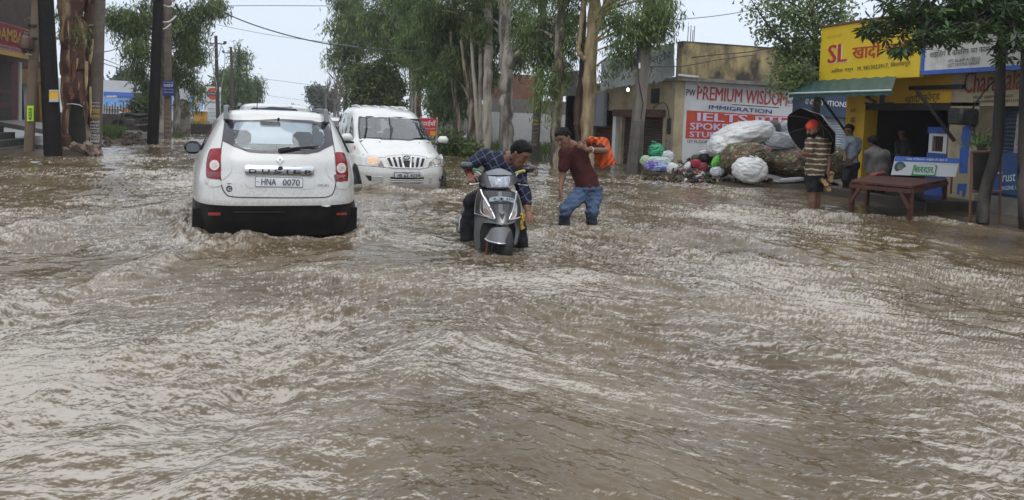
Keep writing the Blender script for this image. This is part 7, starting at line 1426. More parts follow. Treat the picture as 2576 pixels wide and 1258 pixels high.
def rider():
    S = lambda x, y, d: np.array(D(1119.7+x*.274, 315.8+y*.274, d))
    hd, nk, ch = S(690, 262, 8.02), S(585, 300, 8.12), S(510, 370, 8.22); sr, sl = S(355, 285, 8.28), S(665, 420, 8.10); wa, pv = S(450, 520, 8.5), S(440, 640, 8.68)
    er, wr = S(215, 372, 8.12), S(228, 455, 7.98); el, wl = S(730, 640, 8.02), S(757, 775, 7.92); kr, kl = S(245, 690, 8.35), S(655, 850, 8.35); ar, al = S(196, 1160, 8.4), S(712, 1190, 8.4); hr, hl = S(380, 640, 8.65), S(520, 650, 8.65)
    t = thing('person', 'man in a dark checked shirt bent over the scooter, reaching to the water', 'person', tuple(W(1180, 614, -.33)))
    P = [hd, nk, ch, sr, sl, wa, pv, er, wr, el, wl, kr, kl, ar, al]; lo, hi = bbox(P, .24); fw = unit(np.array(RT)*.62-UP*.62-FW*.42)
    F_ = Field(lo, hi, .0075); o = head_limbs(F_, hd, fw, UP*.8+np.array(RT)*.5-FW*.2, 1.06)
    F_.limb(nk, hd, .065, .06, .03); F_.limb(ch, wa, .14, .13, .05); F_.limb(wa, pv, .13, .14, .05); F_.limb(sr, ch, .07, .1, .06); F_.limb(sl, ch, .07, .1, .06); F_.limb(ch, nk, .1, .065, .05)
    F_.limb(sr, er, .058, .043, .03); F_.limb(er, wr, .043, .03, .02); F_.limb(sl, el, .058, .043, .03); F_.limb(el, wl, .043, .03, .02)
    for a, b, c in ((hr, kr, ar), (hl, kl, al)): F_.limb(a, b, .085, .06, .03); F_.limb(b, c, .058, .042, .02); F_.limb(c, c-FW*.18, .04, .032, .02)
    hand_limbs(F_, wl, S(792, 900, 7.84)-wl, -FW, np.array(RT), .25, 1.12, .2); hand_limbs(F_, wr, S(238, 500, 7.9)-wr, -UP*.2+FW, np.array(RT), 1.25, 1.05)
    F_.build('body', SKIN, t); head_parts(t, o, 1.06); hair_cap(t, o, hd, 1.06, hd-.2, hd+.2)
    ck = pattern_mat('navy_check', 'check', (.008, .011, .026), (.085, .095, .14), .085, .10, (.3, .5, .4))
    F_ = Field(lo, hi, .0085); F_.limb(ch, wa, .158, .15, .05); F_.limb(wa, pv, .15, .16, .05); F_.limb(sr, ch, .085, .12, .06); F_.limb(sl, ch, .085, .12, .06); F_.limb(ch, nk, .115, .075, .05); F_.limb(sr, er, .08, .065, .03); F_.limb(er, er+(wr-er)*.35, .065, .055, .02); F_.limb(sl, el, .08, .07, .03); F_.limb(el, el+(wl-el)*.5, .07, .062, .02); F_.wrinkle(.005, 36, 8); F_.build('shirt', ck, t)
    q = unit(nk-ch); m = MB(); m.tube([nk+np.array(RT)*-.05+UP*.06, nk+np.array(RT)*.02-FW*.09, nk+np.array(RT)*.07-UP*.05], .02, 8); m.build('collar', ck, t)
    F_ = Field(lo, hi, .009)
    for a, b, c in ((hr, kr, ar), (hl, kl, al)): F_.limb(a, b, .105, .082, .04); F_.limb(b, c, .086, .088, .02)
    F_.limb(hr, hl, .12, .12, .05); F_.wrinkle(.006, 32, 9); F_.build('trousers', BLACK_CLOTH, t)
    m = MB(); e_ = unit(er-wr); u = unit(np.cross(e_, FW)); v = np.cross(e_, u)
    for k in (0, .018): m.tube([wr+e_*(.02+k)+(u*math.cos(a)+v*math.sin(a))*.038 for a in np.linspace(0, 6.29, 17)], .007, 6)
    m.build('thread_bracelet', mat('red_thread', (.30, .02, .02), .7), t)
    e_ = unit(el-wl); u = unit(np.cross(e_, FW)); v = np.cross(e_, u); MB().tube([wl+e_*.03+(u*math.cos(a)+v*math.sin(a))*.036 for a in np.linspace(0, 6.29, 17)], .005, 6).build('wrist_thread', mat('yellow_thread', (.45, .2, .03), .7), t)
    c = S(290, 300, 8.185); MB().lathe([(.028, 0), (.034, .004), (.001, .012)], 14, Matrix.Translation(c) @ Matrix.Rotation(R(75), 4, 'X')).build('sleeve_badge', mat('badge_cloth', (.35, .36, .42), .6), t)
rider()

def sikh_man():
    S = lambda x, y, d=13.35: np.array(D(1938+x*.2853, 215.3+y*.2853, d))
    hd, nk, ch = S(372, 402), S(395, 462), S(420, 540); sr, sl = S(352, 505, 13.25), S(495, 508, 13.45); wa, pv = S(405, 690), S(385, 790); er, wr = S(330, 610, 13.15), S(290, 604, 12.95); el, wl = S(514, 650, 13.4), S(500, 775, 13.3); kr, kl = S(372, 935, 13.3), S(408, 940, 13.4); ar, al = S(372, 1150, 13.3), S(404, 1160, 13.45); hr, hl = S(360, 800), S(425, 800)
    t = thing('person', 'bearded man with an orange turban and striped shirt standing under a black umbrella', 'person', tuple(W(2050, 526, -.3)))
    P = [hd, nk, ch, sr, sl, wa, pv, er, wr, el, wl, kr, kl, ar, al]; lo, hi = bbox(P, .25); fw = unit(-np.array(RT)*.9-FW*.35-UP*.12)
    F_ = Field(lo, hi, .0085); o = head_limbs(F_, hd, fw, UP, 1.08); F_.limb(nk, hd, .062, .06, .03); F_.limb(ch, wa, .14, .15, .05); F_.limb(wa, pv, .15, .14, .05); F_.limb(sr, sl, .07, .07, .06); F_.limb(ch, nk, .1, .065, .05)
    F_.limb(sr, er, .055, .042, .03); F_.limb(er, wr, .042, .03, .02); F_.limb(sl, el, .055, .045, .03); F_.limb(el, wl, .045, .032, .02)
    for a, b, c in ((hr, kr, ar), (hl, kl, al)): F_.limb(a, b, .085, .062, .03); F_.limb(b, b+(c-b)*.4, .058, .062, .02); F_.limb(b+(c-b)*.4, c, .062, .042, .02); F_.limb(c, c-np.array(RT)*.17, .04, .03, .02)
    hand_limbs(F_, wl, -UP-FW*.2+np.array(RT)*.1, -np.array(RT), -FW, 1., 1.1); hand_limbs(F_, wr, unit(-np.array(RT)*.6-FW*.5-UP*.2), FW, UP, 1.3, 1.1)
    F_.build('body', SKIN, t); head_parts(t, o, 1.08)
    F_ = Field(hd-.3, hd+.3, .008); F_.limb(o(-.055, .075), o(.03, .075), .098, .086, .03); F_.limb(o(-.08, .02), o(-.05, .06), .07, .09, .03); F_.limb(o(.0, .12), o(-.03, .125), .075, .08, .03); F_.cut(o(.04, .035), -unit(o(0, 1)-o(0, 0))+.62*unit(o(1, 0)-o(0, 0))*-1); F_.wrinkle(.004, 70, 4, (.3, .3, 1.6)); F_.build('turban', mat('orange_red_turban', (.58, .045, .015), .7, col2=(.42, .03, .012), nscale=9), t)
    F_ = Field(hd-.35, hd+.25, .008); F_.limb(o(.055, -.085), o(.05, -.15), .062, .072, .03); F_.limb(o(.04, -.19), o(.05, -.15), .04, .06, .03)
    for q in (-1, 1): F_.limb(o(.0, -.045, q*.07), o(.05, -.1, q*.035), .03, .05, .03); F_.limb(o(.09, -.048, q*.02), o(.085, -.055, q*.03), .014, .012, .01)
    F_.wrinkle(.005, 60, 6); F_.build('beard', HAIR, t)
    st = pattern_mat('brown_stripe', 'stripe', (.095, .058, .03), (.40, .36, .28), .092, .27)
    F_ = Field(lo, hi, .009); F_.limb(ch, wa, .158, .17, .05); F_.limb(wa, pv, .17, .165, .05); F_.limb(sr, sl, .085, .085, .07); F_.limb(ch, nk, .115, .075, .05); F_.limb(sr, sr+(er-sr)*.75, .08, .07, .03); F_.limb(sl, sl+(el-sl)*.62, .08, .075, .03); F_.cut(pv-UP*.01, -UP); F_.wrinkle(.005, 26, 11); F_.build('shirt', st, t)
    F_ = Field(lo, hi, .009)
    for a, b in ((hr, kr), (hl, kl)): F_.limb(a, b, .12, .095, .04)
    F_.limb(pv+UP*.02, pv, .155, .15, .05); F_.cut(kr-UP*.0, -UP); F_.wrinkle(.005, 30, 12); F_.build('shorts', BLACK_CLOTH, t)
    # slippers hanging from his hand
    s = thing('slippers', 'pair of yellowish slippers dangling from the hand of the turbaned man', 'slippers', tuple(S(500, 830, 13.2)))
    for x, y, a in ((462, 835, .5), (540, 805, -.6), (495, 878, .2)):
        c = Vector(S(x, y, 13.2)); M_ = Matrix.Translation(c) @ Matrix(((RT[0], UP[0], FW[0], 0), (RT[1], UP[1], FW[1], 0), (RT[2], UP[2], FW[2], 0), (0, 0, 0, 1))) @ Matrix.Rotation(a, 4, 'Z') @ Matrix.Rotation(.7, 4, 'X')
        ol = [(-.045, .12), (-.05, .05), (-.032, -.04), (-.04, -.11), (0, -.135), (.04, -.11), (.03, -.04), (.046, .05), (.04, .12), (0, .14)]; m = MB(); m.poly([M_@Vector((p[0], p[1], 0)) for p in spline(ol, 4)], M_.to_3x3()@Vector((0, 0, .02))); q_ = m.build('sole', mat('slipper_tan', (.34, .19, .06), .6, col2=(.2, .11, .04), nscale=9), s)
        m = MB(); m.tube([M_@Vector(p) for p in ((-.042, .0, -.002), (-.02, .05, -.035), (0, .09, -.002), (.02, .05, -.035), (.042, .0, -.002))], .009, 6); m.build('strap', BLACK, q_)
    # umbrella
    ax = unit(np.array(RT)*.85+UP*.56+FW*.40); ctr = S(402, 388, 13.5); u = unit(np.cross(ax, RT)); v = np.cross(ax, u); um = thing('umbrella', 'open black umbrella tilted behind the turbaned man', 'umbrella', tuple(ctr)); rad = .52; V = []; nr, na = 8, 48
    for i in range(nr+1):
        r_ = i/nr
        for j in range(na):
            a = 2*math.pi*j/na; ph = (a*8/(2*math.pi)) % 1; sc = 1-.055*r_*math.sin(math.pi*ph); R_ = rad*r_*sc; V.append(ctr+(u*math.cos(a)+v*math.sin(a))*R_+ax*(.17-.30*r_**2.1-.02*math.sin(math.pi*ph)*r_))
    Q = [(i*na+j, (i+1)*na+j, (i+1)*na+(j+1) % na, i*na+(j+1) % na) for i in range(nr) for j in range(na)]; V_, F2 = shell([tuple(p) for p in V], Q, [tuple(p-ax*.004) for p in V]); mesh_obj('canopy', V_, F2, None, um, mats=[mat('black_umbrella_cloth', (.008, .007, .007), .7, col2=(.016, .014, .013), nscale=3, spec=.2), mat('silver_umbrella_cloth', (.15, .15, .155), .45, col2=(.22, .22, .225), nscale=3)], mi=[1]*len(Q)+[0]*(len(F2)-len(Q)))
    for j in range(8):
        a = 2*math.pi*j/8; m = MB(); m.tube([ctr+(u*math.cos(a)+v*math.sin(a))*rad*r_+ax*(.17-.30*r_**2.1-.012) for r_ in np.linspace(.03, 1, 7)], .005, 5); m.build('rib', mat('steel_rib', (.25, .24, .23), .4, .7), um)
    hp = wr+unit(-np.array(RT)*.6-FW*.5)*.07; m = MB(); m.tube([ctr+ax*.21, ctr+ax*.0, hp], .008, 6); m.build('shaft', mat('steel_rib', (.25, .24, .23)), um)
    m = MB(); m.tube([hp+unit(ctr-hp)*.05, hp-unit(ctr-hp)*.03, hp-UP*.07-np.array(RT)*.01, hp-UP*.09+np.array(RT)*.03, hp-UP*.06+np.array(RT)*.05], .013, 8); m.build('handle', BLACK, um)
sikh_man()

def shop_people():
    S = lambda x, y, d: np.array(D(1938+x*.2853, 215.3+y*.2853, d)); d = 16.2; rt = np.array(RT)
    hd, nk, ch = S(694, 398, d), S(702, 448, d), S(715, 510, d); sr, sl = S(658, 492, d-.05), S(778, 492, d); wa, pv = S(712, 630, d), S(708, 690, d); er, wr = S(652, 585, d-.1), S(668, 640, d-.25); el, wl = S(772, 590, d-.05), S(706, 668, d-.2); hr, hl, kr, kl, ar, al = S(680, 700, d), S(735, 700, d), S(668, 830, d-.1), S(728, 830, d), S(672, 950, d), S(722, 955, d)
    t = thing('person', 'barefoot young man in a pale blue shirt and black trousers by the yellow pillar', 'person', tuple(S(690, 965, d))); P = [hd, sr, sl, pv, er, wr, el, wl, kr, kl, ar, al]; lo, hi = bbox(P, .24); F_ = Field(lo, hi, .009)
    o = head_limbs(F_, hd, unit(-rt*.7-FW*.6-UP*.3), UP, 1.05); F_.limb(nk, hd, .058, .055, .03); F_.limb(ch, wa, .12, .11, .05); F_.limb(wa, pv, .11, .13, .05); F_.limb(sr, sl, .06, .06, .06); F_.limb(ch, nk, .09, .06, .05)
    for a, b, c in ((sr, er, wr), (sl, el, wl)): F_.limb(a, b, .05, .038, .03); F_.limb(b, c, .038, .028, .02)
    for a, b, c in ((hr, kr, ar), (hl, kl, al)): F_.limb(a, b, .08, .058, .03); F_.limb(b, c, .055, .04, .02); F_.limb(c-UP*.02, c-UP*.03-FW*.1-rt*.14, .042, .03, .02)
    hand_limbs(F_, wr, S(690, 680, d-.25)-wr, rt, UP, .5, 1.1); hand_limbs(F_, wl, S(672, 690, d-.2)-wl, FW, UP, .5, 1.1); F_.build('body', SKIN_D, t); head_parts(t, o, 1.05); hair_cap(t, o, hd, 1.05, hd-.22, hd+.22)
    F_ = Field(lo, hi, .01); F_.limb(ch, wa, .138, .135, .05); F_.limb(wa, pv, .135, .15, .05); F_.limb(sr, sl, .075, .075, .07); F_.limb(ch, nk, .105, .07, .05); F_.limb(sr, sr+(er-sr)*.7, .07, .065, .03); F_.limb(sl, sl+(el-sl)*.7, .07, .065, .03); F_.cut(pv+UP*.02, -UP); F_.wrinkle(.005, 30, 14); F_.build('shirt', mat('pale_blue_shirt', (.20, .25, .29), .75, col2=(.14, .17, .21), nscale=6), t)
    F_ = Field(lo, hi, .01)
    for a, b, c in ((hr, kr, ar), (hl, kl, al)): F_.limb(a, b, .105, .085, .04); F_.limb(b, c+UP*.05, .085, .075, .02)
    F_.limb(hr, hl, .12, .12, .05); F_.cut(pv+UP*.06, UP); F_.wrinkle(.005, 30, 15); F_.build('trousers', BLACK_CLOTH, t)
    # man sitting on the bench with his back to the road
    d = 14.75; hd, nk, ch, wa, pv = S(905, 505, d), S(915, 560, d-.02), S(940, 630, d-.04), S(945, 730, d), S(945, 790, d); sr, sl = S(868, 600, d), S(1010, 605, d); er, el, wr, wl = S(858, 720, d+.12), S(1035, 720, d+.1), S(880, 770, d+.35), S(1010, 775, d+.35); kr, kl, ar, al = S(885, 820, d+.42), S(965, 820, d+.42), S(890, 970, d+.4), S(970, 965, d+.4)
    t = thing('person', 'man in a grey shirt sitting hunched on the red bench with his back turned', 'person', tuple(S(945, 800, d))); P = [hd, sr, sl, pv, er, wr, el, wl, kr, kl, ar, al]; lo, hi = bbox(P, .25); F_ = Field(lo, hi, .01)
    o = head_limbs(F_, hd, unit(FW*.8-rt*.5-UP*.3), UP, 1.05); F_.limb(nk, hd, .06, .055, .03); F_.limb(ch, wa, .14, .15, .05); F_.limb(wa, pv, .15, .16, .05); F_.limb(sr, sl, .065, .065, .06); F_.limb(ch, nk, .1, .06, .05)
    for a, b, c in ((sr, er, wr), (sl, el, wl)): F_.limb(a, b, .055, .04, .03); F_.limb(b, c, .04, .03, .02); hand_limbs(F_, c, unit(c-b), -UP, rt, .5, 1.05)
    for a, b, c in ((pv-rt*.08, kr, ar), (pv+rt*.08, kl, al)): F_.limb(a, b, .09, .06, .03); F_.limb(b, c, .056, .042, .02); F_.limb(c, c+FW*.15, .04, .03, .02)
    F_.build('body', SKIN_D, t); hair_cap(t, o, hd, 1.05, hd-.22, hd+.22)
    F_ = Field(lo, hi, .01); F_.limb(ch, wa, .165, .185, .05); F_.limb(wa, pv, .185, .195, .05); F_.limb(sr, sl, .09, .09, .08); F_.limb(ch, nk, .12, .075, .05); F_.limb(sr, er, .085, .075, .03); F_.limb(sl, el, .085, .075, .03); F_.cut(pv-UP*.06, -UP); F_.wrinkle(.006, 26, 16); F_.build('shirt', mat('grey_brown_shirt', (.105, .10, .09), .8, col2=(.075, .07, .062), nscale=5), t)
    F_ = Field(lo, hi, .01)
    for a, b, c in ((pv-rt*.08, kr, ar), (pv+rt*.08, kl, al)): F_.limb(a, b, .115, .09, .04); F_.limb(b, c, .085, .075, .02)
    F_.build('trousers', BLACK_CLOTH, t)
    c = thing('pink_cloth', 'crumpled pink cloth lying on the red bench beside the seated man', 'cloth', tuple(S(940, 785, d-.25))); F_ = Field(np.array(ROOT[c.name].translation)-.3, np.array(ROOT[c.name].translation)+.3, .01); F_.limb(S(868, 798, d-.26), S(990, 768, d-.26), .03, .045, .02, UP, .6); F_.limb(S(900, 792, d-.3), S(960, 780, d-.22), .04, .03, .02); F_.wrinkle(.008, 50, 17); F_.build('folds', mat('pink_red_cloth', (.32, .07, .06), .7, col2=(.22, .04, .04), nscale=9), c)
    # shopkeeper in the dark
    d = 16.7; hd, nk, ch, wa, pv = S(1165, 425, d), S(1175, 475, d), S(1185, 530, d), S(1185, 640, d), S(1185, 720, d); sr, sl = S(1130, 510, d), S(1240, 512, d); er, el, wr, wl = S(1115, 610, d), S(1225, 590, d-.1), S(1140, 690, d-.1), S(1215, 640, d-.2)
    t = thing('person', 'shopkeeper in dark clothes standing in the gloom of the yellow shop', 'person', tuple(S(1185, 930, d))); ft = [S(1160, 930, d), S(1210, 930, d)]; P = [hd, sr, sl, pv, er, wr, el, wl, *ft]; lo, hi = bbox(P, .22); F_ = Field(lo, hi, .011)
    o = head_limbs(F_, hd, unit(-rt*.7-FW*.6-UP*.2), UP, 1.05); F_.limb(nk, hd, .058, .055, .03); F_.limb(ch, wa, .13, .13, .05); F_.limb(wa, pv, .13, .14, .05); F_.limb(sr, sl, .06, .06, .06); F_.limb(ch, nk, .09, .06, .05)
    for a, b, c in ((sr, er, wr), (sl, el, wl)): F_.limb(a, b, .05, .04, .03); F_.limb(b, c, .04, .03, .02); hand_limbs(F_, c, unit(c-b), -rt, -FW, .5, 1.05)
    for q, f in zip((-1, 1), ft): F_.limb(pv+rt*.08*q, f, .09, .05, .03); F_.limb(f, f-FW*.15, .04, .03, .02)
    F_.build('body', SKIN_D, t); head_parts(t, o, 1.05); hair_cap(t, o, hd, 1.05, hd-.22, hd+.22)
    F_ = Field(lo, hi, .011); F_.limb(ch, wa, .15, .15, .05); F_.limb(wa, pv, .15, .155, .05); F_.limb(sr, sl, .075, .075, .07); F_.limb(ch, nk, .1, .07, .05); F_.limb(sr, sr+(er-sr)*.7, .07, .065, .03); F_.limb(sl, sl+(el-sl)*.7, .07, .065, .03); F_.wrinkle(.005, 30, 18); F_.build('shirt', mat('dark_shirt', (.018, .017, .017), .8), t)
    F_ = Field(lo, hi, .011)
    for q, f in zip((-1, 1), ft): F_.limb(pv+rt*.08*q, f+UP*.06, .11, .075, .03)
    F_.build('trousers', BLACK_CLOTH, t)
shop_people()
# ------------------------------------------------------------------ stranded scooter
def scooter():
    S2 = lambda pts: [(1119.7+x*.274, 315.8+y*.274) for x, y in pts]; S = lambda x, y, d: D(1119.7+x*.274, 315.8+y*.274, d); cx = 1119.7+500*.274
    t = thing('scooter', 'grey scooter with chrome guards and a curved number plate stalled in the flood', 'scooter', tuple(W(1255, 640, -.26)))
    GR = mat('gunmetal_paint', (.12, .12, .118), .28, .3, col2=(.10, .10, .098), nscale=3, coat=.5); GR2 = mat('silver_paint_scooter', (.30, .31, .32), .25, .35, col2=(.25, .26, .27), nscale=3, coat=.5); DK = mat('dark_grey_plastic', (.022, .022, .023), .4, col2=(.035, .034, .033), nscale=4); CH = CHROME
    ap = lambda x, y: 7.76+.16*((x-cx-4)/52)**2-.05*max(0, (y-540)/26)  # apron: convex across, pushing forward towards its chin
    hdl = lambda x, y: 7.84+.20*((x-(1119.7+490*.274))/55)**2-.04*(y-440)/40
    fd = lambda x, y: 7.50+.17*((x-(1119.7+498*.274))/34)**2
    leg = lambda x, y: 7.93+.06*((x-cx)/52)**2
    # leg shield behind and inner faces
    pxpanel('leg_shield', S2(spline([(322, 590), (300, 640), (284, 760), (266, 850), (262, 1000), (266, 1126), (300, 1150), (350, 1120), (352, 960), (420, 930), (580, 930), (640, 960), (640, 1080), (664, 1090), (690, 960), (704, 820), (694, 700), (664, 620), (500, 590)], 4)), DK, t, leg, .05, 7)
    pxpanel('front_apron', S2(spline([(330, 602), (400, 598), (480, 600), (570, 606), (650, 622), (684, 690), (698, 790), (688, 838), (640, 888), (545, 914), (470, 902), (400, 894), (345, 892), (306, 866), (288, 810), (296, 690), (312, 620)], 4)), GR, t, ap, .05, 6)
    pxpanel('apron_ridge', S2(rounded([(488, 606), (520, 606), (530, 780), (560, 800), (540, 900), (515, 900), (490, 800)], 6)), GR2, t, ap, .03, 5, .012)
    pxpanel('apron_skirt', S2(spline([(285, 820), (306, 868), (345, 895), (330, 930), (318, 1000), (322, 1120), (280, 1128), (270, 980)], 4)), GR, t, lambda x, y: ap(x, y)+.03, .03, 6)
    pxpanel('apron_skirt', S2(spline([(640, 888), (688, 838), (694, 880), (676, 1000), (650, 1086), (636, 1080), (648, 960)], 4)), GR, t, lambda x, y: ap(x, y)+.03, .03, 6)
    pxpanel('wheel_well', S2(spline([(350, 898), (470, 906), (545, 918), (640, 894), (648, 960), (632, 1090), (600, 1150), (380, 1150), (326, 1110), (322, 980)], 4)), mat('slot_black', (.012, .012, .012), .7), t, lambda x, y: 7.86, .03, 8)
    pxpanel('v_emblem', S2([(495, 800), (526, 816), (553, 800), (540, 836), (528, 860), (510, 832)]), BLACK, t, ap, .02, 5, .03)
    # headlamp nacelle
    pxpanel('headlamp_cowl', S2(spline([(308, 480), (322, 446), (390, 418), (455, 400), (500, 395), (545, 404), (600, 430), (650, 452), (667, 480), (660, 520), (610, 556), (545, 574), (430, 574), (350, 558), (312, 524)], 4)), GR, t, hdl, .16, 6)
    pxpanel('cowl_top', S2(spline([(372, 430), (420, 410), (470, 396), (520, 396), (570, 416), (618, 440), (598, 456), (500, 452), (400, 454)], 4)), GR2, t, hdl, .03, 5, .012)
    pxpanel('lamp_brow', S2([(386, 456), (500, 452), (606, 456), (600, 468), (394, 468)]), BLACK, t, hdl, .02, 5, .016)
    hl = pxpanel('headlamp', S2(rounded([(392, 463), (596, 463), (598, 492), (580, 568), (432, 568), (412, 525)], 10)), mat('headlamp_glass', (.26, .28, .31), .1, .2, col2=(.50, .53, .57), nscale=26, coat=.5, stretch=(2.2, 1, .5)), t, hdl, .03, 5, .016)
    pxpanel('reflector', S2(rounded([(450, 490), (540, 490), (536, 545), (456, 545)], 8)), mat('lamp_reflector', (.3, .32, .35), .15, .3, col2=(.55, .58, .62), nscale=40), hl, hdl, .01, 5, .026)
    # number plate on the apron
    pl = pxpanel('number_plate', S2(spline([(408, 668), (440, 656), (500, 651), (570, 657), (640, 678), (634, 708), (560, 690), (490, 687), (412, 698)], 4)), mat('plate_blue_white', (.45, .52, .56), .35), t, ap, .01, 5, .05)
    for i, c in enumerate('HR-71K 8344'):
        if c == ' ': continue
        x = 440+i*17.5; y = 684-.00055*0+ (0 if x < 560 else (x-560)*.14); X, Y = S2([(x, y)])[0]; dd = ap(X, Y)-.058; a = D(X, Y, dd); b = D(X+4, Y+(.6 if x > 560 else 0), dd); lettering(c, pl, a, b-a, (0, 0, 1), width=(.011 if c == '-' else .015), height=(.004 if c == '-' else .024), mat_=BLACK, bold=.02, lift=.001)
    m = MB(); m.tube([S(415, 704, 7.72), S(450, 712, 7.71), S(590, 710, 7.71), S(612, 716, 7.72)], .008, 6); m.build('plate_bracket', BLACK, t)
    # indicator lamps
    for q, iq in (([(345, 692), (362, 685), (400, 760), (434, 838), (408, 838), (372, 815), (350, 780)], [(356, 760), (384, 772), (424, 828), (404, 830), (368, 806)]), ([(655, 702), (662, 780), (648, 838), (602, 856), (622, 800), (640, 750)], [(646, 790), (640, 832), (610, 846), (628, 806)])):
        o = pxpanel('indicator_lamp', S2(spline(q, 4)), mat('indicator_clear', (.5, .5, .49), .1, col2=(.68, .66, .63), nscale=14, coat=.8), t, ap, .03, 5, .02); pxpanel('amber_lens', S2(spline(iq, 4)), mat('amber_lens', (.40, .22, .16), .15, coat=.6), o, ap, .02, 5, .028)
    # chrome guards
    def guard(pts, r_=.010, lift=.05):
        P_ = [D(*q, ap(*q)-lift) for q in S2(spline(pts, 4))]; MB().tube(P_+[P_[0]], r_, 7).build('chrome_guard', CH, t)
    guard([(326, 590), (345, 640), (400, 735), (452, 842), (440, 856), (380, 842), (290, 818), (276, 806), (280, 730), (292, 650), (312, 604)]); guard([(656, 610), (676, 660), (694, 720), (702, 800), (690, 840), (600, 862), (594, 850), (622, 780), (640, 700), (650, 640)]); guard([(344, 655), (372, 665), (448, 842), (400, 838), (332, 800), (330, 720)], .007, .045)
    # front mudguard, wheel, fork
    fnd = pxpanel('front_mudguard', S2(spline([(432, 942), (510, 934), (586, 942), (606, 990), (626, 1046), (600, 1070), (520, 1086), (420, 1070), (370, 1042), (392, 996)], 4)), GR2, t, fd, .10, 5)
    MB().tube([D(*q, fd(*q)-.012) for q in S2(spline([(368, 1040), (410, 1066), (520, 1086), (600, 1074), (627, 1048)], 5, False))], .008, 6).build('chrome_edge', CH, fnd)
    c = D(1119.7+528*.274, 622, 7.74); m = MB(); ax = Matrix.Translation(c) @ Matrix.Rotation(R(90-YAW*.0+4), 4, 'Y'); m.lathe([(.14, -.045), (.21, -.05), (.235, -.03), (.242, 0), (.235, .03), (.21, .05), (.14, .045)], 32, ax); w_ = m.build('front_wheel', TYRE, t); m = MB(); m.lathe([(.02, -.05), (.12, -.03), (.145, -.045), (.145, .045), (.12, .03), (.02, .05)], 20, ax); m.build('rim', mat('black_rim', (.02, .02, .02), .35), w_)
    for x in (382, 428, 604): MB().tube([S(x+14, 1050, 7.70), S(x, 1170, 7.70), S(x-4, 1210, 7.72)], .017, 8).build('fork_leg', DK if x != 382 else mat('rusty_fork', (.12, .04, .025), .5), t)
    # handlebar: covers, grips, levers, mirrors
    m = MB(); m.tube([S(318, 500, 7.98), S(270, 505, 7.98), S(236, 505, 7.96)], [.04, .024, .019], 10); m.build('grip', DK, t); m = MB(); m.tube([S(656, 512, 8.0), S(705, 518, 8.0), S(752, 523, 7.99)], [.035, .022, .02], 10); m.build('grip', DK, t)
    m = MB(); m.tube([S(660, 540, 7.92), S(710, 545, 7.88), S(758, 552, 7.86)], .008, 6); m.build('brake_lever', CH, t); m = MB(); m.tube([S(310, 530, 7.9), S(270, 540, 7.86), S(225, 540, 7.86)], .008, 6); m.build('brake_lever', CH, t)
    for (x0, x1, y0, y1, tilt), st, lab in (((144, 259, 334, 414, .16), [(248, 400), (300, 430), (330, 455)], 'l'), ((704, 823, 362, 434, -.05), [(716, 420), (670, 440), (648, 470)], 'r')):
        ol = [((x0+x1)/2+(x1-x0)/2*math.copysign(abs(math.cos(a))**.7, math.cos(a)), (y0+y1)/2+(y1-y0)/2*math.copysign(abs(math.sin(a))**.8, math.sin(a))+tilt*(math.cos(a)*(x1-x0)/2)) for a in np.linspace(0, 2*np.pi, 29)[:-1]]; mx_, my_ = S2([((x0+x1)/2, (y0+y1)/2)])[0]
        mo = pxpanel('mirror', S2(ol), mat('mirror_shell', (.012, .012, .013), .22, coat=.4), t, lambda x, y: 7.90+.05*(((x-mx_)/16)**2+((y-my_)/11)**2), .03, 4); MB().tube([S(*st[0], 7.97), S(*st[1], 7.97), S(*st[2], 7.97)], .009, 6).build('stem', CH, mo)
    # ribbons tied to the mirror stems
    for nm, lb, pts, mt in (('ribbon', 'green ribbon tied round a mirror stem of the scooter', [(258, 398, 7.93), (290, 408, 7.92), (330, 420, 7.93), (318, 430, 7.93)], mat('green_ribbon', (.05, .22, .09), .7)), ('ribbon', 'yellow ribbon tied round the other mirror stem of the scooter', [(648, 436, 7.92), (680, 424, 7.91), (730, 412, 7.92), (720, 424, 7.91)], mat('yellow_ribbon', (.42, .40, .10), .7))):
        b = thing(nm, lb, 'ribbon', tuple(S(*pts[0]))); MB().tube(spline([tuple(S(*q)) for q in pts], 4, False), [.012]*13, 6).build('knot', mt, b)
    rr = random.Random(3); g = thing('garland', 'yellow and orange marigold garland hanging at the scooter side', 'garland', tuple(S(710, 880, 7.85))); m = MB()
    for i in range(30): c = S(704+rr.uniform(-8, 14)+10*math.sin(i*.25), 815+i*4.6, 7.84+rr.uniform(-.02, .03)); m.lathe([(.001, -.013), (.013, -.006), (.014, .005), (.001, .012)], 7, Matrix.Translation(c) @ Matrix.Rotation(rr.uniform(0, 3), 4, 'X'))
    m.build('flowers', mat('marigold', (.50, .26, .02), .7, col2=(.40, .32, .05), nscale=25), g)
    # body behind: steering column, footboard, seat, tail, rear wheel, side guard with its clear wrapping
    a0 = lambda x, y, d: S(x, y, d)
    m = MB(); m.tube([S(495, 575, 7.95), S(498, 700, 7.9), S(510, 960, 7.82)], .05, 10); m.build('steering_column', DK, t)
    m = MB(); b0, b1 = S(500, 1090, 7.95), S(430, 1050, 8.45); m.beam(b0, b1, .34, .06); m.build('footboard', DK, t, smooth=False)
    m = MB(); m.tube(spline([tuple(S(430, 770, 8.45)), tuple(S(400, 740, 8.75)), tuple(S(372, 715, 9.1))], 5, False), [.10, .12, .13, .14, .14, .14, .13, .12, .11, .09, .06], 12); m.build('seat', BLACK, t)
    m = MB(); m.tube(spline([tuple(S(420, 920, 8.45)), tuple(S(390, 880, 8.8)), tuple(S(355, 800, 9.25))], 5, False), [.14, .19, .21, .22, .22, .21, .2, .18, .15, .11, .05], 14); m.build('rear_body', GR, t)
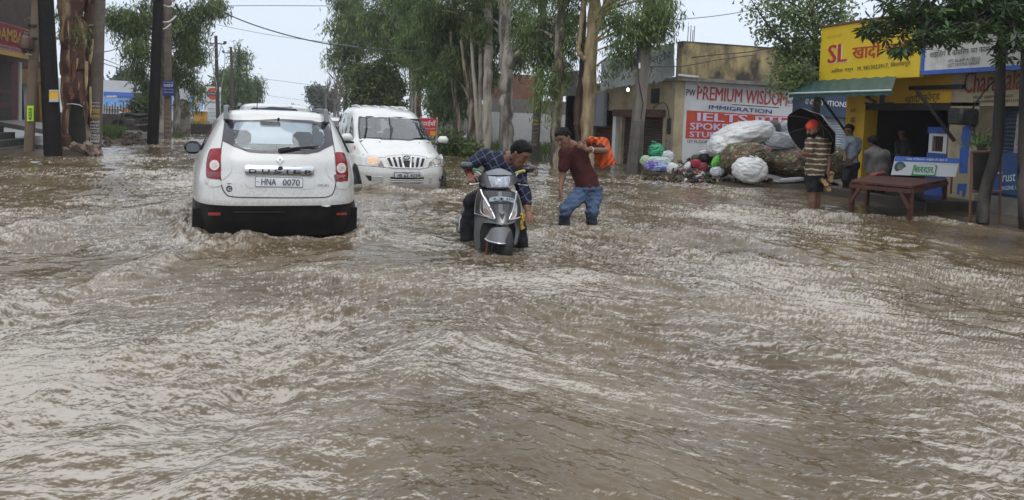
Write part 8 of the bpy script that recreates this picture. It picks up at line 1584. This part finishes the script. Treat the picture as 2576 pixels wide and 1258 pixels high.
    c = S(372, 1000, 8.95); ax = Matrix.Translation(c) @ Matrix.Rotation(R(94), 4, 'Y'); m = MB(); m.lathe([(.12, -.05), (.19, -.055), (.22, 0), (.19, .055), (.12, .05)], 28, ax); w_ = m.build('rear_wheel', TYRE, t); m = MB(); m.lathe([(.02, -.05), (.13, -.04), (.13, .04), (.02, .05)], 16, ax); m.build('rim', mat('black_rim', (.02, .02, .02)), w_)
    m = MB(); m.tube([S(272, 590, 8.5), S(230, 650, 8.55), S(200, 760, 8.6), S(158, 820, 8.6), S(133, 870, 8.6), S(128, 960, 8.6), S(150, 985, 8.6), S(230, 960, 8.6)], .011, 8); m.build('side_guard', mat('pale_chrome', (.72, .72, .72), .2, .8), t)
    m = MB(); m.tube([S(130, 975, 8.58), S(160, 985, 8.58)], .022, 8); m.build('guard_foot', BLACK, t)
    F_ = Field(np.array(S(190, 800, 8.66))-.45, np.array(S(190, 800, 8.66))+.45, .012); F_.limb(S(238, 690, 8.7), S(176, 930, 8.7), .055, .10, .05, FW, .7); F_.limb(S(200, 760, 8.66), S(190, 900, 8.66), .08, .09, .04, FW, .7); F_.wrinkle(.012, 40, 21); F_.build('saddle_bag', mat('wet_grey_plastic', (.09, .088, .08), .25, col2=(.22, .215, .20), nscale=9, ndet=6, coat=.4), t)
scooter()
# ------------------------------------------------------------------ rubbish, sacks, bench
from mathutils import noise as mnoise
r4 = lambda x, y: (1615+x*.1712, 272.8+y*.1712)
def sack(name, label, c, r_, tilt, dep, m_, seed, wr=.10, cat='sack', ry=None, knot=None, group=None, lobes=()):
    """crumpled full sack; c, r_ in photo measure, turned by tilt in the picture plane"""
    k = dep/F*.1712; C0 = Vector(D(*r4(*c), dep)); t = thing(name, label, cat, tuple(C0), 0, group); nu, nv = 80, 52; V = []; rt, up, fw = Vector(RT), Vector((0, 0, 1)), Vector(FW)
    ca, sa = math.cos(tilt), math.sin(tilt); ex = rt*ca+up*sa; ez = up*ca-rt*sa
    A_, C_ = r_[0]*k, r_[1]*k; B_ = ry or min(A_, C_)*.9
    for i in range(nv+1):
        th = math.pi*i/nv
        for j in range(nu):
            ph = 2*math.pi*j/nu; n_ = Vector((math.sin(th)*math.cos(ph), math.sin(th)*math.sin(ph), math.cos(th))); q = n_*1.7+Vector((seed*3.1, seed, 0))
            s_ = 1+.14*mnoise.noise(n_*1.3+Vector((seed, 0, 0))); f = abs(mnoise.noise(Vector((q.x*1.2+.6*mnoise.noise(q*1.5), q.y*1.4, q.z*1.9)))); s_ += wr*(.5-f)*1.3+wr*.5*mnoise.noise(q*4.5)+wr*.22*mnoise.noise(q*11)+wr*.25*(.3-abs(mnoise.noise(q*2.7)))+wr*.14*(.3-abs(mnoise.noise(q*6.3)))
            e_ = .86; n2 = Vector([math.copysign(abs(w)**e_, w) for w in n_]); V.append(C0+(ex*n2.x*A_+fw*n2.y*B_+ez*n2.z*C_)*s_)
    Fs = [(i*nu+j, (i+1)*nu+j, (i+1)*nu+(j+1) % nu, i*nu+(j+1) % nu) for i in range(nv) for j in range(nu)]
    mesh_obj('bag', V, Fs, m_, t, sharp=0)
    if knot:
        a = Vector(D(*r4(*knot), dep-B_*.3)); m = MB(); m.tube([a-(a-C0)*.12, a, a+(a-C0).normalized()*.06+rt*.03], [.05, .03, .07], 9); m.build('tied_neck', m_, t)
    return t
SK_W = mat('white_woven_sack', (.50, .50, .49), .5, col2=(.62, .62, .61), nscale=7, ndet=7, bump=.4, bscale=22, lo=.3, hi=.5); SK_G = mat('grey_plastic_sack', (.20, .20, .20), .4, col2=(.33, .33, .34), nscale=5, ndet=7, bump=.5, bscale=20); SK_C = mat('clear_plastic_sack', (.40, .43, .46), .3, col2=(.58, .60, .62), nscale=5, ndet=7, bump=.6, bscale=16); SK_D = mat('dark_grey_sack', (.075, .072, .072), .45, col2=(.13, .125, .125), nscale=6, bump=.5)
def waste_mat():
    m_ = bpy.data.materials.new('netted_bottle_waste'); m_.use_nodes = True; n_, l_ = m_.node_tree.nodes, m_.node_tree.links; b = n_['Principled BSDF']; t = n_.new('ShaderNodeTexCoord'); mp = n_.new('ShaderNodeMapping'); mp.inputs['Scale'].default_value = (1, 1, 1.5); l_.new(t.outputs['Object'], mp.inputs[0]); nz = n_.new('ShaderNodeTexNoise'); nz.inputs['Scale'].default_value = 7; l_.new(mp.outputs[0], nz.inputs[0]); ad = n_.new('ShaderNodeMix'); ad.data_type = 'VECTOR'; ad.inputs[0].default_value = .12; l_.new(mp.outputs[0], ad.inputs[4]); l_.new(nz.outputs[1], ad.inputs[5])
    v = n_.new('ShaderNodeTexVoronoi'); v.inputs['Scale'].default_value = 17; l_.new(ad.outputs[1], v.inputs[0]); sp = n_.new('ShaderNodeSeparateColor'); l_.new(v.outputs['Color'], sp.inputs[0]); r_ = n_.new('ShaderNodeValToRGB'); r_.color_ramp.interpolation = 'CONSTANT'; el = r_.color_ramp.elements
    cols = [(0, (.05, .032, .016)), (.30, (.085, .058, .03)), (.52, (.055, .05, .018)), (.66, (.12, .09, .05)), (.76, (.09, .10, .025)), (.84, (.16, .065, .03)), (.89, (.27, .24, .2)), (.93, (.17, .25, .03)), (.965, (.33, .16, .03)), (.985, (.4, .38, .35))]
    el[0].position = 0; el[0].color = (*cols[0][1], 1); el[1].position = cols[1][0]; el[1].color = (*cols[1][1], 1)
    for p, c in cols[2:]: e_ = el.new(p); e_.color = (*c, 1)
    l_.new(sp.outputs[0], r_.inputs[0]); l_.new(r_.outputs[0], b.inputs['Base Color']); b.inputs['Roughness'].default_value = .45; bp = n_.new('ShaderNodeBump'); bp.inputs['Strength'].default_value = .8; bp.inputs['Distance'].default_value = .03; bp.invert = True; l_.new(v.outputs['Distance'], bp.inputs['Height']); l_.new(bp.outputs[0], b.inputs['Normal']); return m_
WASTE = waste_mat()
def rubbish():
    sack('waste_bundle', 'bulging net bundle of crushed bottles, the left one of the pair below the white sacks', (1500, 745), (355, 255), 0, 18.7, WASTE, 2.3, .05, 'waste bundle', ry=.75)
    sack('waste_bundle', 'long net roll of mixed bottle waste lying behind the turbaned man', (2330, 815), (600, 222), -.02, 18.9, WASTE, 4.1, .05, 'waste bundle', ry=.7)
    sack('waste_bundle', 'greenish net bundle of waste at the right end of the rubbish pile', (2880, 800), (240, 250), 0, 18.6, WASTE, 9.1, .06, 'waste bundle', ry=.6)
    sack('sack', 'huge white sack lying slanted on top of the rubbish pile', (1465, 405), (430, 195), .22, 19.3, SK_W, 1.2, .09, ry=.7); sack('sack', 'lower bulge of white sack sagging beside the left waste bundle', (1110, 560), (135, 150), .1, 19.2, SK_W, 7.7, .09, ry=.45)
    sack('sack', 'small dark grey sack wedged between the huge white sack and the pale ones', (1925, 285), (112, 105), 0, 19.2, SK_D, 3.3, .09); sack('sack', 'pale bluish plastic sack leaning by the umbrella', (2150, 350), (170, 150), -.5, 19.4, SK_C, 5.2, .12)
    sack('sack', 'creased pale sack resting on the long waste roll', (2010, 485), (215, 128), -.1, 18.9, SK_C, 6.4, .14); sack('sack', 'white sack half hidden behind the turbaned man', (2330, 510), (150, 110), -.3, 19.0, SK_W, 8.2, .13); sack('sack', 'small grey sack between the pale sacks', (2270, 430), (120, 70), -.5, 19.2, SK_G, 11.2, .12)
    sack('sack', 'tied white sack standing in front of the waste bundles at the water edge', (1595, 905), (242, 178), -.12, 17.9, SK_W, 12.4, .12, knot=(1600, 740)); sack('sack', 'white plastic sack peeping out beside the pale blue shirt', (2990, 700), (90, 110), 0, 18.9, SK_W, 14.4, .12)
    sack('plastic_bag', 'bright green plastic bag on top of the rubbish by the shutters', (205, 625), (98, 105), .15, 20.0, mat('green_plastic', (.02, .24, .11), .3, col2=(.04, .33, .17), nscale=6, bump=.6, bscale=18), 15.1, .2, 'plastic bag', knot=(170, 515)); 
    sack('plastic_bag', 'pale crumpled bag right of the green bag', (375, 715), (85, 85), 0, 19.9, SK_C, 16.3, .2, 'plastic bag'); sack('plastic_bag', 'pale green clear bag below the green bag', (260, 790), (170, 75), -.1, 19.7, mat('pale_green_plastic', (.28, .42, .36), .35, col2=(.48, .55, .52), nscale=7, bump=.6), 17.4, .2, 'plastic bag'); sack('plastic_bag', 'purple and blue printed bag in front of the green bag', (215, 860), (165, 68), -.12, 19.5, mat('purple_print', (.10, .05, .28), .35, col2=(.28, .36, .60), nscale=5, ndet=2, lo=.48, hi=.52, bump=.4), 18.9, .2, 'plastic bag'); sack('plastic_bag', 'white bag right of the purple printed bag', (445, 880), (75, 72), -.3, 19.4, SK_W, 19.6, .24, 'plastic bag'); sack('plastic_bag', 'mint bag at the left end of the rubbish by the leaning pole', (55, 770), (75, 70), 0, 19.8, mat('mint_plastic', (.25, .42, .30), .4, col2=(.5, .55, .3), nscale=5), 20.5, .2, 'plastic bag')
    sack('cloth_bundle', 'crimson cloth bundle in the litter heap', (792, 810), (66, 58), 0, 19.3, mat('crimson_cloth', (.38, .02, .06), .7, col2=(.28, .015, .04), nscale=6, bump=.5), 21.3, .18, 'cloth bundle'); sack('cloth_bundle', 'dull red cloth at the front of the litter heap', (900, 860), (60, 55), .3, 19.2, mat('dull_red_cloth', (.20, .03, .03), .7), 22.7, .2, 'cloth bundle'); sack('plastic_bag', 'vivid green crinkled bag against the left waste bundle', (1095, 780), (58, 110), -.45, 18.9, mat('vivid_green', (.06, .36, .03), .35, col2=(.16, .45, .06), nscale=9, bump=.5), 23.1, .22, 'plastic bag'); sack('plastic_bag', 'dark bag under the white scrap in the litter heap', (960, 720), (110, 80), 0, 19.5, mat('black_bag', (.012, .012, .013), .35, bump=.5, bscale=12), 24.2, .2, 'plastic bag'); sack('plastic_bag', 'flat white scrap on the dark bag', (930, 640), (75, 26), .1, 19.4, SK_W, 25.5, .25, 'plastic bag'); sack('plastic_bag', 'crumpled pale bag at the front right of the litter heap', (1105, 930), (90, 62), .1, 18.7, SK_C, 26.1, .28, 'plastic bag'); sack('plastic_bag', 'white torn bag at the left of the crimson bundle', (670, 850), (42, 62), -.7, 19.4, SK_W, 27.3, .25, 'plastic bag'); sack('plastic_bag', 'dark green bag at the back of the litter heap', (810, 725), (80, 46), 0, 19.6, mat('dark_green_bag', (.03, .07, .02), .5), 28.8, .2, 'plastic bag')
    sack('plastic_sheet', 'long pale plastic sheet lying in the water before the long waste roll', (2190, 1050), (220, 30), .08, 18.3, SK_C, 29.4, .3, 'plastic sheet'); sack('carton', 'striped pink and tan carton flattened on top of the waste roll', (1800, 575), (100, 30), -.28, 18.4, mat('striped_carton', (.50, .36, .22), .6, col2=(.55, .16, .18), nscale=3, ndet=0, lo=.49, hi=.51), 30.2, .06, 'carton')
    # fine litter nobody could count
    rr = random.Random(9); m = MB(); cols = [mat('litter_%s' % n, c, .6) for n, c in (('brown', (.06, .04, .025)), ('dark', (.02, .017, .014)), ('white', (.5, .5, .48)), ('ochre', (.36, .22, .05)), ('red', (.25, .04, .04)), ('grey', (.18, .17, .16)), ('green', (.08, .16, .04)))]
    for i in range(620):
        x = rr.gauss(850, 210) if i < 420 else rr.uniform(20, 2900); y = (rr.uniform(860, 1010)-abs(x-850)*.05-90*rr.random()**2) if i < 420 else rr.uniform(960, 1040); d = 19.6-(y-860)*.006; c = D(*r4(x, y), d); g = float(ground_height(np.array(c.x), np.array(c.y)))
        c.z = max(c.z, g) if i < 420 else max(g, .0)+.02; s_ = rr.uniform(.02, .085); a = Matrix.Rotation(rr.uniform(0, 6), 3, (rr.random(), rr.random(), rr.random()+.1)); m.cm = rr.choices(range(7), (30, 34, 10, 5, 6, 10, 4))[0]; m.obox(c, a@Vector((s_, 0, 0)), a@Vector((0, s_*rr.uniform(.3, .9), 0)), a@Vector((0, 0, s_*rr.uniform(.08, .4))))
    o = m.build('litter', cols[0], None, smooth=False, mats=cols); tag(o, 'mixed litter scattered along the foot of the rubbish pile', kind='stuff')
rubbish()
def bench():
    z = .57; A_, B_, C_, D_ = (W(*p7(*q), z) for q in ((708, 838), (1250, 886), (1562, 822), (850, 792)))
    t = thing('bench', 'wide red brown wooden bench with a white advertising backboard before the yellow shop', 'bench', tuple(W(*p7(1240, 1060), -.3)))
    A_, B_, C_, D_ = map(Vector, (A_, B_, C_, D_)); m = MB(); n = 7
    for i in range(n):
        u0, u1 = i/n+.004, (i+1)/n-.004; P_ = [A_.lerp(D_, u0), B_.lerp(C_, u0), B_.lerp(C_, u1), A_.lerp(D_, u1)]; m.poly(P_, (0, 0, -.035))
    m.build('seat', WOOD_R, t, smooth=False)
    for a, b in ((A_, B_), (B_, C_), (C_, D_), (D_, A_)): m = MB(); dn = Vector((0, 0, -.085)); m.beam(a+dn, b+dn, .04, .065); m.build('apron_rail', WOOD_R, t, smooth=False)
    for k, p in enumerate((A_, B_, C_, D_)): 
        q = p.lerp((A_+C_)/2, .05); m = MB(); m.beam(q+Vector((0, 0, -.04)), Vector((q.x, q.y, -.05)), .06, .06, (1, 0, 0)); m.build('leg', WOOD_R, t, smooth=False)
    for p, q in ((B_, A_), (A_, B_)): m = MB(); m.beam(p.lerp(q, .17)+Vector((0, 0, -.1)), p.lerp(q, .02)+Vector((0, 0, -.36)), .05, .05); m.build('brace', WOOD_R, t, smooth=False)
    # backboard standing on the far edge
    dp = depth(C_.lerp(D_, .5)); bl, br = D(*p7(1065, 786), dp-.02), D(*p7(1630, 806), dp-.25); tl, tr = D(*p7(1102, 624), dp+.08), D(*p7(1672, 644), dp-.15); n_ = (br-bl).cross(tl-bl).normalized(); n_ = n_ if n_.dot(Vector(FW)) < 0 else -n_
    m = MB(); m.poly([bl, br, tr, tl], -n_*.03); bb = m.build('backboard', mat('glossy_white_board', (.50, .52, .53), .35), t, smooth=False)
    L_ = lambda u, v, o=.0: bl.lerp(br, u).lerp(tl.lerp(tr, u), v)+n_*o
    m = MB(); m.poly([L_(0, .74, .003), L_(1, .74, .003), L_(1, 1, .003), L_(0, 1, .003)], n_*.004); m.build('blue_band', BLUE_P, bb, smooth=False)
    m = MB(); m.poly([L_(.31, .0, .003), L_(.69, .0, .003), L_(.69, .07, .003), L_(.31, .07, .003)], n_*.003); m.build('green_base', mat('green_lettering', (.012, .22, .06), .5), bb, smooth=False)
    GT = mat('green_lettering', (.012, .22, .06))
    def LT(s, u0, u1, v0, v1, m_, bd=0.): a, b = L_(u0, v0, .008), L_(u1, v0, .008); lettering(s, bb, a, b-a, tl-bl, width=(b-a).length, height=(L_(u0, v1)-L_(u0, v0)).length, mat_=m_, bold=bd, lift=.004)
    LT('सरदार', .355, .655, .14, .46, GT, .04); LT(hindi('1984 से किसान भाईयों की सेवा में'), .18, .82, .80, .94, WHITE_T, .01); LT(hindi('आप की पंप की शान'), .40, .66, .60, .66, mat('faint_grey_lettering', (.35, .33, .33), .5)); LT('GUJARAT STATE', .74, .97, .66, .70, mat('faint_grey_lettering', (.35, .33, .33)))
    m = MB()
    for u in (.325, .675): m.tube([L_(u, .05, .008), L_(u, .56, .008), L_(u+(.03 if u < .5 else -.03), .56, .008)], .010, 5)
    m.build('green_bracket', GT, bb)
    c = L_(.11, .42, .004); M_ = Matrix.Translation(c) @ Matrix(((RT[0], UP[0], -FW[0], 0), (RT[1], UP[1], -FW[1], 0), (RT[2], UP[2], -FW[2], 0), (0, 0, 0, 1))); m = MB(); m.lathe([(.105, 0), (.105, .012), (.075, .014)], 24, M_); m.build('round_emblem', mat('slate_blue', (.06, .10, .18), .5), bb); m = MB(); m.lathe([(.06, .012), (.055, .02), (.001, .02)], 18, M_); m.build('emblem_centre', mat('emblem_green', (.10, .22, .16), .5, col2=(.4, .3, .08), nscale=20), bb)
    for u in (.04, .96): m = MB(); m.tube([L_(u, .9, -.05), L_(u, 0, -.04), L_(u, 0, -.04)-Vector((0, 0, .3))], .02, 6); m.build('back_post', RUST, t)
bench()
# ------------------------------------------------------------------ rain haze over the whole place
m = MB(); m.box(-164, 164, -44, 304, -1.4, 26)
HZ = bpy.data.materials.new('rain_haze'); HZ.use_nodes = True; n_ = HZ.node_tree.nodes; n_.clear(); o_ = n_.new('ShaderNodeOutputMaterial'); v_ = n_.new('ShaderNodeVolumePrincipled'); v_.inputs['Color'].default_value = (.92, .95, 1, 1); v_.inputs['Density'].default_value = .0007; v_.inputs['Anisotropy'].default_value = .2
HZ.node_tree.links.new(v_.outputs[0], o_.inputs['Volume'])
h = m.build('haze', HZ, None, smooth=False); tag(h, 'pale rain haze filling the street', kind='stuff')
